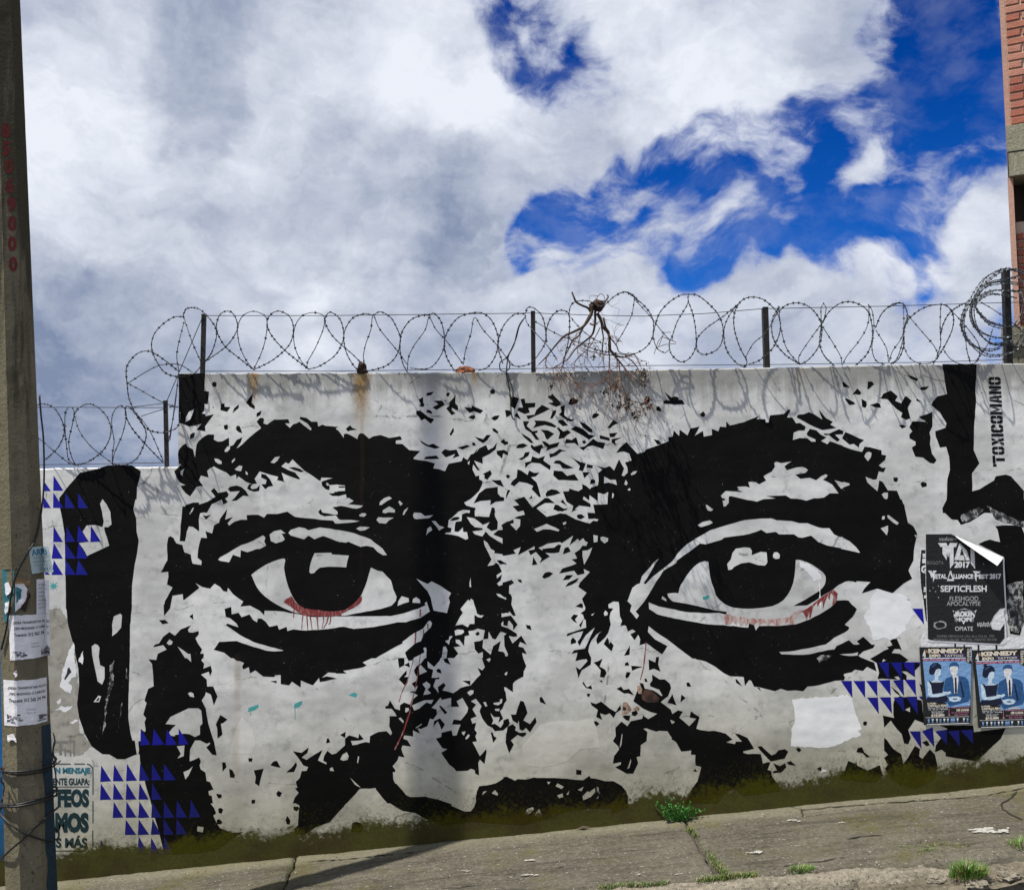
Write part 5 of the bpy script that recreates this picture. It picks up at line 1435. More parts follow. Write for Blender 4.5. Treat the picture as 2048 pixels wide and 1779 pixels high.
segs = {'L': [], 'U': [], 'B': []}
for ln in COILS.strip().splitlines():
    tk = ln.split()
    if not tk or tk[0] == '#': continue
    if tk[0] in segs: cur_c = tk[0]; ox, oy, sc = map(float, tk[1:]); continue
    segs[cur_c].append((tk[0], [(ox + float(q.split(',')[0]) / sc, oy + float(q.split(',')[1]) / sc) for q in tk[1:]]))


def barb(mb, c, t, n):
    b = t.cross(n).normalized()
    a = random.uniform(0, 6.28); u = n * math.cos(a) + b * math.sin(a); v = t.cross(u)
    for ax, L in (((u + t * .5).normalized(), .0105), ((u * -1 + t * .5).normalized(), .0105)):
        s = .0052
        mb.add([c - t * .008, c + t * .008, c + ax * L, c + v * s, c - v * s], [(0, 3, 2), (3, 1, 2), (1, 4, 2), (4, 0, 2), (0, 1, 3), (0, 4, 1)])


def coil(name, key, label, mat, base=YF - .02, fA=.112, nA=.130):
    sl = segs[key]; p0 = sl[0][1][0]
    root = empty(name, P(sum(p[0] for s in sl for p in s[1]) / sum(len(s[1]) for s in sl), 740 if key != 'L' else 930, base), label, 'razor wire')
    bm_ = MB()
    if key == 'B': sl = sl + [(k_, [(a_ + 5 * math.sin(i_ * 2.3 + a_ * .02), b_ + 4 * math.cos(i_ * 1.7 + b_ * .03)) for a_, b_ in p_]) for i_, (k_, p_) in enumerate(sl)]
    for kind, pts in sl:
        c = chaikin_cr(pts, 5.0); n = len(c); A = fA if kind == 'f' else nA
        if key == 'B': A = random.uniform(-.10, .10)
        ph = random.uniform(.8, 1.1)
        w3 = []
        for i, (a, b) in enumerate(c):
            s = i / (n - 1); y = base - A * ph * math.sin(math.pi * s) ** 0.8 if 0 < s < 1 else base
            w3.append(P(a, b, y))
        mb = MB(); mb.tube(w3, 0.0027 if kind == 'f' else 0.0023, 5)
        mb.build('wire_loop', mat, root, smooth=True)
        step = 0.021 if kind == 'f' else 0.06; acc = random.uniform(0, step)
        for a, b in zip(w3[:-1], w3[1:]):
            acc += (b - a).length
            if acc >= step:
                acc = 0; t = (b - a).normalized(); barb(bm_, a, t, t.orthogonal().normalized())
    tag(bm_.build('barbs', mat, root), kind='stuff')


coil('razor_wire', 'L', 'razor wire coil stretched along the low wall beside the leaning concrete pole', M['wire'])
coil('razor_wire', 'U', 'long stretched razor wire coil looping between the posts of the tall wall', M['wire'])
coil('razor_wire', 'B', 'tight bundle of shiny razor wire bunched at the post next to the brick building', M['wire_new'])

# loose thin cable hanging from the wire down the wall
fn = lambda a, b: P(660 + a / 3.303, 580 + b / 3.303, D - 0.012 if b > 545 else D - .02)
mb = MB(); c = chaikin_cr([(1288, 180), (1260, 215), (1240, 260), (1215, 360), (1180, 430), (1168, 500), (1165, 560), (1180, 620), (1192, 720), (1196, 800), (1205, 845), (1220, 858)], 12)
mb.tube([fn(*q) for q in c], 0.0036, 5)
c = chaikin_cr([(1280, 190), (1250, 240), (1225, 330), (1170, 440), (1125, 475), (1125, 525), (1160, 538), (1188, 505), (1176, 455), (1160, 440)], 12)
mb.tube([fn(*q) for q in c], 0.0034, 5)
c = chaikin_cr([(1170, 545), (1195, 620), (1210, 680), (1190, 760)], 12); mb.tube([fn(*q) for q in c], 0.0028, 5)
tag(mb.build('hanging_cable', M['post'], smooth=True, org=P(1010, 745)), 'thin black cable knotted on the razor wire and hanging down the wall front', 'cable')

# rust lump and rag on the coping
M['rust'] = simple('rusty_crumbling_lump', (0.20, 0.07, 0.03), 0.9, 0.8, 60, 0.004)
M['rag'] = simple('dark_rotten_rag', (0.035, 0.018, 0.012), 0.95, 0.7, 40, 0.004)


def lump(name, c, r, mat, label, cat, seed, sub=3, rough=.35):
    bm = bmesh.new(); bmesh.ops.create_icosphere(bm, subdivisions=sub, radius=1)
    for v in bm.verts:
        q = v.co.copy(); k = 1 + rough * mnoise.fractal(q * 1.6 + Vector((seed, 0, 0)), 1, 2, 4)
        v.co = Vector((q.x * r[0], q.y * r[1], q.z * r[2])) * k
    me = bpy.data.meshes.new(name); bm.to_mesh(me); bm.free(); me.materials.append(mat)
    ob = bpy.data.objects.new(name, me); COL.objects.link(ob); ob.location = c
    return tag(ob, label, cat)


lump('masonry_lump', P(930, 744, D + .06), (.062, .05, .03), M['rust'], 'reddish brown crumbling lump of masonry lying on the wall top', 'rubble', 3)
lump('rotten_rag', P(724, 738, D + .02), (.026, .03, .042), M['rag'], 'dark rust brown rag caught on the wire at the wall top', 'rag', 9, 3, .6)

# ------------------------------------------------------------------ dead branch snagged in the wire
M['bark'] = simple('dry_branch_bark', (0.060, 0.038, 0.021), 0.85, 0.55, 50, 0.003)
M['twig'] = simple('reddish_dry_twigs', (0.125, 0.055, 0.026), 0.85, 0.6, 40)
M['dryleaf'] = simple('shrivelled_seed_heads', (0.018, 0.016, 0.010), 0.9, 0.6, 60)
BR = lambda q, y: P(1060 + q[0] / 6.136, 570 + q[1] / 6.136, y)
limbs = [([(515, 85), (540, 150), (570, 210), (640, 250), (710, 280), (745, 330)], (9, 12), .00), ([(950, 120), (960, 150), (930, 190), (905, 240), (880, 300), (840, 330)], (7, 10), .02),
         ([(760, 240), (760, 330), (720, 420), (650, 510), (540, 570), (420, 625), (330, 720), (240, 830), (190, 890), (110, 970)], (17, 5), -.02),
         ([(240, 830), (200, 900), (195, 1000), (240, 1022), (290, 1015)], (6, 4), -.03), ([(740, 360), (660, 500), (600, 620), (530, 670), (470, 790), (420, 900), (405, 1000)], (12, 4), .01),
         ([(800, 320), (800, 430), (790, 520), (760, 610), (660, 700), (560, 780), (470, 900), (380, 960), (300, 1010)], (13, 4), -.01),
         ([(830, 350), (870, 430), (900, 520), (960, 590), (980, 700), (990, 800), (1050, 880), (1140, 990), (1200, 1070), (1230, 1110)], (16, 6), .0),
         ([(870, 400), (880, 520), (900, 640), (890, 760), (900, 900), (910, 1010)], (9, 3), .02), ([(900, 400), (930, 520), (970, 590), (965, 760), (975, 900), (970, 1040)], (11, 5), -.02),
         ([(980, 640), (1060, 740), (1110, 830), (1290, 855)], (7, 4), .0), ([(990, 800), (1080, 870), (1190, 890), (1270, 950), (1330, 1030)], (8, 4), .01),
         ([(860, 520), (800, 640), (740, 740), (640, 850), (500, 980)], (5, 3), .02), ([(1000, 860), (900, 850), (740, 810), (560, 740), (480, 640), (470, 590)], (5, 3), .03),
         ([(620, 620), (580, 800), (640, 860), (700, 900), (780, 1030)], (4, 2.5), -.02), ([(740, 640), (700, 800), (660, 960)], (4, 2), .0), ([(590, 690), (700, 720), (860, 705)], (4, 2.5), .0),
         ([(820, 740), (880, 840), (930, 860)], (3, 2), .0), ([(960, 1040), (970, 1180), (985, 1300), (975, 1450)], (6, 3), -.07), ([(1060, 890), (1070, 1000), (1000, 1040), (930, 1160)], (5, 3), -.05),
         ([(410, 900), (400, 1000), (380, 1060)], (5, 3), -.04), ([(410, 1000), (440, 1100), (520, 1180), (600, 1200), (740, 1215), (850, 1200), (960, 1120)], (5, 3), -.09),
         ([(280, 1010), (290, 1110), (240, 1230)], (4, 2), -.08), ([(430, 1100), (390, 1180), (375, 1260), (395, 1340)], (4, 2), -.09), ([(600, 1210), (540, 1300), (530, 1400)], (4, 2.5), -.09),
         ([(600, 1215), (640, 1330), (620, 1400), (580, 1430)], (4, 2), -.1), ([(480, 1080), (560, 1200), (700, 1310), (780, 1370)], (4, 2), -.09), ([(850, 1200), (750, 1250), (740, 1310)], (4, 2), -.09),
         ([(1090, 950), (1110, 1100), (1140, 1250), (1200, 1370), (1250, 1420), (1400, 1450)], (7, 3), -.09), ([(1150, 1000), (1180, 1100), (1240, 1100), (1330, 1050)], (6, 4), -.06),
         ([(1060, 1100), (1090, 1250), (1110, 1400), (1090, 1490)], (5, 3), -.1), ([(1140, 1250), (1170, 1400), (1200, 1500)], (4, 2), -.1), ([(1250, 1420), (1300, 1530), (1310, 1650)], (4, 2), -.11),
         ([(1400, 1450), (1440, 1400), (1450, 1370)], (6, 6), -.1), ([(1300, 880), (1340, 960), (1380, 1050), (1390, 1110)], (4, 2), -.05), ([(1330, 1030), (1360, 1130), (1400, 1230)], (4, 2), -.06),
         ([(810, 180), (840, 130), (875, 105), (915, 150), (905, 190)], (4, 3), .0), ([(760, 220), (810, 180), (860, 190), (920, 200)], (6, 5), .0), ([(735, 470), (780, 490), (830, 468)], (9, 8), -.03),
         ([(1150, 900), (1200, 830), (1225, 835)], (3, 2), 0), ([(900, 1500), (985, 1470), (1020, 1530), (1040, 1560)], (3, 2), -.1)]
br = empty('dead_branch', BR((830, 330), D), 'tangled dead branch snagged in the razor wire and drooping over the wall', 'branch')
random.seed(21)
tw = MB(); tips = []


def limb3(pts, r, dy):
    c = chaikin_cr(pts, 14); n = len(c); out = []
    for i, (a, b) in enumerate(c):
        over = max(0.0, (b - 1000) / 700)
        y = D - .035 - over * .10 + dy + .012 * fbm(a * .01, b * .01, dy * 50)
        if b > 1035: y = min(y, D - .018)
        out.append(BR((a, b), y))
    rad = [1.25 * (r[0] + (r[1] - r[0]) * i / (n - 1)) / 6.136 / 360 for i in range(n)]
    return out, rad


for k, (pts, r, dy) in enumerate(limbs):
    w3, rad = limb3(pts, r, dy)
    if r[0] >= 7:
        mb = MB(); mb.tube(w3, rad, 7); mb.build('limb', M['bark'], br, smooth=True)
    else: tw.tube(w3, rad, 5)
    if pts[-1][1] > 800 or r[0] < 6: tips += [(w3[i], rad[-1]) for i in range(len(w3) // 3, len(w3), 13)]
    tips.append((w3[-1], rad[-1]))


def twig(p, d, r, n, lv):
    pts = [p]; q = p.copy(); dd = d.copy()
    for i in range(n):
        dd = (dd + Vector((random.gauss(0, .38), random.gauss(0, .22), random.gauss(-.10, .32)))).normalized()
        q = q + dd * random.uniform(.010, .020)
        if q.y > D - .008 and q.z < P(1200, 742).z: q.y = D - .010
        pts.append(q.copy())
    tw.tube(pts, [r * (1 - .6 * i / n) for i in range(n + 1)], 4)
    if lv > 0:
        for i in range(1, n + 1):
            if random.random() < .33: twig(pts[i], (dd + Vector((random.gauss(0, 1), random.gauss(0, .4), random.gauss(-.2, .8)))).normalized(), r * .7, random.randint(3, 5), lv - 1)
    return pts


seeds = MB()
for p, r in tips:
    for _ in range(1 if random.random() < .75 else 2):
        pts = twig(p, Vector((random.gauss(.25, .8), random.gauss(-.1, .3), random.gauss(-.55, .6))).normalized(), .0017, random.randint(4, 8), 1)
        if pts[-1].z < P(1200, 690).z and random.random() < .40:
            for j in range(random.randint(1, 4)):
                c = pts[-1 - min(j, len(pts) - 1)] + Vector((random.gauss(0, .006), random.gauss(0, .004), random.gauss(-.004, .006))); s = random.uniform(.003, .0065)
                u = Vector((random.gauss(0, 1), random.gauss(0, 1), random.gauss(0, 1))).normalized(); v = u.orthogonal().normalized(); w_ = u.cross(v)
                seeds.add([c + u * s * 1.5, c - u * s * 1.5, c + v * s, c - v * s, c + w_ * s * .6, c - w_ * s * .6], [(0, 2, 4), (2, 1, 4), (1, 3, 4), (3, 0, 4), (2, 0, 5), (1, 2, 5), (3, 1, 5), (0, 3, 5)])
# dark clusters near the lower tips
for q, m_, sp in (((1300, 1600), 46, 55), ((1130, 1450), 34, 70), ((1210, 1440), 26, 45), ((1385, 1080), 40, 45), ((1380, 1200), 24, 50), ((920, 1310), 26, 45), ((780, 880), 14, 25), ((1460, 1500), 30, 40),
                  ((1440, 1400), 30, 28), ((1030, 1250), 30, 40), ((1090, 1490), 22, 24), ((1200, 1510), 22, 26), ((270, 1240), 18, 40), ((1000, 1480), 10, 25)):
    for _ in range(m_):
        a = (q[0] + random.gauss(0, sp * .6), q[1] + random.gauss(0, sp * .6)); c = BR(a, min(D - .012, D - .05 + random.gauss(0, .03)) - (0.05 if a[1] > 1100 else 0)); s = random.uniform(.003, .007)
        u = Vector((random.gauss(0, 1), random.gauss(0, .5), random.gauss(0, 1))).normalized(); v = u.orthogonal().normalized(); w_ = u.cross(v)
        seeds.add([c + u * s * 1.5, c - u * s * 1.5, c + v * s, c - v * s, c + w_ * s * .6, c - w_ * s * .6], [(0, 2, 4), (2, 1, 4), (1, 3, 4), (3, 0, 4), (2, 0, 5), (1, 2, 5), (3, 1, 5), (0, 3, 5)])
tag(tw.build('twigs', M['twig'], br), kind='stuff'); tag(seeds.build('seed_heads', M['dryleaf'], br), kind='stuff')
# matted knot where the limbs meet
bm = bmesh.new(); bmesh.ops.create_icosphere(bm, subdivisions=3, radius=1)
for v in bm.verts:
    q = v.co.copy(); k = 1 + .5 * mnoise.fractal(q * 1.8, 1, 2, 4); v.co = Vector((q.x * .042, q.y * .035, q.z * .028)) * k + BR((830, 255), D - .03)
me = bpy.data.meshes.new('knot'); bm.to_mesh(me); bm.free(); me.materials.append(M['rag']); me.transform(Matrix.Translation(-br.location))
kn = bpy.data.objects.new('knot', me); COL.objects.link(kn); kn.parent = br
# thin dry sprig right of the branch
mb = MB()
for pts in ([(225, 490), (240, 440), (255, 400), (300, 345), (335, 345)], [(240, 445), (300, 425), (370, 420)], [(280, 375), (310, 385), (345, 400), (370, 410)], [(345, 400), (350, 380)], [(255, 440), (285, 360)]):
    mb.tube([P(1240 + a / 3.303, 560 + b / 3.303, D - .05) for a, b in pts], .0022, 4)
tag(mb.build('dry_sprig', M['twig'], org=P(1310, 700, D - .05)), 'small leafless sprig hooked in the razor wire right of the dead branch', 'twig')

# ------------------------------------------------------------------ concrete pole
PY = 4.53
pb = Vector(((63 - CX) / F * PY, PY, 0)); pb.z = gz(pb.x)
pc0 = P(62.5, 1740, PY); pc1 = P(7, -10, PY - 0.052)
lean = (pc1 - pc0) / (pc1.z - pc0.z)
AZ = math.atan2(pc0.x, pc0.y); ER = Vector((math.cos(AZ), -math.sin(AZ), 0)); EF = Vector((math.sin(AZ), math.cos(AZ), 0))
R0 = 50.0 / F * (pc0 - CAM).dot(EF) * math.cos(AZ) ** 2; R1 = 33.0 / F * (pc1 - CAM).dot(EF) * math.cos(AZ) ** 2


def pcen(z): return pc0 + lean * (z - pc0.z)
def prad(z): return max(.03, R0 + (R1 - R0) * (z - pc0.z) / (pc1.z - pc0.z) - .0085 * max(0, z - 4.5))


def ppt(t, z, out=0.0):
    g_ = 1.0 if abs(t) < .414 else 1.0 - (abs(t) - .414)
    a = prad(z); return pcen(z) + ER * (a * t) - EF * (a * g_ + out)


def pol(px, py, out=0.003):
    """pixel -> point on the front of the pole"""
    d = ray(px, py); z = pc0.z
    for _ in range(6):
        c = pcen(z) - EF * prad(z) * .9; q = CAM + d * ((c - CAM).dot(EF) / d.dot(EF)); z = q.z
    t = (q - pcen(z)).dot(ER) / prad(z)
    if abs(t) > 1.0: return q - EF * out
    return ppt(t, z, out)


def polemat():
    m, nt, b = principled('aged_pole_concrete'); p = pos(nt); x, y, z = nt.sep(p)
    n = nt.noise(p, 7.0, 7.0, 0.65); n2 = nt.noise(nt.comb(nt.m('MULTIPLY', x, 6.0), nt.m('MULTIPLY', y, 6.0), z), 3.0, 5.0)
    c = nt.mix(n, (0.085, 0.073, 0.043), (0.24, 0.215, 0.14)); c = nt.mix(nt.mr(n2, .5, .7, 0, .5), c, (0.10, 0.09, 0.06))
    updark = nt.m('ADD', nt.noise(nt.comb(nt.m('MULTIPLY', x, 9.0), nt.m('MULTIPLY', y, 9.0), nt.m('MULTIPLY', z, .9)), 1.5, 7.0, .65), nt.mr(z, 1.2, 4.2, -.12, .26, smooth=False))  # vertical dark streaks, denser towards the top of the pole
    c = nt.mix(nt.mr(updark, .46, .66, 0, .85), c, (0.038, 0.033, 0.020))
    pit = nt.noise(p, 70.0, 4.0, 0.6); c = nt.mix(nt.mr(pit, .64, .70, 0, .8), c, (0.05, 0.045, 0.03))
    nt.set(b.inputs['Base Color'], c); nt.set(b.inputs['Roughness'], .9); nt.set(b.inputs['Specular IOR Level'], .2)
    h = nt.m('SUBTRACT', nt.m('MULTIPLY', nt.noise(p, 55.0, 6.0, .65), .006), nt.m('MULTIPLY', nt.mr(pit, .62, .72), .004))
    nt.set(b.inputs['Normal'], bump(nt, h, 1.0, .9)); return m


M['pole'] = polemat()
M['red'] = simple('faded_red_stencil_paint', (0.13, 0.016, 0.012), 0.8, 0.7, 60)
M['cable'] = simple('black_cable_sheath', (0.012, 0.012, 0.013), 0.45, 0.3, 40)
pole = empty('concrete_pole', (pcen(pb.z).x, pcen(pb.z).y, pb.z), 'tall leaning octagonal concrete pole at the left edge with red numerals and pasted flyers', 'utility pole')
mb = MB(); zs = [pb.z - .3 + i * .06 for i in range(int(10.2 / .06))]; vs_ = []
for z_ in zs:
    for k in range(8):
        a = R(22.5) + k * R(45); rr = prad(z_) / math.cos(R(22.5)) * (1 + .012 * fbm(z_ * 12, k * 3.1, 2, 4) + .006 * fbm(z_ * 60, k * 9, 5, 2))
        vs_.append(pcen(z_) + ER * (rr * math.cos(a)) + EF * (rr * math.sin(a)))
mb.add(vs_, [(i * 8 + k, i * 8 + (k + 1) % 8, (i + 1) * 8 + (k + 1) % 8, (i + 1) * 8 + k) for i in range(len(zs) - 1) for k in range(8)] + [tuple(range((len(zs) - 1) * 8, len(zs) * 8))])
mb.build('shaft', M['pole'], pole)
mb = MB()
for ch, a, b in (('8', 12, 262), ('5', 13, 298), ('0', 17.5, 334), ('6', 19.5, 372), ('9', 23, 411), ('0', 24.5, 448), ('0', 24.5, 488), ('0', 26.5, 529)):
    put(mb, ch, (a - 8.5, b - 15, a + 8.5, b + 15), lambda u, v: pol(u, v, .0025), 0, .05)
mb.build('stencilled_numerals', M['red'], pole)
# blue paint at the foot of the shaded side
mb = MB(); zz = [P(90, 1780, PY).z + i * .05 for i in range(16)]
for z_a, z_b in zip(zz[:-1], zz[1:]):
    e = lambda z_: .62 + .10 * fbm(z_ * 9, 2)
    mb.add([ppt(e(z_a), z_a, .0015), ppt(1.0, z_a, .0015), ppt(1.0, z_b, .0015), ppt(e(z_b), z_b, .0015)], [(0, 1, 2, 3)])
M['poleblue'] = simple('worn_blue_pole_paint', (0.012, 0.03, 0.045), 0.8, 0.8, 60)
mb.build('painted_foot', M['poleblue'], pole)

# cable hanging down the pole
mb = MB(); c = chaikin_cr([(79, 790), (82, 830), (87, 880), (88, 960), (83, 1020), (72, 1075), (52, 1110), (34, 1145), (24, 1180), (18, 1220), (12, 1260), (2, 1300)], 8)
mb.tube([pol(a, b, .012) for a, b in c], .0042, 6)
tag(mb.build('pole_cable', M['cable'], smooth=True, org=pol(24, 1180, .02)), 'black cable running diagonally across the concrete pole above the flyers', 'cable')
# loops of wire wound round the foot
def wind(mb, py0, tilt, ph, out=.012, r=.0034, sag=.0):
    z0 = P(62, py0, PY - R0).z; pts = []
    for i in range(33):
        a = 2 * math.pi * i / 32; z_ = z0 + tilt * math.cos(a + ph) + sag * math.sin(a * 2 + ph); rr = (prad(z_) + out) * (1.03 + .05 * fbm(math.cos(a) * 2, math.sin(a) * 2, py0))
        pts.append(pcen(z_) + ER * rr * math.cos(a) + EF * rr * math.sin(a))
    mb.tube(pts[:-1], r, 5, closed=True)


mb = MB(); wind(mb, 1541, .012, .3, .014, .005, .006); wind(mb, 1548, .010, 1.8, .010, .0045, .008); wind(mb, 1604, .016, .2, .012, .0055); wind(mb, 1609, .012, .5, .018, .005)
wind(mb, 1660, .075, 3.4, .012, .0045); wind(mb, 1680, .105, .35, .014, .0045)
for pts in ([(8, 1537), (2, 1555), (8, 1575), (4, 1600)], [(106, 1463), (110, 1480), (106, 1500), (114, 1525), (121, 1518)], [(108, 1480), (105, 1510), (111, 1545), (112, 1570), (113, 1590)]):
    mb.tube([pol(a, b, .02) for a, b in chaikin_cr(pts, 6)], .0032, 5)
tag(mb.build('wire_binding', M['cable'], smooth=True, org=pol(62, 1600)), 'black wire wound loosely several times round the foot of the concrete pole', 'wire')

# flyers pasted on the pole
M['paper'] = simple('white_flyer_paper', (0.80, 0.79, 0.80), 0.75, 0.05, 9, .004)
M['paper_teal'] = simple('pale_teal_flyer_paper', (0.50, 0.60, 0.60), 0.75, 0.12, 12, .004)
M['ink'] = simple('flyer_ink', (0.035, 0.035, 0.045), 0.8, 0.3, 50)
M['ink_grey'] = simple('grey_flyer_ink', (0.22, 0.22, 0.24), 0.8, 0.4, 50)
M['ink_blue'] = simple('blue_flyer_ink', (0.02, 0.20, 0.34), 0.8, 0.3, 50)


def flyer(quad, mat, label, art, name='flyer', lift=.003, curl=None):
    """quad TL,TR,BR,BL in pixels, wrapped over the pole facets; art(mb, f) adds print, f(u,v)->3D"""
    TL, TR, BR_, BL = quad

    def uv(u, v, o=0.0):
        a = TL[0] + (TR[0] - TL[0]) * u; b = BL[0] + (BR_[0] - BL[0]) * u; c = TL[1] + (TR[1] - TL[1]) * u; d = BL[1] + (BR_[1] - BL[1]) * u
        q = pol(a + (b - a) * v, c + (d - c) * v, lift + o)
        if curl: q = q - EF * curl(u, v)
        return q
    root = empty(name, uv(.5, 1), label, 'flyer'); mb = MB(); n, m_ = 16, 10
    jag = lambda i, k: .012 * fbm(i * .9, k)
    for o in (0.0, -.0008):
        g_ = [uv(i / n + (jag(j, 1) if i in (0, n) else 0), j / m_ + (jag(i, 5) if j in (0, m_) else 0), o) for i in range(n + 1) for j in range(m_ + 1)]
        mb.add(g_, [(i * (m_ + 1) + j, i * (m_ + 1) + j + 1, (i + 1) * (m_ + 1) + j + 1, (i + 1) * (m_ + 1) + j) for i in range(n) for j in range(m_)])
    mb.build('sheet', mat, root)
    mb = MB(); art(mb, lambda u, v: uv(u, v, .0012))
    tag(mb.build('print', [M['ink'], M['ink_grey'], M['ink_blue']], root), kind='stuff')


def blockimg(mb, f, u0, v0, u1, v1):
    for _ in range(16):
        a = random.uniform(u0, u1 - .04); b = random.uniform(v0 + (v1 - v0) * .3, v1 - .02); rect(mb, (a, b, a + random.uniform(.03, .10), b + random.uniform(.01, .05)), f, random.choice((0, 1, 1)))
    rect(mb, (u0, v1 - .03, u1, v1), f, 1)


def art_move(mb, f):
    put(mb, '¿DESEA TRANSPORTAR ALGO', (.10, .14, .99, .21), f, 0, .02); put(mb, '¿TIPO MUDANZA O CARGA?', (.12, .27, .97, .34), f, 0, .02)
    put(mb, 'Trasteos: 312 562 34 94', (.12, .40, .97, .48), f, 0, .02)
    blockimg(mb, f, .06, .66, .40, .93); blockimg(mb, f, .78, .74, .98, .95)
    put(mb, 'whatsapp', (.52, .64, .74, .675), f, 1); put(mb, 'llamenos', (.54, .71, .74, .745), f, 1)


flyer([(17, 1230), (99, 1227), (100, 1312), (20, 1320)], M['paper'], 'upper of two alike white moving service flyers on the pole', art_move)
flyer([(6, 1361), (93, 1356), (95, 1444), (8, 1453)], M['paper'], 'lower of two alike white moving service flyers on the pole', art_move)


def art_small(mb, f):
    for k in range(7):
        v = .12 + k * .115; put(mb, ('servicios', 'plomería', 'mensajes', 'instalación', 'destapes', 'gas y luz', 'reparamos')[k], (.12, v, .60 + .3 * random.random(), v + .05), f, 2 if k == 2 else 1)


flyer([(73, 1158), (98, 1160), (99, 1226), (73, 1228)], M['paper'], 'narrow white flyer with small lines of print on the shaded side of the pole', art_small)


def art_arr(mb, f):
    put(mb, 'ARRI', (.12, .08, .84, .32), f, 2, .02)
    for k in range(4): put(mb, ('apartamento', 'habitaciones', 'informes tel.', '3114 568 76')[k], (.14 if k < 3 else .4, .40 + k * .135, .92, .40 + k * .135 + (.05 if k < 3 else .09)), f, 1 if k < 3 else 2)


flyer([(57, 1094), (97, 1092), (107, 1143), (64, 1147)], M['paper_teal'], 'pale teal rental flyer curling off the edge of the pole under the cable', art_arr, curl=lambda u, v: .05 * max(0, u - .5) ** 2)
# torn remains of posters
random.seed(4); tpo = empty('torn_poster', pol(30, 1240), 'torn teal and white poster scraps stuck on the pole above the moving flyers', 'poster'); TP = [M['paper'], simple('torn_teal_paper', (0.03, 0.16, 0.19), 0.8, 0.6, 50), simple('torn_kraft_paper', (0.22, 0.14, 0.07), 0.8, 0.3, 30), M['rag']]
for ci, pts in ((1, [(4, 1140), (27, 1138), (29, 1170), (30, 1235), (6, 1245)]), (0, [(30, 1168), (44, 1160), (55, 1178), (52, 1200), (40, 1215), (31, 1222)]), (1, [(32, 1172), (45, 1178), (40, 1196), (33, 1204)]),
                (2, [(28, 1150), (38, 1156), (60, 1160), (64, 1172), (50, 1166), (30, 1166)]), (0, [(8, 1168), (18, 1163), (22, 1180), (12, 1192)]), (0, [(10, 1205), (20, 1200), (18, 1222), (9, 1228)]), (3, [(40, 1215), (52, 1202), (57, 1182), (62, 1190), (50, 1222)]),
                (0, [(28, 1342), (33, 1338), (35, 1350), (29, 1352)]), (0, [(14, 1470), (28, 1466), (34, 1482), (24, 1478), (15, 1484)])):
    e = [(a + 1.2 * random.uniform(-1, 1), b + 1.2 * random.uniform(-1, 1)) for (p_, q_) in zip(pts, pts[1:] + pts[:1]) for a, b in [(p_[0] + (q_[0] - p_[0]) * k / 3, p_[1] + (q_[1] - p_[1]) * k / 3) for k in range(3)]]
    mb = MB(); lay_n = globals().get('lay_n', 0) + 1; lay = .002 + .0009 * lay_n
    poly(mb, e, lambda a, b: pol(a, b, lay + .004 * abs(fbm(a * .2, b * .2))))
    mb.build('paper_scrap', TP[ci], tpo)
# ------------------------------------------------------------------ posters on the wall
def pmat(name, col, rough=.6): return simple(name, col, rough, .08, 20, .003, 0, .35)


M['pb'] = pmat('poster_black', (0.014, 0.015, 0.015)); M['pw'] = pmat('poster_white', (0.78, 0.78, 0.78)); M['pg'] = pmat('poster_grey', (0.22, 0.23, 0.22))
M['pc'] = pmat('poster_cream', (0.80, 0.72, 0.58)); M['pp'] = pmat('poster_pink', (0.52, 0.20, 0.30)); M['plb'] = pmat('poster_light_blue', (0.21, 0.39, 0.66))
M['pvb'] = pmat('poster_pale_blue', (0.62, 0.76, 0.88)); M['psb'] = pmat('poster_suit_blue', (0.025, 0.10, 0.26)); M['pdk'] = pmat('poster_navy', (0.008, 0.012, 0.035)); M['pvi'] = pmat('poster_violet', (0.10, 0.10, 0.36))
M['por'] = pmat('poster_orange', (0.62, 0.30, 0.14))

# layer of older posters peeping out behind
T6 = lambda y: off(1707, 1000, 2048 / 341, y)
old = empty('old_poster', P(1843, 1150), 'strip of an older black poster with white border behind the festival poster', 'poster')
mb = MB(); fn = T6(D - .0035)
poly(mb, [(800, 578), (860, 578), (905, 640), (905, 1570), (880, 1520), (840, 1300), (810, 1060), (785, 800)], fn, 0)
fn = T6(D - .0042); poly(mb, [(815, 598), (865, 598), (900, 640), (900, 1480), (870, 1440), (838, 1180), (812, 1040), (797, 800)], fn, 1)
fn = T6(D - .0047)
for b_ in [(830, 640, 880, 690), (826, 700, 880, 755), (845, 1040, 880, 1075), (842, 1080, 880, 1100), (848, 1140, 890, 1175)]: rect(mb, b_, fn, 0)
put(mb, 'G', (812, 780, 885, 875), fn, 0, .06)
mb.build('sheet', [M['pw'], M['pb']], old)
tw_ = empty('torn_poster', P(1850, 1290), 'torn white paper remnant between the festival poster and the two lower posters', 'poster')
mb = MB(); fn = T6(D - .0037)
poly(mb, [(805, 1680), (830, 1590), (880, 1560), (960, 1660), (1300, 1690), (1740, 1700), (1860, 1640), (1960, 1640), (2120, 1640), (2120, 1830), (1500, 1800), (900, 1790), (815, 1775)], fn, 0)
fn = T6(D - .0042)
for b_ in [(1210, 1720, 1232, 1790), (1320, 1735, 1340, 1790), (1490, 1735, 1512, 1800), (1705, 1735, 1728, 1800)]: rect(mb, b_, fn, 1)
mb.build('sheet', [M['pw'], M['pb']], tw_)

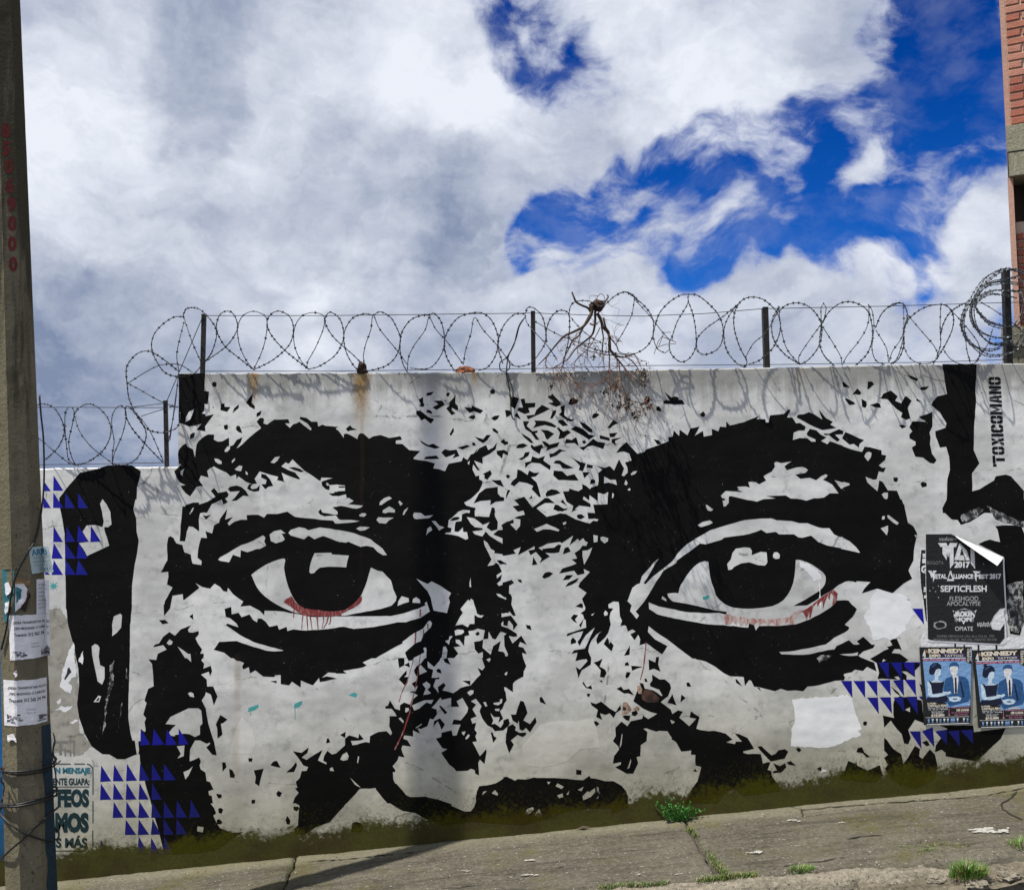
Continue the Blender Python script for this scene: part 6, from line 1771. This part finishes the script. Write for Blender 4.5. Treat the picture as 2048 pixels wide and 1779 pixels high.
maf = empty('festival_poster', P(1930, 1285), 'large black festival poster with white lettering and its top right corner curled down', 'poster')
Y0 = D - .006
fn = T6(Y0 + .001); mb = MB()
poly(mb, [(862, 402), (1225, 420), (1300, 480), (1808, 690), (1838, 1290), (1800, 1330), (1830, 1480), (1842, 1700), (1780, 1735), (930, 1700), (885, 1690), (885, 1500), (866, 1000)], fn, 0)
mb.build('backing_edge', M['pw'], maf)
fn = T6(Y0); mb = MB()
poly(mb, [(868, 407), (1170, 405), (1225, 428), (1300, 490), (1500, 640), (1670, 790), (1795, 705), (1800, 900), (1822, 1290), (1760, 1300), (1690, 1380), (1640, 1480), (1670, 1550), (1760, 1560), (1812, 1480), (1815, 1650), (1755, 1722), (920, 1675), (893, 1660), (893, 1500), (872, 1000)], fn, 0)
# the strip in shade under the curl
poly(mb, [(1225, 428), (1808, 690), (1795, 705), (1670, 790), (1500, 640), (1300, 490)], T6(Y0 + .0004), 0)
mb.build('sheet', M['pb'], maf)
mb = MB(); fn = T6(Y0 - .0005)
f9 = off(1850, 1060, 9.29, Y0 - .0005)
poly(mb, [(240, 235), (395, 235), (428, 300), (465, 235), (605, 235), (575, 310), (530, 315), (533, 620), (465, 712), (455, 415), (428, 500), (405, 415), (403, 555), (325, 440), (325, 310), (285, 305)], f9)
poly(mb, [(645, 240), (638, 245), (540, 550), (740, 555), (715, 465), (648, 462), (683, 325)], f9); poly(mb, [(645, 240), (683, 325), (760, 555), (835, 555), (775, 370)], f9)
poly(mb, [(845, 335), (915, 375), (925, 480), (930, 715), (850, 615)], f9)
put(mb, '2017', (1212, 732, 1400, 812), fn, 0, .06); put(mb, 'BOGOTA', (885, 730, 1083, 770), fn, 1)
poly(mb, [(50, 748), (120, 748), (135, 790), (150, 748), (215, 748), (205, 775), (182, 790), (184, 880), (150, 965), (147, 850), (135, 870), (122, 890), (90, 800)], f9)
put(mb, 'ETAL', (982, 885, 1122, 942), fn, 0, .05)
poly(mb, [(1160, 845), (1172, 845), (1140, 945), (1190, 945), (1205, 968), (1122, 968)], fn); poly(mb, [(1172, 845), (1212, 968), (1190, 945), (1164, 885)], fn)
put(mb, 'LLIANCE', (1200, 885, 1440, 942), fn, 0, .05)
poly(mb, [(1430, 850), (1530, 850), (1515, 875), (1482, 875), (1482, 895), (1510, 895), (1500, 915), (1480, 915), (1476, 980), (1455, 930), (1455, 875)], fn)
put(mb, 'EST', (1505, 888, 1622, 942), fn, 0, .05); put(mb, '2017', (1635, 880, 1775, 945), fn, 0, .05)
put(mb, 'SEPTICFLESH', (1045, 1022, 1600, 1100), fn, 0, .03); poly(mb, [(1268, 995), (1275, 1025), (1262, 1030)], fn, 1); poly(mb, [(1350, 990), (1356, 1025), (1340, 1022)], fn, 1)
put(mb, 'FLESHGOD', (1155, 1152, 1500, 1206), fn, 2); put(mb, 'APOCALYPSE', (1120, 1212, 1525, 1265), fn, 2)
put(mb, 'BROKEN', (1205, 1330, 1458, 1400), fn, 0, .07); put(mb, 'HOPE', (1225, 1405, 1440, 1455), fn, 0, .07)
for q in ([(1190, 1320), (1225, 1335), (1215, 1375)], [(1480, 1315), (1440, 1335), (1452, 1375)], [(1300, 1450), (1345, 1450), (1322, 1490)], [(1205, 1390), (1230, 1400), (1215, 1440), (1245, 1470)], [(1462, 1385), (1436, 1400), (1445, 1440), (1415, 1470)], [(1235, 1325), (1330, 1298), (1425, 1325), (1330, 1306)]): poly(mb, q, fn, 0)
random.seed(11)
for k in range(26):
    a = 2 * math.pi * k / 26; c, s = math.cos(a), math.sin(a); x, y = 1040 + 62 * c, 1495 + 34 * s
    poly(mb, [(x - 14 * s - 5, y + 8 * c), (x + 22 * c + 6 * math.sin(k * 5), y + 20 * s + 6 * math.cos(k * 7)), (x + 14 * s + 5, y - 8 * c)], fn, 2)
for k in range(18):
    x = 1490 + k * 9; y = 1485 + 10 * math.sin(k * 2.1); poly(mb, [(x, y - 18 + 8 * math.sin(k * 1.3)), (x + 12, y + 4), (x + 2, y + 30 + 8 * math.cos(k * 3)), (x - 6, y + 6)], fn, 2)
put(mb, 'OPIATE', (1220, 1515, 1435, 1565), fn, 3)
put(mb, 'SAMPER MENDOZA CRA 20 # 22A-06  7PM', (1000, 1618, 1690, 1648), fn, 1); put(mb, 'PREVENTA 200.000  MES DEL EVENTO 300.000', (960, 1658, 1720, 1688), fn, 1)
put(mb, 'transform', (1030, 440, 1190, 488), fn, 2); rect(mb, (1120, 462, 1262, 468), fn, 1)
for q in ((915, 1085), (955, 1050), (985, 1095), (1020, 1030), (1020, 1165), (1560, 765)): poly(mb, [(q[0] - 8, q[1] - 9), (q[0] + 9, q[1] - 2), (q[0] + 3, q[1] + 12)], fn, 2)
M['pg2'] = pmat('poster_pale_grey', (0.50, 0.51, 0.50))
tag(mb.build('print', [M['pw'], M['pg'], M['pg2'], M['pw']], maf), kind='stuff')
# curled corner: a rolled flap that stands away from the wall
mb = MB(); n, m_ = 26, 12; grid = []
for i in range(n + 1):
    u = i / n                                      # along the fold from the upper left to the right edge
    fx, fy = 1228 + (1808 - 1228) * u, 428 + (682 - 428) * u
    wdt = (8 + 158 * u ** 0.9)                     # how far the flap reaches back down over the sheet
    for j in range(m_ + 1):
        v = j / m_; ang = v * 2.6; rr = wdt / 360 / (2048 / 341) / 2.4
        dx, dy = -0.62 * wdt * v * .78, 0.80 * wdt * v * .78
        d_out = .002 + rr * (1 - math.cos(ang)) * 1.15
        grid.append(P(1707 + (fx + dx) / 6.0059, 1000 + (fy + dy) / 6.0059, Y0 - .001 - d_out))
mb.add(grid, [(i * (m_ + 1) + j, (i + 1) * (m_ + 1) + j, (i + 1) * (m_ + 1) + j + 1, i * (m_ + 1) + j + 1) for i in range(n) for j in range(m_)])
mb.build('curled_corner', M['paper'], maf, smooth=True)


# tattoo expo poster, drawn once in its own pixel frame and pasted twice
def tattoo(mapf, root):
    lay = [0]

    def fn(o): return lambda a, b: mapf((a - 80) / 415.0, (b - 1022) / 628.0, .0004 * o)
    mats = [M['pb'], M['pw'], M['pc'], M['pp'], M['plb'], M['pvb'], M['psb'], M['pdk'], M['pvi'], M['por']]
    mb = MB(); g_ = [mapf(i / 8, j / 12, 0) for i in range(9) for j in range(13)]
    mb.add(g_, [(i * 13 + j, i * 13 + j + 1, (i + 1) * 13 + j + 1, (i + 1) * 13 + j) for i in range(8) for j in range(12)]); mb.build('sheet', M['pb'], root)
    mb = MB(); f1_, f2_, f3_, f4_ = fn(1), fn(2), fn(3), fn(4)
    put(mb, '4', (103, 1046, 128, 1116), f1_, 1, .05); put(mb, 'A', (127, 1042, 148, 1070), f1_, 9, .03)
    put(mb, 'KENNEDY', (150, 1036, 432, 1072), f1_, 2, .06); put(mb, 'EXPO', (155, 1080, 247, 1106), f1_, 2, .06)
    rect(mb, (262, 1078, 438, 1108), f1_, 8); rect(mb, (266, 1082, 434, 1104), f2_, 7); put(mb, 'TATTOO', (274, 1084, 426, 1102), f3_, 2, .02)
    rect(mb, (102, 1109, 446, 1116), f1_, 5)
    for a, b in ((104, 150), (156, 205), (208, 268), (276, 318), (328, 352), (360, 402), (408, 446)): rect(mb, (a, 1119, b, 1133), f1_, 3)
    put(mb, 'ESTEREO', (456, 1036, 474, 1146), f1_, 2, .03, True); put(mb, 'TATTOO', (477, 1034, 494, 1140), f1_, 5, .03, True)
    poly(mb, [(102, 1136), (448, 1136), (452, 1150), (492, 1165), (492, 1505), (290, 1512), (285, 1475), (115, 1440)], f1_, 4)
    # woman: chignon, face turned to the right, dark dress
    poly(mb, [(170, 1300), (205, 1275), (240, 1300), (275, 1303), (268, 1330), (165, 1330), (140, 1305)], f2_, 5)
    poly(mb, [(188, 1195), (240, 1195), (246, 1220), (240, 1250), (222, 1262), (220, 1300), (195, 1302), (192, 1250)], f2_, 5)
    poly(mb, [(150, 1205), (158, 1172), (185, 1150), (220, 1148), (244, 1165), (250, 1190), (243, 1200), (225, 1196), (205, 1205), (196, 1225), (188, 1242), (165, 1246), (148, 1232), (148, 1215)], f3_, 7)
    poly(mb, [(165, 1180), (190, 1160), (215, 1158), (200, 1170), (180, 1185)], f4_, 6)
    poly(mb, [(128, 1300), (150, 1295), (160, 1340), (165, 1400), (215, 1395), (250, 1385), (290, 1385), (298, 1400), (270, 1415), (215, 1425), (150, 1425), (128, 1400), (132, 1350)], f2_, 5)
    poly(mb, [(136, 1286), (170, 1308), (240, 1308), (274, 1300), (262, 1340), (255, 1375), (255, 1392), (170, 1402), (160, 1330)], f3_, 7)
    poly(mb, [(120, 1425), (200, 1428), (290, 1415), (300, 1440), (290, 1470), (120, 1462)], f2_, 7)
    # man: short hair, suit and tie, hands on the knees
    poly(mb, [(318, 1195), (335, 1165), (380, 1170), (386, 1205), (378, 1235), (362, 1255), (340, 1255), (324, 1235)], f2_, 1)
    poly(mb, [(314, 1195), (318, 1160), (340, 1144), (372, 1146), (390, 1165), (390, 1200), (382, 1180), (350, 1176), (325, 1180)], f3_, 6)
    poly(mb, [(340, 1250), (368, 1250), (390, 1260), (372, 1300), (355, 1265), (330, 1262)], f2_, 1)
    poly(mb, [(338, 1256), (285, 1280), (268, 1310), (262, 1380), (296, 1390), (300, 1440), (290, 1470), (310, 1505), (470, 1470), (492, 1440), (484, 1380), (472, 1300), (450, 1272), (382, 1254), (392, 1290), (380, 1400), (352, 1400), (345, 1290)], f2_, 6)
    poly(mb, [(340, 1262), (384, 1262), (388, 1290), (378, 1400), (354, 1400), (346, 1300)], f3_, 1); poly(mb, [(359, 1270), (371, 1270), (376, 1385), (366, 1410), (358, 1390)], f4_, 7)
    poly(mb, [(300, 1430), (340, 1425), (390, 1425), (415, 1440), (400, 1462), (350, 1470), (315, 1460)], f4_, 5); poly(mb, [(338, 1440), (380, 1442), (372, 1450), (345, 1449)], fn(5), 6)
    poly(mb, [(300, 1385), (318, 1380), (330, 1395), (300, 1410), (275, 1400)], f4_, 5)
    poly(mb, [(400, 1300), (410, 1300), (440, 1430), (425, 1440)], f3_, 7); poly(mb, [(292, 1395), (345, 1400), (345, 1425), (300, 1430)], f3_, 6)
    # lower text
    for t, b_, c, bo in (('LUGAR :', (122, 1470, 205, 1483), 2, .04), ('CASTILLA REAL', (122, 1487, 292, 1504), 2, .05), ('Carrera 78 No 35 sur', (124, 1508, 296, 1518), 1, .02), ('CL. 35 sur - Bogotá', (128, 1522, 296, 1534), 1, .02),
                         ('entrada general', (152, 1540, 262, 1550), 1, .02), ('por persona', (160, 1552, 250, 1562), 1, .02), ('$10.000', (150, 1564, 266, 1586), 2, .05), ('CONCURSO DE', (362, 1470, 486, 1482), 3, .03), ('30 TATUADORES', (318, 1487, 492, 1505), 2, .05),
                         ('COMPITIENDO POR EL', (324, 1510, 488, 1520), 3, .03), ('1ER LUGAR', (372, 1526, 482, 1546), 2, .05), ('EN SUS CATEGORIAS', (330, 1552, 480, 1562), 3, .02), ('DEL TATUAJE', (355, 1570, 470, 1582), 3, .03)): put(mb, t, b_, f1_, c, bo)
    rect(mb, (305, 1486, 309, 1572), f1_, 3); poly(mb, [(296, 1580), (307, 1560), (318, 1580)], f1_, 3); rect(mb, (98, 1589, 484, 1592), f1_, 1); rect(mb, (108, 1643, 484, 1649), f1_, 1)
    random.seed(5)
    for k, x in enumerate((118, 152, 190, 222, 255, 286, 320, 372, 428, 462)):
        w_ = 15 if k != 6 else 40
        if k % 3 == 0: rect(mb, (x, 1602, x + w_, 1622), f1_, (4, 1, 5)[k % 3])
        elif k == 6: poly(mb, [(x, 1606), (x + 40, 1602), (x + 38, 1612), (x + 4, 1618)], f1_, 3)
        else: poly(mb, [(x, 1602), (x + 18, 1602), (x + 16, 1614), (x + 9, 1626), (x + 2, 1614)], f1_, (1, 5)[k % 2])
        rect(mb, (x, 1628, x + w_, 1633), f1_, 4)
    tag(mb.build('print', mats, root), kind='stuff')


def quadmap(TL, TR, BR_, BL, y):
    def f(u, v, o=0.0):
        a = (TL[0] * (1 - u) + TR[0] * u) * (1 - v) + (BL[0] * (1 - u) + BR_[0] * u) * v; b = (TL[1] * (1 - u) + TR[1] * u) * (1 - v) + (BL[1] * (1 - u) + BR_[1] * u) * v
        return P(a, b, y - o - .0012 * (0.5 + 0.5 * fbm(u * 3 + a * .01, v * 4)))
    return f


r6 = lambda a, b: (1820 + a / 4.0439, 1040 + b / 4.0439)
p1 = empty('expo_poster', P(1893, 1448), 'left poster of a tattooed couple with light blue picture, beside the blue triangles', 'poster', 'tattoo expo posters pasted side by side')
tattoo(quadmap(r6(75, 1025), r6(502, 1022), r6(488, 1643), r6(112, 1655), D - .0062), p1)
p2 = empty('expo_poster', P(2000, 1452), 'right poster of a tattooed couple with light blue picture, at the right image edge', 'poster', 'tattoo expo posters pasted side by side')
tattoo(quadmap(r6(502, 1052), r6(935, 1036), r6(930, 1668), r6(552, 1678), D - .0078), p2)

# ------------------------------------------------------------------ brick building behind the wall on the right
BC = P(2013, 300, 8.6)
BR_AX = Vector((math.cos(R(27.6)), -math.sin(R(27.6)), 0)); BD_AX = Vector((math.sin(R(27.6)), math.cos(R(27.6)), 0))


def brickmat(name, c):
    m, nt, b = principled(name); p = pos(nt); n = nt.noise(p, 14.0, 6.0, .65); n2 = nt.noise(p, 70.0, 4.0)
    col = nt.mix(n, tuple(k * .72 for k in c), tuple(k * 1.2 for k in c)); col = nt.mix(nt.mr(n2, .6, .75, 0, .5), col, (c[0] * .5, c[1] * .45, c[2] * .45))
    nt.set(b.inputs['Base Color'], col); nt.set(b.inputs['Roughness'], .85); nt.set(b.inputs['Specular IOR Level'], .2); nt.set(b.inputs['Normal'], bump(nt, nt.noise(p, 60, 6, .7), .006)); return m


BM = [brickmat('red_brick', (0.37, 0.130, 0.085)), brickmat('orange_brick', (0.42, 0.170, 0.112)), brickmat('dark_brick', (0.35, 0.112, 0.075)), brickmat('pale_brick', (0.44, 0.205, 0.145))]
M['mortar'] = simple('pale_mortar', (0.52, 0.43, 0.34), .95, .25, 40, .004); M['band'] = concrete('mossy_concrete_band', (0.22, 0.21, 0.16), (0.30, 0.29, 0.22), moss=.5)
M['trim'] = simple('pinkish_corner_plaster', (0.42, 0.25, 0.19), .9, .25, 20, .004); M['cream'] = simple('cream_window_frame', (0.62, 0.55, 0.36), .6, .1)
M['glass'] = simple('dark_window_glass', (0.03, 0.035, 0.035), .08, .2, 5, 0, 0, .6); M['frame'] = simple('dark_window_frame', (0.05, 0.03, 0.022), .7, .3)
def leanx(z): return -0.020 * (z - BC.z)            # the corner leans a little to the left going up
def bp(u, d, z): return Vector((BC.x, BC.y, 0)) + BR_AX * (u + leanx(z)) + BD_AX * d + Vector((0, 0, z))


zrow = lambda py: P(2030, py, 8.5).z
bl = empty('brick_building', bp(.8, .5, gz(BC.x)), 'red brick building corner with a concrete band rising behind the wall at the right edge', 'building')
ztop = zrow(-330); zb = zrow(245); zb2 = zrow(347); zw = zrow(432); zlow = gz(BC.x) - .2; UW = 2.6


def slab(mb, u0, u1, d0, d1, z0, z1, mi=0):
    n = max(1, int((z1 - z0) / .5)); z_ = [z0 + (z1 - z0) * i / n for i in range(n + 1)]; vs_ = []
    for q in z_: vs_ += [bp(u0, d0, q), bp(u1, d0, q), bp(u1, d1, q), bp(u0, d1, q)]
    mb.add(vs_, [(i * 4 + k, i * 4 + (k + 1) % 4, i * 4 + 4 + (k + 1) % 4, i * 4 + 4 + k) for i in range(n) for k in range(4)] + [(3, 2, 1, 0), (n * 4, n * 4 + 1, n * 4 + 2, n * 4 + 3)])


mb = MB(); slab(mb, .045, UW, .012, 3.0, zb, ztop); slab(mb, .045, UW, .13, 3.0, zlow, zw - .003)
mb.build('wall', M['mortar'], bl)
mb = MB(); slab(mb, .005, UW, -.03, .6, zb2 + (zb - zb2) * .48, zb - .004); mb.build('concrete_band', M['band'], bl)
mb = MB(); slab(mb, .012, UW, -.024, .6, zb2, zb2 + (zb - zb2) * .48 - .01); mb.build('concrete_band', M['band'], bl)
mb = MB(); slab(mb, .004, .043, .02, 3.0, zb, ztop); mb.build('corner_trim', M['trim'], bl)
mb = MB(); slab(mb, -.004, .040, .02, 3.0, zlow, zb2 - .003); mb.build('corner_trim', M['trim'], bl)
mb = MB(); slab(mb, .045, UW, .30, 3.0, zw, zb2 - .003); wn_o = mb.build('window_recess', M['frame'], bl)
mb = MB(); slab(mb, .13, 1.5, .22, .297, zw + .02, zw + .05); slab(mb, .13, .17, .22, .297, zw + .053, zb2 - .03); slab(mb, .84, .88, .22, .297, zw + .053, zb2 - .03)
wf = mb.build('window', M['cream'], bl); mb = MB(); slab(mb, .173, .837, .25, .26, zw + .053, zb2 - .03); slab(mb, .883, 1.5, .25, .26, zw + .053, zb2 - .03)
M['blind'] = simple('cream_window_blind', (0.55, 0.48, 0.30), .6, .1); mb.build('pane', M['blind'], wf)
# bricks: one object each, sharing six meshes
BL_, BH, JT = .232, .057, .016
bmesh_ = []
for k in range(8):
    ln_ = BL_ if k < 4 else BL_ / 2 - JT / 2; mb = MB(); random.seed(k); j = lambda: random.uniform(-.0022, .0022)
    c = [(0, 0, 0), (ln_, 0, 0), (ln_, 0, BH), (0, 0, BH)]; e = .004
    fr = [Vector((a + (e if a == 0 else -e) + j(), -.006 + j() * .6, z_ + (e if z_ == 0 else -e) + j())) for a, _, z_ in c]; md = [Vector((a + j(), -.0005, z_ + j())) for a, _, z_ in c]; bk = [Vector((a, .012, z_)) for a, _, z_ in c]
    mb.add(fr + md + bk, [(0, 1, 2, 3)] + [(4 + i, 4 + (i + 1) % 4, (i + 1) % 4, i) for i in range(4)] + [(8 + i, 8 + (i + 1) % 4, 4 + (i + 1) % 4, 4 + i) for i in range(4)])
    bmesh_.append(mb.mesh('brick', BM[k % 4]))
random.seed(3); nb = 0; far = [MB() for _ in range(4)]; rotb = Matrix((BR_AX, BD_AX, Vector((0, 0, 1)))).transposed().to_4x4()
for z0_, z1_, dd in ((zb + .012, zrow(-45), .0), (zw - .02 - .073 * 23, zw - .075, .118)):
    row = 0; z_ = z0_
    while z_ + BH < z1_:
        u = .048; first = row % 2 == 1
        while u < UW - BL_:
            hb = first; first = False; k = random.choice((0, 0, 1, 1, 2, 3)); ln_ = BL_ / 2 - JT / 2 if hb else BL_
            if u > .98:                       # the rest of the facade, outside the picture, as one part
                me_ = bmesh_[k + (4 if hb else 0)]; mt_ = Matrix.Translation(bp(u, dd + random.uniform(-.0015, .003), z_)) @ rotb
                far[k].add([mt_ @ v.co for v in me_.vertices], [tuple(q.vertices) for q in me_.polygons]); u += ln_ + JT; continue
            ob = bpy.data.objects.new('brick', bmesh_[k + (4 if hb else 0)]); COL.objects.link(ob); ob.parent = bl
            ob.matrix_local = Matrix.Translation(bp(u + random.uniform(-.001, .001), dd + random.uniform(-.0015, .003), z_) - bl.location) @ rotb; u += ln_ + JT; nb += 1
        z_ += BH + JT; row += 1
for k in range(1, 4):
    far[0].v, far[0].f, far[0].mi = far[0].v + far[k].v, far[0].f + [[i + len(far[0].v) for i in f] for f in far[k].f], far[0].mi + [k] * len(far[k].f)
tag(far[0].build('brickwork', BM, bl), kind='stuff')
print('bricks', nb)
# rough stone pier behind the fence post
M['stone'] = concrete('rough_pier_stone', (0.12, 0.115, 0.09), (0.24, 0.22, 0.17), 3.0, moss=.4)
pr = empty('stone_pier', P(2030, 730, 7.4), 'rough stone pier just behind the post under the brick building', 'pier')
random.seed(8); bm0 = None
mb = MB(); a0, a1 = P(2022, 664, 7.42), P(2200, 664, 7.42); mb.box(((a0.x + a1.x) / 2, 7.49, (a0.z + gz(a0.x)) / 2), ((a1.x - a0.x) / 2, 0, 0), (0, .03, 0), (0, 0, (a0.z - gz(a0.x)) / 2 - .02)); mb.build('core', M['stone'], pr)
zz = P(2030, 790, 7.42).z
while zz < a0.z - .02:
    hh_ = random.uniform(.05, .085); x = a0.x - .045
    while x < a0.x + .42:
        L = random.uniform(.07, .15); bm = bmesh.new(); bmesh.ops.create_cube(bm, size=1)
        bmesh.ops.subdivide_edges(bm, edges=bm.edges, cuts=1, use_grid_fill=True)
        for v in bm.verts:
            v.co = Vector((v.co.x * L, v.co.y * .07, v.co.z * hh_)) * (1 - .10 * max(0, v.co.length - .75)) + Vector((random.uniform(-.006, .006),) * 3)
        me = bpy.data.meshes.new('stone'); bm.to_mesh(me); bm.free(); me.materials.append(M['stone']); ob = bpy.data.objects.new('stone', me); COL.objects.link(ob); ob.parent = pr
        ob.location = Vector((x + L / 2, 7.44 + random.uniform(-.012, .012), zz + hh_ / 2)) - pr.location; x += L + .008
    zz += hh_ + .008

# ------------------------------------------------------------------ weeds, grass, rubble
def leafmat(name, c1, c2):
    m, nt, b = principled(name); p = pos(nt); n = nt.noise(p, 35.0, 3.0)
    nt.set(b.inputs['Base Color'], nt.mix(nt.mr(n, .35, .65), c1, c2)); nt.set(b.inputs['Roughness'], .5)
    nt.set(b.inputs['Subsurface Weight'], 0.0); nt.set(b.inputs['Transmission Weight'], 0.0); return m


M['leaf'] = leafmat('weed_leaf', (0.03, 0.125, 0.016), (0.065, 0.23, 0.03)); M['grass'] = leafmat('fresh_grass', (0.045, 0.125, 0.010), (0.10, 0.23, 0.018)); M['dry'] = leafmat('dry_grass', (0.16, 0.13, 0.05), (0.24, 0.19, 0.08)); M['dkgrass'] = leafmat('low_moss_grass', (0.05, 0.10, 0.012), (0.10, 0.17, 0.02))


def blade(mb, p, h, a, w, bend, mi=0):
    dx = Vector((math.cos(a), math.sin(a), 0)); sx = Vector((-math.sin(a), math.cos(a), 0)); pts = []
    for i in range(4):
        t = i / 3; c = p + Vector((0, 0, h * (t - .28 * bend * t * t))) + dx * (h * bend * t * t); ww = w * (1 - t ** 1.5) + .0002
        pts += [c - sx * ww, c + sx * ww]
    mb.add(pts, [(2 * i, 2 * i + 1, 2 * i + 3, 2 * i + 2) for i in range(3)], mi)


def tuft(name, px, py, rx, ry, n, h, label, mats, cat='grass', dz=0.0):
    c0 = G(px, py); root = empty(name, c0, label, cat); mb = MB()
    for _ in range(n):
        r = math.sqrt(random.random()); a = random.uniform(0, 6.28); p = c0 + Vector((math.cos(a) * r * rx, math.sin(a) * r * ry, 0)); p.z = gz(p.x) + dz - .004
        blade(mb, p, h * random.uniform(.45, 1.1) * (1.1 - .5 * r), a + random.gauss(0, .9), random.uniform(.0012, .0026), random.uniform(.1, .9), 0 if random.random() < .76 else 1)
    mb.build('blades', mats, root); return root


random.seed(13)
GR = [M['grass'], M['dry']]
tuft('grass_tuft', 1935, 1738, .085, .06, 520, .075, 'bright tall grass tuft at the broken pavement edge on the right', GR, dz=-.02)
tuft('grass_tuft', 1602, 1739, .065, .035, 260, .034, 'short grass patch on the pavement edge left of the broken kerb', GR)
tuft('grass_tuft', 2046, 1690, .06, .07, 260, .07, 'grass tuft cut off by the right picture edge', GR, dz=-.015)
tuft('grass_tuft', 1855, 1700, .06, .02, 90, .022, 'thin flat line of yellowish grass on the pavement above the broken kerb', [M['dkgrass'], M['dry']])
mb = MB()


def crackgrass(pts, n, wd, h):
    w3 = [G(*q) for q in pts]
    for _ in range(n):
        k = random.randrange(len(w3) - 1); p = w3[k].lerp(w3[k + 1], random.random()) + Vector((random.gauss(0, wd), random.gauss(0, wd), 0)); p.z = gz(p.x) - .003
        blade(mb, p, h * random.uniform(.4, 1.2), random.uniform(0, 6.28), random.uniform(.001, .0022), random.uniform(.2, .9), 0 if random.random() < .74 else 1)


crackgrass([(1376, 1655), (1384, 1662), (1394, 1674)], 170, .008, .020); crackgrass([(1394, 1675), (1405, 1695), (1414, 1702)], 40, .003, .010)
crackgrass([(1418, 1703), (1430, 1722), (1440, 1738), (1452, 1752)], 420, .013, .024); crackgrass([(1395, 1761), (1440, 1757), (1475, 1752), (1512, 1750)], 520, .010, .026)
crackgrass([(1200, 1776), (1260, 1770), (1335, 1766)], 420, .010, .022); crackgrass([(600, 1716), (590, 1732), (575, 1750), (565, 1775)], 40, .004, .012)
crackgrass([(1800, 1695), (1870, 1690), (1940, 1690)], 160, .010, .016); crackgrass([(605, 1706), (612, 1702), (620, 1697)], 60, .006, .024); crackgrass([(1606, 1636), (1604, 1626)], 30, .003, .010)
for x in range(-100, 1000, 9):
    if random.random() < .35: crackgrass([(x, 1771 - (x - 113) * .1034), (x + 8, 1770 - (x - 113) * .1034)], 5, .004, .010)
tag(mb.build('crack_grass', [M['dkgrass'], M['dry']]), kind='stuff')

# grit swept against the wall foot and along the kerb
mb = MB(); random.seed(77)
for _ in range(1500):
    x = random.uniform(-2.4, 3.0); u = random.random()
    y = D - .006 - abs(random.gauss(0, .035)) if u < .45 else (kerb_y(x) + abs(random.gauss(.03, .06)) if u < .75 else random.uniform(4.6, 5.38))
    s = random.uniform(.0012, .0042); c = Vector((x, y, gz(x) + .004 + s * .4)); a = random.uniform(0, 6.28); e1 = Vector((math.cos(a), math.sin(a), 0)) * s * 1.3; e2 = Vector((-math.sin(a), math.cos(a), 0)) * s; e3 = Vector((0, 0, s * .8))
    mb.add([c + e1, c - e1, c + e2, c - e2, c + e3, c - e3], [(0, 2, 4), (2, 1, 4), (1, 3, 4), (3, 0, 4), (2, 0, 5), (1, 2, 5), (3, 1, 5), (0, 3, 5)], random.choice((0, 0, 0, 1, 2)))
tag(mb.build('grit', [M['kerb'], M['splash'], M['bark']]), kind='stuff')

# leafy weed at the foot of the wall
c0 = G(1358, 1641); wd = empty('weed', c0, 'bushy dark green weed growing from the joint at the foot of the wall', 'plant')
st = MB(); lf = MB(); random.seed(31)
for _ in range(46):
    a = random.uniform(0, 6.28); d = Vector((math.cos(a) * random.uniform(.2, .95), -abs(math.sin(a)) * random.uniform(.1, .6) + .05, random.uniform(.45, 1.3))).normalized(); L = random.uniform(.05, .135); pts = [c0 + Vector((random.gauss(0, .03), random.uniform(-.03, .0), 0))]
    for i in range(5):
        d = (d + Vector((random.gauss(0, .12), random.gauss(0, .1), -.05))).normalized(); q = pts[-1] + d * L / 5
        if q.y > D - .006: q.y = D - .008
        pts.append(q)
    st.tube(pts, .0011, 4)
    for i in range(1, 6):
        for _k in range(6):
            u = (d + Vector((random.gauss(0, .9), random.gauss(0, .7), random.gauss(.1, .6)))).normalized(); v = u.orthogonal().normalized(); a_ = random.uniform(0, 6.28); v = v * math.cos(a_) + u.cross(v) * math.sin(a_); s = random.uniform(.006, .012); b_ = pts[i]; n_ = u.cross(v)
            lf.add([b_, b_ + u * s * .55 + v * s * .42 + n_ * s * .1, b_ + u * s * 1.25, b_ + u * s * .55 - v * s * .42 + n_ * s * .1], [(0, 1, 2), (0, 2, 3)])
st.build('stem', M['leaf'], wd); lf.build('foliage', M['leaf'], wd)

# rubble by the broken kerb and a brown leaf at the wall foot
random.seed(17)
for px, py, r, lab in ((1990, 1716, .05, 'largest pale stone embedded in the broken kerb edge'), (1872, 1757, .032, 'rounded stone in front of the tall grass tuft'), (2020, 1752, .036, 'flat stone at the lower right corner of the picture'), (1790, 1766, .026, 'small stone low on the broken kerb face'), (1955, 1768, .03, 'grey stone below the tall grass tuft')):
    lump('rubble_stone', G(px, py, -.045), (r * 1.5, r, r * .6), M['kerb'], lab, 'stone', px * .01, 4, .45)
fb = M['rust']; mb = MB(); c = P(1165, 1655, D - .02); c.z = gz(c.x) + .012
mb.add([c + Vector((-.035, 0, .0)), c + Vector((0, -.012, .010)), c + Vector((.045, 0, .012)), c + Vector((0, .014, .014))], [(0, 1, 2), (0, 2, 3)])
tag(mb.build('fallen_leaf', M['bark'], org=c), 'dry brown leaf lying at the foot of the wall left of the weed', 'leaf')
